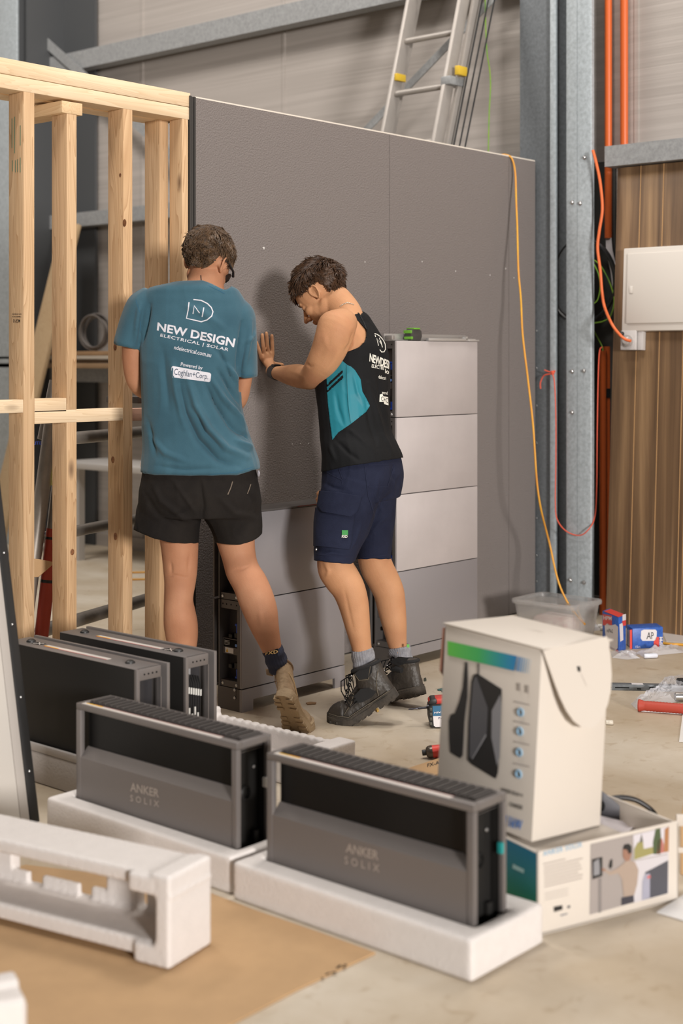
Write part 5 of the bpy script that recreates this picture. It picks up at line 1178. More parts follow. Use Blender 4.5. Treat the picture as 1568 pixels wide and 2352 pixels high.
def pxdecal(pts_strip, tree, lift=.0018, warp=None):
    vs, fs = pts_strip; xs = [v[0] for v in vs]; ys = [v[1] for v in vs]; x0, x1, y0, y1 = min(xs), max(xs), min(ys), max(ys)
    sh = ([((x-x0)/(x1-x0), (y1-y)/(y1-y0)) for x, y in vs], fs)
    return decal(None, ((x0, y1), (x1, y1), (x1, y0), (x0, y0)), tree, lift, shape=sh, warp=warp)

def skinmat(name, c1, c2, c3):
    m = mat(name, c1, .64, 0, bump=.2, bscale=260, sss=.10, spec=.25); nt = m.node_tree; N = nt.nodes; L = nt.links; b = N['Principled BSDF']
    tc = [n for n in N if n.type == 'TEX_COORD'][0]
    n = N.new('ShaderNodeTexNoise'); n.inputs['Scale'].default_value = 7; n.inputs['Detail'].default_value = 6; L.new(tc.outputs['Object'], n.inputs['Vector'])
    r = N.new('ShaderNodeValToRGB'); e = r.color_ramp.elements; e[0].position = .3; e[0].color = lin(c1); e[1].position = .72; e[1].color = lin(c2); k = e.new(.5); k.color = lin(c3); L.new(n.outputs['Fac'], r.inputs['Fac'])
    L.new(r.outputs[0], b.inputs['Base Color']); return m
M['skin1'] = skinmat('fair_skin', (172, 120, 90), (196, 146, 114), (184, 132, 101)); M['skin2'] = skinmat('tanned_skin', (184, 132, 98), (204, 154, 116), (194, 144, 106))
M['hair1'] = mat('brown_hair', (52, 38, 26), .6, col2=(98, 74, 50), vscale=60, stretch=(1, 1, 1)); M['hair2'] = mat('dark_brown_hair', (44, 30, 21), .55, col2=(84, 58, 38), vscale=60)

def frame_(alpha, phi, roll):
    """head frame: facing turned alpha degrees left of the viewing direction, pitched down phi, rolled"""
    a, p, r = math.radians(alpha), math.radians(phi), math.radians(roll)
    h = FW*math.cos(a)-RT*math.sin(a); f = h*math.cos(p)-UP*math.sin(p); u = h*math.sin(p)+UP*math.cos(p); l = u.cross(f).normalized()
    u2 = u*math.cos(r)+l*math.sin(r); l2 = l*math.cos(r)-u*math.sin(r)
    return Matrix((f, l2, u2)).transposed()   # columns: forward, left, up
def head(b, c, R, s=1.0):
    def E(x, y, z, rx, ry, rz, ang=0):
        mx = R @ Matrix.Rotation(math.radians(ang), 3, 'Y'); b.ell(c+R @ V3((x*s, y*s, z*s)), rx*s, ry*s, rz*s, mx, 20)
    E(-.015, 0, .035, .096, .074, .086); E(.025, 0, .02, .070, .066, .075)          # skull
    E(.035, 0, -.045, .056, .057, .062); E(.050, 0, -.082, .036, .040, .030, 10)       # face and jaw
    E(.072, 0, -.098, .017, .022, .015)                                               # chin
    E(.080, 0, .012, .013, .047, .011)                                               # brow
    for y in (-1, 1):
        E(.062, y*.034, -.030, .026, .022, .022); E(.012, y*.046, -.055, .034, .014, .024, 20)
        E(.0775, y*.031, -.006, .012, .014, .009); E(.101, y*.012, -.044, .010, .0085, .0075)
    for k in range(7): # nose ridge
        t = k/6; E(.085+.030*t, 0, .002-.042*t, .0085+.003*t, .007+.004*t, .0085)
    E(.0905, 0, -.066, .010, .023, .0055); E(.0880, 0, -.075, .010, .021, .0055); E(.084, 0, -.058, .008, .012, .010)
def ear(b, c, R, s, side):
    """ear: outer rim, inner fold, lobe, bowl"""
    def W(x, y, z): return c+R @ V3((x*s, (.070+y)*side*s, z*s))
    rim = [(.006, .004, -.022), (.016, .003, -.006), (.017, .005, .010), (.010, .010, .024), (-.004, .014, .029), (-.017, .016, .022), (-.022, .016, .006), (-.018, .014, -.012), (-.009, .010, -.026), (.000, .006, -.032), (.006, .004, -.026)]
    b.tube([W(*q) for q in rim], [.0038*s, .0035*s, .0038*s, .004*s, .0042*s, .0044*s, .0044*s, .0044*s, .005*s, .0055*s, .004*s], 8)
    b.tube([W(.004, .004, .014), W(-.010, .009, .010), W(-.012, .009, -.004), W(-.004, .007, -.016)], .0032*s, 7)
    b.ell(W(-.004, -.001, -.002), .016*s, .006*s, .025*s, R, 12)
    b.ell(W(.011, .002, -.006), .004*s, .005*s, .006*s, R, 8)
def hair(c, R, s, mask, flow, n, length, seed, m, parent, cap_r=1.03, name='hair', tris=5, curl=1.0, thick=.0026):
    random.seed(seed); b = MB()
    # scalp cap following the same skull
    t = bmesh.new(); bmesh.ops.create_icosphere(t, subdivisions=5, radius=1)
    def sk(d):
        # union of the two skull ellipsoids along direction d, from the skull centre
        best = 0
        for (cx, cz, rx, ry, rz) in ((-.015, .035, .096, .074, .086), (.025, .02, .070, .066, .075)):
            o = V3((-.005-cx, 0, .03-cz)); A_ = (d.x/rx)**2+(d.y/ry)**2+(d.z/rz)**2; B_ = 2*(o.x*d.x/rx**2+o.z*d.z/rz**2); C_ = (o.x/rx)**2+(o.z/rz)**2-1
            D = B_*B_-4*A_*C_
            if D > 0: best = max(best, (-B_+math.sqrt(D))/(2*A_))
        return best
    org = V3((-.005, 0, .03)); fs = []
    for v in t.verts:
        d = v.co.normalized(); r_ = sk(d); v.co = org+d*r_
        mk = mask(v.co); v.co = v.co+d*((.0045+.002*noise.noise(v.co*40+V3((seed, 0, 0)))+.002*noise.noise(V3((v.co.x*60, v.co.y*60, v.co.z*140+seed))))*min(1, max(0, mk*40)) - (.004 if mk <= 0 else 0))
    dl = [f for f in t.faces if mask(f.calc_center_median()) <= 0]; bmesh.ops.delete(t, geom=dl, context='FACES')
    for v in t.verts: v.co = c+R @ (v.co*s)
    b.merge(t)
    k = 0
    while k < n:
        d = V3((random.gauss(0, 1), random.gauss(0, 1), random.gauss(0, 1))).normalized(); r_ = sk(d); p = org+d*(r_+.004); mk = mask(p)
        if mk <= 0: continue
        k += 1
        L_ = length(p)*random.uniform(.7, 1.25); fl_ = flow(p).normalized(); nz = V3((noise.noise(p*26+V3((seed, 0, 0))), noise.noise(p*26+V3((0, seed, 0))), noise.noise(p*26+V3((0, 0, seed)))))
        fl_ = (fl_+nz*1.3*curl+V3((random.gauss(0, .16), random.gauss(0, .16), random.gauss(0, .16)))).normalized(); fl_ = (fl_-d*fl_.dot(d)*.8).normalized()
        pts = []; q = p.copy(); dr_ = (d*.55+fl_*.8).normalized(); sw = V3((random.gauss(0, 1), random.gauss(0, 1), random.gauss(0, 1)))
        for i in range(tris):
            pts.append(c+R @ (q*s)); q = q+dr_*(L_/(tris-1)); dr_ = (dr_+fl_*.35-d*.22+sw*.07*curl).normalized()
            dd = (q-org); rr_ = sk(dd.normalized())+.0075
            if dd.length < rr_: q = org+dd.normalized()*rr_
        w_ = thick*s*random.uniform(.7, 1.2)
        b.tube(pts, [w_, w_*1.0, w_*.85, w_*.6, w_*.2][:tris] if tris == 5 else w_, 4)
    me = b.mesh(name, m, wbase(parent), 60); o = link(name, me, None, parent); return o

# ---------------------------------------------------------------- boots
def boot(parent, ball, fwd, theta, mats, laces=True, seed=0, side=1, name='boot', s=1.0, shaft_dir=None, tall=.155, lean=0):
    """work boot, toe flat on the floor at the ball point and heel raised by theta"""
    fwd = V3((fwd.x, fwd.y, 0)).normalized(); lat = UP.cross(fwd); th = math.radians(theta); xb = .205
    def T(x, y, z):
        y += lean*max(0, z-.03); x *= s; y *= s; z *= s; xb_ = xb*s
        # bend: behind the ball everything turns about the ball line
        k = min(1, max(0, (xb_+.03-x)/.06)); a = th*k*k*(3-2*k); dx = x-xb_; zz = z
        return ball+fwd*(dx*math.cos(a)+zz*math.sin(a)*1.0)+lat*y+UP*(-dx*math.sin(a)+zz*math.cos(a))
    ms, ml, mc = mats
    bt = bpy.data.objects.new(name, None); COL.objects.link(bt); bt.parent = parent; bt.location = ball-wbase(parent)
    out = lambda x: .034+.014*math.exp(-((x-.215)/.06)**2)-.004*math.exp(-((x-.10)/.04)**2)
    wid = lambda x: (out(x)*math.sqrt(max(.0, 1-((x-.245)/.063)**2)) if x > .245 else (out(x)*math.sqrt(max(.02, 1-((.04-x)/.042)**2)) if x < .04 else out(x)))
    # sole with lugs
    b = MB(); xs = [-.001, .003, .01, .02, .04, .06, .085, .11, .13, .15, .17, .19, .21, .23, .25, .265, .28, .292, .300, .305, .3075]
    R = []
    for x in xs:
        w_ = wid(x)+.006; zb = 0 if x > .105 or x < .085 else .006; zt_ = .030+.006*(1 if x < .09 else 0)+.004*max(0, (x-.25)/.05)
        R.append([T(x, -w_, zb+.003), T(x, -w_*.93, zb), T(x, 0, zb), T(x, w_*.93, zb), T(x, w_, zb+.003), T(x, w_+.001, zt_-.010), T(x, w_-.002, zt_-.008), T(x, w_, zt_), T(x, 0, zt_), T(x, -w_, zt_), T(x, -w_+.002, zt_-.008), T(x, -w_-.001, zt_-.010)])
    b.rings(R)
    for k in range(11):
        x = .012+k*.0265
        if .08 < x < .11: continue
        w_ = wid(x+.007)+.0065
        for sg in (-1, 1):
            q = [T(x, sg*w_*.35, -.0045), T(x+.016, sg*w_*.35, -.0045), T(x+.014, sg*w_, -.0045), T(x+.002, sg*w_, -.0045)]; q2_ = [T(x, sg*w_*.35, .004), T(x+.016, sg*w_*.35, .004), T(x+.014, sg*w_, .012), T(x+.002, sg*w_, .012)]
            b.rings([q, q2_])
    me = b.mesh('sole', ms, wbase(bt), 35); link('sole', me, None, bt)
    # upper
    b = MB(); R = []
    for x, top in ((-.000, .075), (.006, .095), (.02, .118), (.045, .125), (.07, .125), (.095, .122), (.115, .116), (.14, .106), (.16, .096), (.18, .088), (.205, .081), (.23, .079), (.25, .077), (.27, .071), (.285, .062), (.296, .050), (.302, .040)):
        w_ = wid(x)*(.97); R.append([T(x, w_*math.copysign(abs(math.cos(a))**.75, math.cos(a)), .022+(top-.022)*max(0, math.sin(a))**.8 if math.sin(a) > 0 else .020) for a in [2*math.pi*q/20 for q in range(20)]])
    b.rings(R)
    sl_ = shaft_dir or 0
    R = []
    for z, x0_, x1_, w_ in ((.06, .002, .150, .036), (.085, .001, .138, .036), (.105, .002, .124, .036), (.125, .002, .115, .037), (tall-.012, .000, .112, .039), (tall, -.001, .113, .040), (tall+.006, .003, .109, .037)):
        cx, rx = (x0_+x1_)/2+(z-.06)*sl_, (x1_-x0_)/2; R.append([T(cx+rx*math.cos(a), w_*math.sin(a), z+.008*math.cos(a)) for a in [2*math.pi*q/24 for q in range(24)]])
    b.rings(R)
    up_ = remeshed(b, .0032, 3); wrinkle(up_, .0011, 34, (1, 1, 1.3), seed, .0005, 160)
    me_child('upper', up_, ml, bt)
    # collar padding
    b = MB(); R = []
    pts = []
    for k in range(25):
        a = 2*math.pi*k/24; cx, rx = .056+(tall-.06)*sl_, .056; pts.append(T(cx+rx*math.cos(a), .0385*math.sin(a), tall+.002+.010*math.cos(a)))
    b.tube(pts, .0065*s, 8, False); me = b.mesh('collar', mc, wbase(bt), 60); link('collar', me, None, bt)
    return bt, T
def toecap(bt, T, m, s=1.0):
    b = MB(); R = []
    for x, top in ((.236, .0805), (.25, .0795), (.27, .0735), (.285, .0645), (.296, .0525), (.3025, .041)):
        w_ = ((.034+.014*math.exp(-((x-.215)/.06)**2))*math.sqrt(max(.02, 1-((x-.245)/.063)**2)) if x > .245 else .047)*.99+.001
        R.append([T(x, w_*math.copysign(abs(math.cos(a))**.75, math.cos(a)), .022+(top-.021)*max(0, math.sin(a))**.8) for a in [math.pi*q/12 for q in range(13)]])
    t = bmesh.new(); V_ = [[t.verts.new(p) for p in r] for r in R]
    for a_, c_ in zip(V_, V_[1:]):
        for i in range(12): t.faces.new((a_[i], a_[i+1], c_[i+1], c_[i]))
    b.merge(t); me = b.mesh('toe_cap', m, wbase(bt), 60); o = link('toe_cap', me, None, bt); sdf = o.modifiers.new('s', 'SOLIDIFY'); sdf.thickness = .002
def lacing(bt, T, m, me_, seed, rows=6, flop=True):
    random.seed(seed)
    zx = lambda k: (.205-.095*k/(rows-1), .083+.075*(k/(rows-1))**1.15)
    b = MB()
    for k in range(rows):
        x, z = zx(k); x2, z2 = zx(min(k+1, rows-1)); wy = .017
        b.tube([T(x, -wy, z-.003), T(x-.004, 0, z+.006), T(x2, wy, z2-.003)], .0022, 6); b.tube([T(x, wy, z-.003), T(x-.002, 0, z+.008), T(x2, -wy, z2-.003)], .0022, 6)
    if flop:
        for sg in (-1, 1):
            for q in range(3): b.tube([T(.112, sg*.012, .158), T(.120+.014*q, sg*(.03+.008*q), .160), T(.135+.015*q, sg*(.045+.004*q), .13), T(.150+.01*q, sg*.050, .10-.02*q), T(.135, sg*.046, .09-.012*q)], .0022, 6)
    o = link('laces', b.mesh('laces', m, wbase(bt), 60), None, bt)
    for k in range(rows):
        x, z = zx(k)
        for sg in (-1, 1):
            b = MB(); b.ell(T(x, sg*.020, z-.003), .0035, .0035, .0035, seg=8); link('eyelet', b.mesh('eyelet', me_, wbase(bt), 60), None, bt)
def sock(parent, st, m, seed, name='sock'):
    b = MB(); limb(b, st, 26, False); me = remeshed(b, .0034, 1); me.update()
    c0 = P(*st[0][:3]); ax = (P(*st[-1][:3])-c0).normalized(); ra = ax.orthogonal().normalized(); rb = ax.cross(ra)
    for v in me.vertices:
        d = v.co-c0; an = math.atan2(d.dot(rb), d.dot(ra)); h = d.dot(ax); v.co += v.normal*(.0010*math.sin(an*26)+.0016*math.sin(h*150+seed+math.sin(an*2)*1.5))
    return me_child(name, me, m, parent)
def finger(b, pts, r0, r1):
    n = len(pts); b.tube(pts, [r0+(r1-r0)*i/(n-1) for i in range(n)], 10)
    b.ell(pts[-1], r1, r1, r1, seg=10); b.ell(pts[0], r0, r0, r0, seg=10)
    for i, p in enumerate(pts[1:-1], 1): rr_ = r0+(r1-r0)*i/(n-1); b.ell(p, rr_*1.06, rr_*1.06, rr_*1.06, seg=10)

# ================================================================ MAN IN TEAL (seen from behind)
Y1 = 5.2
p1 = thing('person', V3((3.60, 3.78, 0)), 'person in a washed teal T-shirt and black shorts, seen from behind, head bowed', 'person')
R1 = frame_(-27, 30, -9); hc1 = P(475, 603, Y1+.02); hs1 = 1.03
b = MB()
head(b, hc1, R1, hs1); ear(b, hc1, R1, hs1, 1); ear(b, hc1, R1, hs1, -1)
limb(b, [(466, 690, Y1-.01, 62, .075), (470, 662, Y1, 46, .064), (474, 640, Y1+.01, 41, .060), (478, 615, Y1+.03, 38, .058), (484, 590, Y1+.04, 36, .055)])
L1 = (RT*.93+FW*(-.0)).normalized(); latT = RT.copy()
torso(b, [(450, 668, Y1, 90, 1.7), (446, 700, Y1, 112, 1.9), (446, 760, Y1, 116, 1.8), (442, 830, Y1, 104, 1.6), (441, 900, Y1+.01, 98, 1.45), (446, 970, Y1+.02, 100, 1.4), (456, 1030, Y1+.03, 112, 1.5), (462, 1090, Y1+.03, 122, 1.5), (462, 1130, Y1+.03, 126, 1.5), (462, 1175, Y1+.03, 118, 1.5)], latT)
# legs
limb(b, [(400, 1120, Y1+.04, 58, .10), (404, 1180, Y1+.04, 52, .092), (411, 1235, Y1+.04, 45, .080), (413, 1270, Y1+.04, 42, .070), (414, 1310, Y1+.04, 39, .062), (413, 1340, Y1+.04, 36, .058), (410, 1375, Y1+.03, 33.5, .056), (412, 1405, Y1+.02, 36.5, .060), (415, 1435, Y1+.02, 39, .062), (418, 1470, Y1+.03, 36, .056), (419, 1510, Y1+.04, 28, .046), (419, 1550, Y1+.04, 21, .036), (420, 1580, Y1+.04, 20, .034)])
limb(b, [(520, 1120, Y1+.04, 58, .10), (530, 1180, Y1+.04, 52, .092), (541, 1240, Y1+.03, 44, .078), (549, 1280, Y1+.02, 39, .068), (557, 1310, Y1, 39, .064), (574, 1340, Y1-.02, 40, .062), (588, 1375, Y1-.04, 41, .062), (600, 1410, Y1-.05, 38.5, .060), (608, 1440, Y1-.05, 33, .052), (617, 1468, Y1-.05, 27, .044), (626, 1495, Y1-.05, 22.5, .037), (634, 1518, Y1-.045, 20, .034)])
# arms
limb(b, [(335, 700, Y1, 34, .06), (318, 740, Y1, 30, .052), (306, 790, Y1, 26, .047), (305, 835, Y1+.01, 23.5, .045), (310, 868, Y1+.03, 22, .044), (318, 888, Y1+.07, 19, .042), (332, 900, Y1+.16, 17, .036), (350, 906, Y1+.26, 15, .028), (364, 908, Y1+.32, 13, .024)])
limb(b, [(552, 735, Y1+.02, 32, .06), (561, 780, Y1+.02, 27, .052), (563, 830, Y1+.03, 22, .046), (558, 880, Y1+.04, 19, .043), (550, 915, Y1+.07, 19, .042), (536, 935, Y1+.16, 17, .036), (515, 945, Y1+.28, 14, .028), (500, 946, Y1+.35, 12.5, .022)])
def grip(b, c, fw_, up_, side):
    lt = up_.cross(fw_)*side; b.ell(c+fw_*.045, .048, .042, .018, Matrix((fw_, lt, up_)).transposed(), 14)
    for k in range(4):
        o = c+fw_*.082+lt*(.030-.020*k); finger(b, [o, o+fw_*(.030+.004*(k in (1, 2)))-up_*.006, o+fw_*.040-up_*.030, o+fw_*.022-up_*.045], .0088, .0075)
    o = c+fw_*.03+lt*.036; finger(b, [o, o+fw_*.025+lt*.022-up_*.006, o+fw_*.05+lt*.022-up_*.022], .011, .0085)
grip(b, P(366, 908, Y1+.33), (FW*.9+RT*.43).normalized(), UP, 1); grip(b, P(498, 946, Y1+.36), (FW*.9-RT*.43).normalized(), UP, -1)
body1 = remeshed(b, .0042, 4)
folds(body1, [(((376, 1325), (400, 1321), (430, 1327)), 3, -.003), (((392, 1290), (394, 1320)), 5, -.003), (((436, 1270), (432, 1320)), 5, -.003), (((530, 1312), (555, 1308), (575, 1300)), 3, -.003), (((600, 1440), (596, 1400)), 8, .003)])
bo1 = me_child('body', body1, M['skin1'], p1)
# tattoo line and hair
tr1 = bvh(body1) ; 
def world_tree(o): 
    w_ = wbase(o); return BVHTree.FromPolygons([v.co+w_ for v in o.data.vertices], [tuple(p.vertices) for p in o.data.polygons])
tb1 = world_tree(bo1)
b = pxdecal(stroke([(461, 632), (462, 645), (464, 652)], 2.2), tb1, .0012); part('neck_tattoo', b, M['ink'], p1)
def mask1(p):
    # hair line: low at the nape, above the ears, high on the face side
    x, y, z = p; lim = -.052 if x < -.055 else (-.052+(x+.055)*.9 if x < .02 else .015+(x-.02)*.9)
    if abs(y) > .045 and -.04 < x < .035: lim = max(lim, .028)
    return z-lim-.004*noise.noise(p*60)
hair(hc1, R1, hs1, mask1, lambda p: V3((-.5 if p.z < .03 else .2, 0, -.9 if p.z < .09 else -.5)), 4200, lambda p: .012 if p.z < .01 else .026, 5, M['hair1'], p1, curl=1.25, thick=.0024)
# sunglasses
gl = MB(); Wg = lambda x, y, z: hc1+R1 @ (V3((x, y, z))*hs1)
for sg in (-1, 1): gl.tube([Wg(-.012, sg*.079, .012), Wg(.01, sg*.083, .016), (Wg(.06, sg*.078, .010)), Wg(.085, sg*.066, .004)], [.0028, .0034, .0045, .0055], 8)
part_g = bpy.data.objects.new('sunglasses', None); COL.objects.link(part_g); part_g.parent = p1; part_g.location = hc1-wbase(p1)
link('temples', gl.mesh('temples', mat('glasses_black', (26, 26, 28), .2), wbase(part_g), 60), None, part_g)
for sg in (-1, 1):
    g2_ = MB(); g2_.rings([[Wg(.088+.010*math.cos(2*math.pi*k/16)*0-.02*abs(dy/.034)**2, sg*(.034)+dy, -.004+.019*math.sin(2*math.pi*k/16)) for k in range(16) for dy in [.032*math.cos(2*math.pi*k/16)]], [Wg(.093-.02*abs(dy/.034)**2, sg*(.034)+dy, -.004+.019*math.sin(2*math.pi*k/16)) for k in range(16) for dy in [.032*math.cos(2*math.pi*k/16)]]])
    link('lens', g2_.mesh('lens', mat('smoked_lens', (40, 36, 34), .08), wbase(part_g), 60), None, part_g)
# T-shirt
M['teal_tee'] = mat('washed_teal_cotton', (44, 82, 98), .9, col2=(58, 98, 114), vscale=5, bump=.25, bscale=500, sheen=.15)
b = MB()
torso(b, [(458, 648, Y1+.0, 44, 1.1), (450, 656, Y1, 74, 1.35), (443, 664, Y1, 100, 1.6), (440, 678, Y1, 114, 1.8), (443, 700, Y1, 122, 1.85), (446, 740, Y1, 126, 1.75), (446, 800, Y1, 123, 1.6), (440, 860, Y1, 115, 1.45), (440, 920, Y1+.01, 113, 1.4), (446, 975, Y1+.02, 118, 1.4), (455, 1025, Y1+.03, 126, 1.4), (460, 1060, Y1+.03, 133, 1.4), (460, 1088, Y1+.03, 136, 1.4)], latT, sq=2.5)
limb(b, [(352, 688, Y1, 34, .07), (326, 706, Y1, 36, .075), (309, 742, Y1, 34, .072), (298, 775, Y1, 32, .070), (293, 796, Y1, 31, .070)], cap=False)
limb(b, [(525, 705, Y1+.01, 34, .07), (549, 728, Y1+.01, 36, .074), (558, 770, Y1+.01, 30, .070), (564, 820, Y1+.01, 25, .068), (567, 866, Y1+.01, 22, .066)], cap=False)
tee = remeshed(b, .0052, 4)
# neck opening and shoulder slope follow the lean
TS = lambda *p: p
crv = [
 (((432, 870), (450, 930), (480, 985), (520, 1030), (566, 1050)), 9, .010), (((410, 880), (425, 950), (455, 1010), (500, 1055), (545, 1070)), 10, -.009),
 (((470, 880), (495, 930), (530, 980), (560, 1005)), 8, -.009), (((486, 870), (512, 915), (545, 955), (562, 985)), 6, .009), (((500, 850), (525, 890), (552, 930)), 6, -.008),
 (((515, 830), (535, 860), (550, 890)), 5, .007), (((395, 830), (405, 900), (425, 980)), 9, .006), (((375, 800), (378, 860), (388, 940)), 9, -.004),
 (((540, 1010), (566, 1022), (580, 1030)), 5, .006), (((545, 990), (565, 1000), (574, 1012)), 4, -.006), (((552, 905), (560, 935), (562, 960)), 4, .006),
 (((345, 700), (338, 740), (326, 790)), 5, -.008), (((322, 700), (314, 740), (308, 790)), 5, .005), (((555, 740), (548, 800), (543, 850)), 5, -.008), (((575, 735), (568, 800), (560, 850)), 5, .006), (((560, 790), (578, 775), (586, 760)), 4, .004),
 (((440, 760), (480, 790), (520, 830)), 7, -.003), (((420, 700), (470, 720), (520, 760)), 10, .003), (((500, 800), (520, 840), (535, 880)), 5, -.005),
 (((345, 1000), (380, 1040), (430, 1060)), 7, .004), (((340, 960), (350, 1010), (360, 1050)), 6, -.004), (((360, 1070), (420, 1078), (500, 1076)), 6, -.003), (((448, 940), (470, 990), (510, 1030)), 5, -.005)]
folds(tee, crv, 2.3); wrinkle(tee, .0022, 9, (1, 1, .55), 3)
hemL = [(326, 1078), (340, 1087), (400, 1092), (470, 1092), (540, 1088), (596, 1066)]
def below(poly):
    def f(c, n):
        u, v = px(c)
        for (a0, b0), (a1, b1) in zip(poly, poly[1:]):
            if a0 <= u <= a1: return v > b0+(b1-b0)*(u-a0)/(a1-a0)
        return v > (poly[0][1] if u < poly[0][0] else poly[-1][1])
    return f
nk = [(425, 600), (425, 632), (432, 637), (450, 640), (480, 650), (505, 662), (517, 668), (530, 660), (540, 600)]
def neckhole(c, n):
    u, v = px(c); 
    for (a0, b0), (a1, b1) in zip(nk[1:-1], nk[2:]):
        if a0 <= u <= a1 and a1 > a0: return v < b0+(b1-b0)*(u-a0)/(a1-a0)
    return False
hb = below([(300, 1078), (326, 1084), (345, 1095), (400, 1098), (470, 1098), (545, 1090), (600, 1074)])
sleeveL = lambda c, n: inpoly(px(c), [(250, 791), (262, 793), (290, 803), (322, 811), (322, 840), (250, 840)])
sleeveR = lambda c, n: inpoly(px(c), [(545, 864), (566, 870), (590, 871), (610, 869), (610, 900), (545, 900)]) and px(c)[0] > 547
cut(tee, [hb, neckhole, sleeveL, sleeveR])
teo = me_child('t_shirt', tee, M['teal_tee'], p1); sd = teo.modifiers.new('s', 'SOLIDIFY'); sd.thickness = .002; sd.offset = 1
tt = world_tree(teo)
tp_ = mat('tee_print', (214, 214, 222), .8); sm = mat('tee_seam', (44, 92, 118), .85)
b = pxdecal(stroke([(332, 1087), (347, 1089), (400, 1091.5), (470, 1091.5), (545, 1084), (590, 1070)], 1.3), tt, .003); part('hem_seam', b, sm, p1)
b = pxdecal(stroke([(266, 788), (290, 796), (318, 803)], 1.2), tt, .003); part('cuff_seam', b, sm, p1)
b = pxdecal(stroke([(549, 858), (566, 862), (586, 863)], 1.2), tt, .003); part('cuff_seam', b, sm, p1)
b = pxdecal(stroke([(437, 643), (452, 647), (480, 656), (505, 668), (516, 674)], 1.6), tt, .003); part('collar_seam', b, sm, p1)
b = pxdecal(stroke([(303, 664), (312, 690), (322, 720), (322, 760)], 1.4), tt, .003); part('sleeve_seam', b, sm, p1)
for body_, q, bo, sp in (('NEW DESIGN', ((360, 759), (537, 798), (541, 778), (362, 740)), .03, 1.02), ('ELECTRICAL | SOLAR', ((367, 775), (523, 809), (526, 800), (369, 766)), .016, 1.12), ('ndelectrical.com.au', ((399, 802), (484, 821), (486, 811), (401, 793)), .008, 1.0), ('Powered by', ((414, 843), (464, 852), (466, 841), (416, 832)), .010, 1.0)):
    b = decal(body_, q, tt, .0028, bo, sp); part('back_print', b, tp_, p1, body_+', white print')
b = pxdecal(stroke([(434, 694), (432, 712), (428, 731), (445, 735), (462, 739), (475, 735), (486, 726), (489, 716), (485, 706), (476, 697), (462, 690), (444, 688)], 2.6), tt, .0028); part('back_print', b, tp_, p1, 'white D-shaped outline logo')
for pts in ([(443, 721), (446, 702), (458, 719)], [(464, 728), (468, 706)]):
    b = pxdecal(stroke(pts, 2.4), tt, .0028); part('back_print', b, tp_, p1)
def rrect(q4, n=7):
    vs = []; 
    for (cx, cy, a0) in ((.95, .80, 0), (.05, .80, 90), (.05, .2, 180), (.95, .2, 270)):
        for k in range(n): a = math.radians(a0+k*90/(n-1)); vs.append((cx+.05*math.cos(a), cy+.2*math.sin(a)))
    return vs, [tuple(range(len(vs)))]
q4 = ((392, 866), (483, 878), (485, 857), (394, 840))
b = decal(None, q4, tt, .0028, shape=rrect(0)); part('back_print', b, tp_, p1, 'white rounded label')
b = decal('Coghlan+Corp.', ((399, 865), (477, 875), (479, 859), (401, 846)), tt, .0036, .0, 1.0); part('back_print', b, mat('print_navy', (40, 62, 84), .8), p1, 'Coghlan+Corp. in dark letters')
# shorts
M['bshort'] = mat('black_shorts_cloth', (26, 23, 22), .9, col2=(38, 34, 31), vscale=7, bump=.3, bscale=400, spec=.2)
b = MB()
torso(b, [(458, 1070, Y1+.03, 128, 1.4), (459, 1100, Y1+.03, 133, 1.4), (459, 1130, Y1+.03, 139, 1.4), (459, 1160, Y1+.03, 141, 1.45), (459, 1188, Y1+.03, 138, 1.5)], latT)
limb(b, [(398, 1130, Y1+.03, 66, .125), (390, 1170, Y1+.03, 74, .125), (384, 1205, Y1+.03, 74, .12), (380, 1250, Y1+.03, 75, .118)], cap=False)
limb(b, [(520, 1130, Y1+.03, 66, .125), (532, 1170, Y1+.03, 67, .12), (543, 1205, Y1+.03, 60, .115), (550, 1255, Y1+.02, 51, .108)], cap=False)
sh1 = remeshed(b, .005, 4)
folds(sh1, [(((350, 1110), (370, 1150), (420, 1190), (450, 1200)), 8, .006), (((330, 1130), (360, 1180), (410, 1215)), 9, -.005), (((460, 1110), (466, 1160), (460, 1210)), 7, -.008), (((500, 1140), (540, 1180), (590, 1190)), 9, .005), (((560, 1110), (580, 1150), (594, 1200)), 7, -.004), (((440, 1160), (410, 1180), (370, 1190)), 5, -.004), (((395, 1100), (430, 1150), (450, 1180)), 6, .004)])
wrinkle(sh1, .002, 12, (1, 1, .8), 9)
cut(sh1, [below([(300, 1214), (318, 1222), (350, 1236), (390, 1246), (430, 1249), (456, 1247), (490, 1246), (520, 1251), (552, 1251), (580, 1243), (598, 1230), (604, 1222)])])
so1 = me_child('shorts', sh1, M['bshort'], p1); so1.modifiers.new('s', 'SOLIDIFY').thickness = .002
ts1 = world_tree(so1)
for pts, w_ in (([(534, 1106), (530, 1120), (523, 1136)], 2.2), ([(576, 1112), (572, 1124), (568, 1134)], 1.8)):
    b = pxdecal(stroke(pts, w_), ts1, .003); part('scuff_mark', b, mat('dusty_scuff', (112, 100, 88), .9), p1)
b = pxdecal(stroke([(312, 1192), (314, 1205), (316, 1222)], 2.0), ts1, .003); part('side_vent', b, M['blkm'], p1)
b = MB(); b.box(0, 0, 0, 0, 0, 0) if False else b.ell(P(594, 1088, Y1-.02), .006, .004, .012, seg=8); part('key_tag', b, mat('tag_steel', (180, 180, 190), .3, .6), p1)
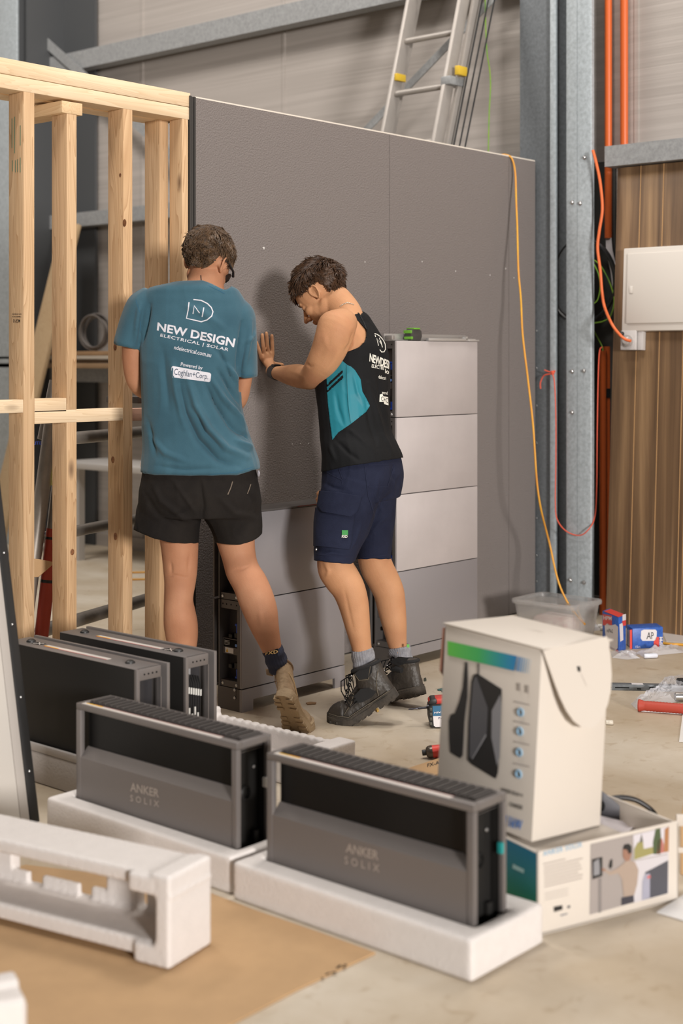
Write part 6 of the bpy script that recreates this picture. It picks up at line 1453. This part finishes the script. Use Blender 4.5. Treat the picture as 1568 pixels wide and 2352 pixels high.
# sock with lettering, boots
M['nsock'] = mat('navy_sock', (52, 56, 74), .95, bump=.3, bscale=500)
sk1 = sock(p1, [(624, 1490, Y1-.05, 23.5, .040), (630, 1503, Y1-.05, 24, .040), (636, 1522, Y1-.04, 24.5, .041), (641, 1538, Y1-.03, 22, .038)], M['nsock'], 1); tk = world_tree(sk1)
b = decal(None, ((607, 1504), (638, 1500), (639, 1490), (606, 1494)), tk, .002, shape=([(0, 0), (1, 0), (1, 1), (0, 1)], [(0, 1, 2, 3)])); part('sock_band', b, M['blkm'], p1)
b = decal('FXD', ((609, 1505), (638, 1500), (638, 1493), (609, 1497)), tk, .003, .03, 1.1); part('sock_lettering', b, mat('tan_thread', (206, 168, 110), .8), p1, 'FXD in tan letters')
sock(p1, [(419, 1540, Y1+.04, 23, .040), (420, 1560, Y1+.04, 23, .040), (420, 1590, Y1+.04, 22, .038)], M['nsock'], 2)
tanm = (mat('tan_sole', (170, 148, 118), .85, bump=.5, bscale=120), mat('tan_suede', (182, 158, 126), .9, col2=(136, 112, 86), vscale=14, bump=.35, bscale=90), mat('tan_collar', (128, 102, 76), .9, bump=.3, bscale=90))
fwd1 = (FW*.93+RT*.37)
b1, T1 = boot(p1, ong(681, 1680), fwd1, 50, tanm, seed=3, shaft_dir=-.25, lean=.50)
lacing(b1, T1, tanm[1], M['steel'], 2, flop=False)
# heel counter, pull tab and buckle of the tan boot
st_ = mat('tan_stitch', (196, 166, 122), .8)
tbt = MB()
for zz, yy in ((.05, .036), (.06, .034)): pass
bb = MB(); bb.obox(T1(-.004, -.008, .10), T1(-.004, .008, .10)-T1(-.004, -.008, .10), T1(-.006, -.008, .158)-T1(-.004, -.008, .10), (T1(-.008, 0, .12)-T1(-.004, 0, .12)), .001); link('pull_tab', bb.mesh('pull_tab', tanm[2], wbase(b1), 40), None, b1)
bb = MB(); pts = [T1(.060, .036, .05), T1(.035, .038, .085), T1(.012, .030, .105), T1(-.004, .012, .112), T1(-.005, -.012, .112), T1(.012, -.030, .105), T1(.035, -.038, .085), T1(.060, -.036, .05)]; bb.tube(pts, .0016, 6); link('heel_seam', bb.mesh('heel_seam', st_, wbase(b1), 40), None, b1)
bb = MB(); pts = [T1(.05, .041, .125), T1(.02, .038, .128), T1(.0, .02, .130), T1(-.003, .010, .13)]; bb.tube(pts, .0014, 6); link('stitching', bb.mesh('stitching', st_, wbase(b1), 40), None, b1)
bb = MB(); bb.obox(T1(.03, .041, .105), V3(T1(.03, .068, .108)-T1(.03, .041, .105)), T1(.03, .041, .132)-T1(.03, .041, .105), T1(.034, .041, .105)-T1(.03, .041, .105), .001); link('zip_tab', bb.mesh('zip_tab', tanm[1], wbase(b1), 40), None, b1)
b1b, T1b = boot(p1, P(421, 1580, Y1+.04)*V3((1, 1, 0)) if False else V3((P(421, 1580, Y1+.04).x, P(421, 1580, Y1+.04).y, .005))+(V3((0, .15, 0))), V3((.1, 1, 0)), 2, tanm, seed=6)
lacing(b1b, T1b, tanm[1], M['steel'], 3, flop=False)
# ================================================================ MAN IN THE BLACK TANK TOP (leaning on the wall)
p2_ = thing('person', V3((4.2, 3.62, 0)), 'person in a black tank top and navy shorts, one hand flat on the charcoal wall', 'person')
al = math.radians(64); lat2 = (RT*math.cos(al)+FW*math.sin(al)).normalized()
R2 = frame_(70, 42, 0); hc2 = P(737, 673, 5.70); hs2 = 1.06
b = MB(); head(b, hc2, R2, hs2); ear(b, hc2, R2, hs2*.93, 1); ear(b, hc2, R2, hs2*.93, -1)
limb(b, [(804, 744, 5.64, 36, .07), (796, 718, 5.65, 34, .060), (780, 698, 5.66, 35, .055), (764, 684, 5.68, 36, .053), (752, 676, 5.69, 34, .05)])
TT = [(806, 711, 5.57, 16, 1.0), (807, 723, 5.57, 31, 1.4), (803, 740, 5.56, 46, 1.7), (802, 758, 5.55, 58, 1.7), (805, 778, 5.55, 66, 1.6), (808, 797, 5.55, 71, 1.5), (809, 835, 5.54, 76, 1.45), (809, 890, 5.52, 77, 1.4), (811, 940, 5.50, 74, 1.35), (815, 990, 5.49, 74, 1.35), (824, 1020, 5.48, 78, 1.4), (832, 1050, 5.48, 83, 1.4), (833, 1080, 5.48, 84, 1.4), (832, 1120, 5.48, 84, 1.4), (828, 1150, 5.48, 78, 1.4)]
dpt = lambda L_: [(u, v, Y+(.085 if v < 850 else max(.02, .085-(v-850)*.0003)), *r) for (u, v, Y, *r) in L_]
torso(b, dpt(TT), lat2)
# near (left) arm
limb(b, [(787, 742, 5.48, 35, .058), (774, 751, 5.43, 45, .064), (764, 780, 5.425, 43, .062), (753, 808, 5.44, 40, .056), (739, 834, 5.46, 36, .052), (725, 855, 5.50, 32, .048), (713, 866, 5.55, 29, .045), (698, 866, 5.62, 27.5, .044), (682, 863, 5.70, 27, .043), (664, 861, 5.78, 23, .038), (645, 858, 5.86, 17.5, .030), (630, 855, 5.93, 14, .023), (622, 848, 5.99, 15, .020)])
b.ell(P(709, 880, 5.57), .026, .03, .020, seg=12)
WP = lambda u, v, off: ony(u, v, YF-off)
# far arm reaching down to the short stack
limb(b, [(818, 765, 5.76, 26, .05), (822, 800, 5.79, 26, .048), (820, 860, 5.80, 26, .045), (812, 925, 5.80, 24, .043), (800, 960, 5.78, 24, .042), (784, 1010, 5.74, 22, .036), (766, 1070, 5.68, 17, .028), (752, 1110, 5.65, 14, .023)])
# hand flat on the wall
for (x_, y_, k_) in ((600, 822, .010), (607, 814, .0115), (616, 812, .0115), (625, 811, .011)):
    finger(b, [P(624, 851, 5.985), WP((x_+618)/2, (y_+842)/2, .017), WP(x_, y_, .013)], .0135, k_)
b.ell(WP(613, 826, .017), .030, .012, .030, seg=14)
finger(b, [WP(607, 814, .013), WP(604.5, 797, .012), WP(603, 782, .009), WP(602, 769, .009)], .0098, .0076)
finger(b, [WP(616, 812, .013), WP(613.5, 794, .012), WP(612.5, 778, .009), WP(611.5, 765, .009)], .0100, .0078)
finger(b, [WP(625, 811, .013), WP(625, 795, .012), WP(624.5, 781, .009), WP(624, 771, .009)], .0098, .0076)
finger(b, [WP(600, 823, .013), WP(596, 808, .012), WP(592, 795, .009), WP(589, 786, .009)], .0092, .0068)
finger(b, [WP(626, 836, .022), WP(636, 838, .020), WP(644, 838, .012), WP(648.5, 838.5, .010)], .013, .0085)
# far hand over the cover plate edge
hp = P(748, 1122, 5.64); b.ell(P(744, 1134, 5.62), .035, .03, .018, seg=12)
for k in range(4): o = P(738-k*.5, 1138+k*1.6, 5.66-.022*k); finger(b, [P(746, 1130, 5.66-.02*k), o, o-RT*.012-UP*.018], .0085, .007)
finger(b, [P(744, 1134, 5.60), P(734, 1143, 5.60), P(728, 1147, 5.62)], .010, .008)
# legs
limb(b, [(812, 1110, 5.42, 58, .10), (800, 1160, 5.40, 56, .098), (790, 1205, 5.37, 52, .09), (778, 1250, 5.34, 45, .080), (768, 1285, 5.32, 40, .072), (772, 1308, 5.31, 42, .068), (787, 1332, 5.31, 41, .062), (802, 1357, 5.31, 38, .062), (813, 1393, 5.31, 34.5, .060), (821, 1438, 5.31, 29, .052), (829, 1480, 5.31, 23.5, .042), (834, 1510, 5.31, 22, .038), (838, 1545, 5.31, 22, .036)])
limb(b, [(850, 1110, 5.58, 56, .10), (856, 1170, 5.62, 50, .095), (858, 1230, 5.63, 42, .085), (858, 1275, 5.64, 38, .074), (866, 1305, 5.64, 38, .068), (880, 1332, 5.64, 37, .063), (893, 1362, 5.64, 35.5, .062), (899, 1396, 5.64, 33, .060), (906, 1438, 5.63, 28, .052), (912, 1478, 5.63, 22, .040), (919, 1504, 5.62, 18, .032), (923, 1524, 5.61, 16, .030)])
body2 = remeshed(b, .0040, 3)
folds(body2, [(((790, 812), (806, 790), (812, 760)), 6, -.006), (((702, 834), (712, 842), (722, 840)), 4, -.002), (((640, 862), (660, 878), (690, 890)), 3, .0018), (((660, 850), (685, 858), (700, 872)), 6, .002), (((758, 770), (745, 805), (730, 838)), 9, -.0025), (((740, 860), (765, 830), (780, 800)), 10, .004), (((742, 760), (750, 800), (735, 830)), 8, .002), (((800, 712), (815, 730), (826, 750)), 6, .003), (((745, 1290), (755, 1310), (750, 1325)), 6, .004), (((790, 1350), (800, 1400), (812, 1450)), 5, -.002)])
bo2 = me_child('body', body2, M['skin2'], p2_); tb2 = world_tree(bo2)
def mask2(p):
    x, y, z = p; lim = -.040 if x < -.07 else (-.040+(x+.07)*.42 if x < -.01 else (-.014+(x+.01)*.8))
    if x > .05: lim = max(lim, .040)
    if abs(y) > .045 and -.040 < x < .035: lim = max(lim, .030)
    return z-lim-.005*noise.noise(p*50)
hair(hc2, R2, hs2, mask2, lambda p: V3((.55 if p.z > .05 else (.3 if p.x > 0 else -.25), 0, -.8 if p.z < .08 else -.25)), 4000, lambda p: .014 if (abs(p.y) > .045 and p.z < .06) else (.024 if p.z < .01 else .036), 12, M['hair2'], p2_, curl=1.2, thick=.0026)
# brow and eyelid
for (pp, r_) in (((.089, .031, .010), (.004, .017, .0028)),):
    b = MB(); b.ell(hc2+R2 @ (V3(pp)*hs2), r_[0]*hs2, r_[1]*hs2, r_[2]*hs2, R2 @ Matrix.Rotation(.2, 3, 'X')); part('eyebrow', b, M['hair2'], p2_)
b = MB(); W2 = lambda x, y, z: hc2+R2 @ (V3((x, y, z))*hs2)
b.tube([W2(.0885, .020, -.012), W2(.0895, .030, -.014), W2(.086, .041, -.012)], .0012, 6); part('eyelashes', b, M['hair2'], p2_)
# chain
b = MB()
for i in range(15):
    t = i/14; u = 781+t*31; v = 703.5-8.5*math.sin(min(1, t*1.35)*math.pi*.62)+(t**3)*4
    h = tb2.ray_cast(CO, ray(u, v).normalized())
    if h[0]: b.ell(h[0]-ray(u, v).normalized()*.0015, .0022, .0022, .0022, seg=6)
single_ = part('necklace', b, mat('silver_chain', (230, 228, 220), .2, .9), p2_)
# tank top
M['btank'] = mat('black_sports_cloth', (20, 21, 23), .75, bump=.2, bscale=500, spec=.2); M['tpanel'] = mat('teal_panel', (28, 122, 138), .55, bump=.15, bscale=500)
b = MB()
torso(b, dpt([(806, 703, 5.57, 10, 1.0), (808, 711, 5.57, 18, 1.1), (809, 723, 5.57, 34, 1.4), (805, 740, 5.56, 50, 1.72), (804, 758, 5.55, 62, 1.72), (807, 778, 5.55, 70, 1.62), (810, 797, 5.55, 76, 1.52), (811, 835, 5.54, 80.5, 1.48), (811, 890, 5.52, 82, 1.42), (813, 940, 5.50, 79, 1.38), (817, 990, 5.49, 79, 1.36), (825, 1020, 5.48, 84, 1.4), (833, 1050, 5.48, 89, 1.42), (834, 1088, 5.48, 92, 1.42)]), lat2)
tk2 = remeshed(b, .0042, 2)
folds(tk2, [(((845, 880), (862, 940), (880, 1000), (902, 1040)), 6, .007), (((838, 905), (850, 970), (868, 1030)), 6, -.006), (((866, 860), (876, 930), (892, 1000)), 5, -.005), (((800, 985), (830, 1010), (860, 1040)), 6, .004), (((770, 1010), (800, 1040), (830, 1060)), 6, -.004), (((796, 850), (798, 900), (804, 965)), 4, .003), (((812, 860), (820, 900), (835, 930)), 5, .005), (((770, 900), (776, 940), (790, 980)), 6, -.004), (((755, 1020), (770, 1060)), 6, .004), (((880, 800), (884, 860)), 5, .003)])
wrinkle(tk2, .0014, 11, (1, 1, .6), 4)
arm_poly = [(690, 640), (786, 703), (796, 699.5), (804, 701), (815, 708.5), (828, 723), (838, 741), (843, 756), (842, 771), (838, 785), (826, 797), (808, 804.5), (792, 810), (775, 832), (690, 832)]
snap(tk2, arm_poly, 3.4)
cut(tk2, [below([(700, 1090), (744, 1083), (800, 1070), (870, 1060), (921, 1051), (940, 1050)]), lambda c, n: inpoly(px(c), arm_poly) and n.dot(CO-c) > -.9 and (c-CO).dot(FW) < 5.56, lambda c, n: px(c)[1] < 699])
tpoly = [(748, 850), (783, 826), (797, 838), (806, 842), (815, 850), (828, 871), (832, 899), (841, 915), (849.5, 932), (840.6, 946), (805, 974), (777, 993), (763, 1011), (757, 965), (753, 930), (751, 906), (750, 876)]
snap(tk2, tpoly, 3.4); paint(tk2, tpoly, 1)
for s1_, s2_ in ((((750, 884), (786, 850)), ((750, 890), (787, 856))), (((750, 897), (787, 861)), ((750, 903), (788, 868)))):
    pol = [s1_[0], s1_[1], s2_[1], s2_[0]]; snap(tk2, pol, 2.2); paint(tk2, pol, 0)
sc_mats = [M['btank'], M['tpanel']]
idx = [f.material_index for f in tk2.polygons]
tko = me_child('tank_top', tk2, sc_mats, p2_)
for f, i in zip(tko.data.polygons, idx): f.material_index = i
tko.modifiers.new('s', 'SOLIDIFY').thickness = .002
t2 = world_tree(tko); wp = mat('tank_print', (226, 224, 214), .7); tseam = mat('black_seam', (14, 14, 15), .8)
b = pxdecal(stroke([(795, 838), (797, 880), (799, 930), (805, 972)], 1.0), t2, .002); part('panel_seam', b, mat('teal_seam', (24, 100, 112), .7), p2_)
b = pxdecal(stroke([(805, 702.5), (815, 710), (827, 724), (836.5, 742), (841.5, 757), (840.5, 771), (836.5, 784), (825, 795.5), (808, 802.5), (793, 808)], 2.6), t2, .003); part('armhole_binding', b, tseam, p2_)
for body_, q, bo, sp in (('NEWDESI', ((848, 830), (893, 848), (894, 828), (849, 811)), .03, .9), ('ELECTRI', ((853, 844), (881, 850), (881, 841), (854, 836)), .02, 1.0), ('lo', ((884, 857), (893, 860), (893, 848), (884, 847)), .02, 1), ('delectri', ((869, 869), (886, 873), (886, 865), (869, 861)), .01, .95), ('wered', ((877, 905), (890, 907), (890, 899), (877, 897)), .01, 1.0)):
    b = decal(body_, q, t2, .0022, bo, sp); part('back_print', b, wp, p2_, body_+', white print seen edge on')
for pts, w_ in (([(860, 766), (866, 768), (872, 772), (880, 781), (884.5, 791), (885, 802), (882, 808), (876, 808.5), (872, 803)], 1.9), ([(869, 794), (865, 777), (875, 790), (871, 776)], 1.6), ([(878, 798), (874, 782)], 1.6), ([(861, 769), (862.5, 774)], 1.6)):
    b = pxdecal(stroke(pts, w_), t2, .0022); part('back_print', b, wp, p2_)
b = pxdecal(([(872, 906), (878, 904), (880, 910), (891, 912), (892, 931), (882, 928), (881, 923), (871, 923)], [(0, 1, 2, 3, 4, 5, 6, 7)]), t2, .0022); part('back_print', b, wp, p2_, 'white broken label')
b = decal('C+C', ((875, 920), (891, 926), (891, 915), (875, 910)), t2, .003, .0, 1.0); part('back_print', b, tseam, p2_, 'C+C in dark letters')
# watch
b = MB(); limb(b, [(636.5, 857, 5.90, 17.2, .028), (631, 856, 5.925, 16, .0265), (625.5, 853, 5.955, 16.5, .0255)], 22, False); wt = bpy.data.objects.new('watch', None); COL.objects.link(wt); wt.parent = p2_; wt.location = P(630, 855, 5.93)-wbase(p2_)
link('strap', b.mesh('strap', M['bcord'], wbase(wt), 60), None, wt)
b = MB(); wc = P(634, 839.5, 5.925); ax_ = (P(645, 858, 5.88)-P(625, 852, 5.97)).normalized(); up_ = (UP-ax_*UP.dot(ax_)).normalized(); sd_ = ax_.cross(up_); b.obox(wc-ax_*.017-sd_*.016-up_*.004, ax_*.034, sd_*.032, up_*.009, .003); link('watch_face', b.mesh('watch_face', mat('watch_glass', (22, 22, 24), .12), wbase(wt), 40), None, wt)
# shorts
M['navy'] = mat('navy_work_cloth', (25, 29, 48), .85, col2=(36, 41, 62), vscale=6, bump=.3, bscale=350, spec=.2); M['navyd'] = mat('navy_stitch', (24, 30, 56), .9)
b = MB()
torso(b, dpt([(830, 1036, 5.48, 70, 1.3), (832, 1052, 5.48, 84, 1.38), (833, 1072, 5.48, 87.5, 1.4), (834, 1092, 5.48, 89, 1.42), (832, 1120, 5.48, 89, 1.45), (828, 1150, 5.48, 86, 1.45)]), lat2)
limb(b, [(812, 1115, 5.42, 66, .12), (796, 1160, 5.40, 68, .115), (786, 1205, 5.37, 64, .11), (774, 1250, 5.34, 54, .10), (764, 1300, 5.32, 44, .092)], cap=False)
limb(b, [(850, 1115, 5.58, 62, .11), (858, 1160, 5.62, 52, .11), (860, 1210, 5.63, 45, .105), (858, 1250, 5.64, 42, .10), (857, 1298, 5.64, 39, .092)], cap=False)
s2m = remeshed(b, .0046, 3)
folds(s2m, [(((842, 1100), (850, 1140), (856, 1180), (846, 1210)), 4, .003), (((870, 1090), (860, 1140), (880, 1180)), 6, .005), (((745, 1110), (765, 1120), (790, 1125)), 5, -.004), (((900, 1130), (880, 1150), (860, 1190)), 5, -.005), (((735, 1280), (760, 1270), (800, 1275)), 5, .004), (((905, 1060), (900, 1090), (912, 1110)), 5, -.004), (((895, 1180), (870, 1200), (850, 1230)), 6, .004), (((830, 1200), (815, 1240), (800, 1270)), 5, .004)])
wrinkle(s2m, .0018, 13, (1, 1, .8), 6)
nearhem = [(715, 1286), (722, 1287), (760, 1292), (806, 1296), (815, 1288)]
def hem2(c, n):
    u, v = px(c); Y = (c-CO).dot(FW)
    return v > (1284 if Y > 5.5 and u > 800 else below_v(nearhem, u))
def below_v(poly, u):
    for (a0, b0), (a1, b1) in zip(poly, poly[1:]):
        if a0 <= u <= a1: return b0+(b1-b0)*(u-a0)/(a1-a0)
    return poly[0][1] if u < poly[0][0] else poly[-1][1]
cut(s2m, [hem2])
s2o = me_child('cargo_shorts', s2m, M['navy'], p2_); s2o.modifiers.new('s', 'SOLIDIFY').thickness = .002; ts2 = world_tree(s2o)
def patch(poly, lift, m, name, label=None, th=.004):
    xs = [p[0] for p in poly]; ys = [p[1] for p in poly]
    b = pxdecal((poly, [tuple(range(len(poly)))]), ts2, lift); o = part(name, b, m, p2_, label); md = o.modifiers.new('s', 'SOLIDIFY'); md.thickness = th; md.offset = -1; return o
patch([(727, 1166), (815, 1178), (806, 1250), (802, 1262), (722.5, 1254), (723, 1200)], .007, M['navy'], 'cargo_pocket', None, .006)
patch([(736, 1128), (775, 1131), (831, 1140), (824, 1166), (821, 1175), (806, 1188), (738, 1176), (731, 1166), (732, 1150)], .012, M['navy'], 'pocket_flap', None, .006)
b = decal(None, ((785, 1229), (799, 1229), (799, 1218), (785, 1218)), ts2, .0170, shape=([(0, 0), (1, 0), (1, 1), (0, 1)], [(0, 1, 2, 3)])); part('brand_tag', b, mat('tag_green', (56, 140, 70), .7), p2_, 'green woven tag')
b = decal(None, ((784, 1236), (798, 1236), (799, 1229), (785, 1229)), ts2, .0166, shape=([(0, 0), (1, 0), (1, 1), (0, 1)], [(0, 1, 2, 3)])); part('brand_tag', b, M['blkm'], p2_, 'black half of the tag')
b = decal('FXD', ((784.5, 1235.5), (797.5, 1235.5), (798, 1229), (785, 1229)), ts2, .0182, .03); part('tag_lettering', b, M['wht'], p2_, 'FXD in white letters')
b = pxdecal(stroke([(790, 1221), (794, 1223.5), (790, 1226)], 1.2), ts2, .0112); part('tag_emblem', b, M['wht'], p2_)
for pts in ([(838, 1072), (843, 1120), (846, 1142), (850, 1152), (860, 1185), (857, 1198)], [(846, 1068), (905, 1065)], [(846, 1118), (890, 1118), (904, 1075)], [(775, 1070), (786, 1100)], [(745, 1082), (784, 1102), (787, 1115)], [(728, 1196), (812, 1199)], [(722, 1250), (802, 1259)], [(723, 1272), (760, 1276), (810, 1280)], [(827, 1282), (894, 1274)]):
    b = pxdecal(stroke(pts, 1.4), ts2, .003); part('seam', b, M['navyd'], p2_)
b = MB(); h = ts2.ray_cast(CO, ray(727, 1262).normalized())
if h[0]: b.ell(h[0], .006, .004, .007, seg=10); part('press_stud', b, M['steel'], p2_)
# socks
M['gsock'] = mat('grey_ribbed_sock', (150, 150, 154), .95, col2=(122, 122, 128), vscale=60, bump=.4, bscale=300)
sk2 = sock(p2_, [(831, 1490, 5.31, 25.5, .044), (834, 1510, 5.31, 26.5, .044), (838, 1532, 5.31, 27, .044), (843, 1560, 5.31, 25, .04)], M['gsock'], 4)
sk3 = sock(p2_, [(915, 1484, 5.63, 26.5, .045), (919, 1503, 5.63, 26, .044), (923, 1522, 5.61, 26, .044), (926, 1534, 5.60, 23, .04)], M['gsock'], 5)
b = MB(); b.obox(P(934, 1480, 5.55), RT*.010, FW*.002, -UP*.012); part('sock_tag', b, mat('lime_tag', (110, 190, 90), .7), p2_, 'small green sock tag')
# boots
blk = (mat('dusty_black_sole', (72, 65, 57), .85, col2=(46, 43, 39), vscale=30, bump=.5, bscale=120), mat('dusty_black_leather', (40, 37, 34), .5, col2=(70, 64, 57), vscale=11, bump=.3, bscale=120), mat('black_padding', (24, 24, 25), .85))
f2a = (-RT*.96+FW*.2); b2, T2 = boot(p2_, ong(812, 1660)+UP*.0, f2a, 33, blk, seed=8, s=.98, shaft_dir=-.1)
toecap(b2, T2, blk[1]); lacing(b2, T2, M['blkm'], M['steel'], 4)
# padded panels, counter and side inlay of the near boot
def bpanel(bt, T, pts, m, name, r=.003, closed=True):
    tr = None; b = MB(); b.poly([T(*p) for p in pts]); bmesh.ops.triangulate(b.bm, faces=b.bm.faces[:]); me = b.mesh(name, m, wbase(bt), 60); o = link(name, me, None, bt); md = o.modifiers.new('s', 'SOLIDIFY'); md.thickness = r; md.offset = 0; return o
S_ = 1
for (bt_, T_, sg) in ((b2, T2, 1),):
    bpanel(bt_, T_, [(.012, sg*.0385, .150), (.030, sg*.0415, .128), (.052, sg*.042, .118), (.085, sg*.0425, .128), (.088, sg*.041, .158), (.05, sg*.041, .160)], blk[2], 'ankle_padding')
    bpanel(bt_, T_, [(.055, sg*.0385, .058), (.072, sg*.0405, .085), (.100, sg*.041, .098), (.135, sg*.0415, .088), (.152, sg*.042, .066), (.12, sg*.041, .052), (.08, sg*.0395, .050)], blk[2], 'side_inlay')
f2b = (-RT*.80+FW*.6); b3, T3 = boot(p2_, ong(880, 1612), f2b, 17, blk, seed=9, s=.98, shaft_dir=-.1, tall=.138)
lacing(b3, T3, M['blkm'], M['steel'], 5)
bpanel(b3, T3, [(.004, .036, .150), (.030, .0415, .130), (.060, .0425, .128), (.095, .0425, .150), (.05, .041, .163)], blk[2], 'ankle_padding')
b = MB(); b.tube([T3(.10, .043, .12), T3(.07, .046, .118), T3(.045, .047, .108)], [.004, .012, .011], 8); link('zip_tab', b.mesh('zip_tab', blk[2], wbase(b3), 60), None, b3)

stg = mat('grey_stitch', (104, 96, 82), .8)
for pts in ([(.004, .034, .125), (.035, .0375, .090), (.050, .0385, .060), (.056, .0385, .040)], [(.150, .032, .115), (.135, .038, .095), (.160, .042, .070), (.205, .046, .060), (.232, .046, .040)], [(.022, .0415, .150), (.055, .0425, .113), (.088, .0425, .128), (.090, .041, .155)], [(.245, .043, .030), (.250, .034, .066), (.252, .012, .0805), (.252, -.012, .0805)], [(.010, .0425, .037), (.08, .0415, .0345), (.15, .0445, .033), (.205, .053, .0335), (.26, .049, .035), (.295, .028, .037)]):
    b = MB(); q = [T2(*p) for p in pts]; out = []
    for i in range(len(q)-1):
        for k in range(4): out.append(q[i].lerp(q[i+1], k/4))
    out.append(q[-1]); b.tube(out, .0011, 5); link('stitching', b.mesh('stitching', stg, wbase(b2), 60), None, b2)
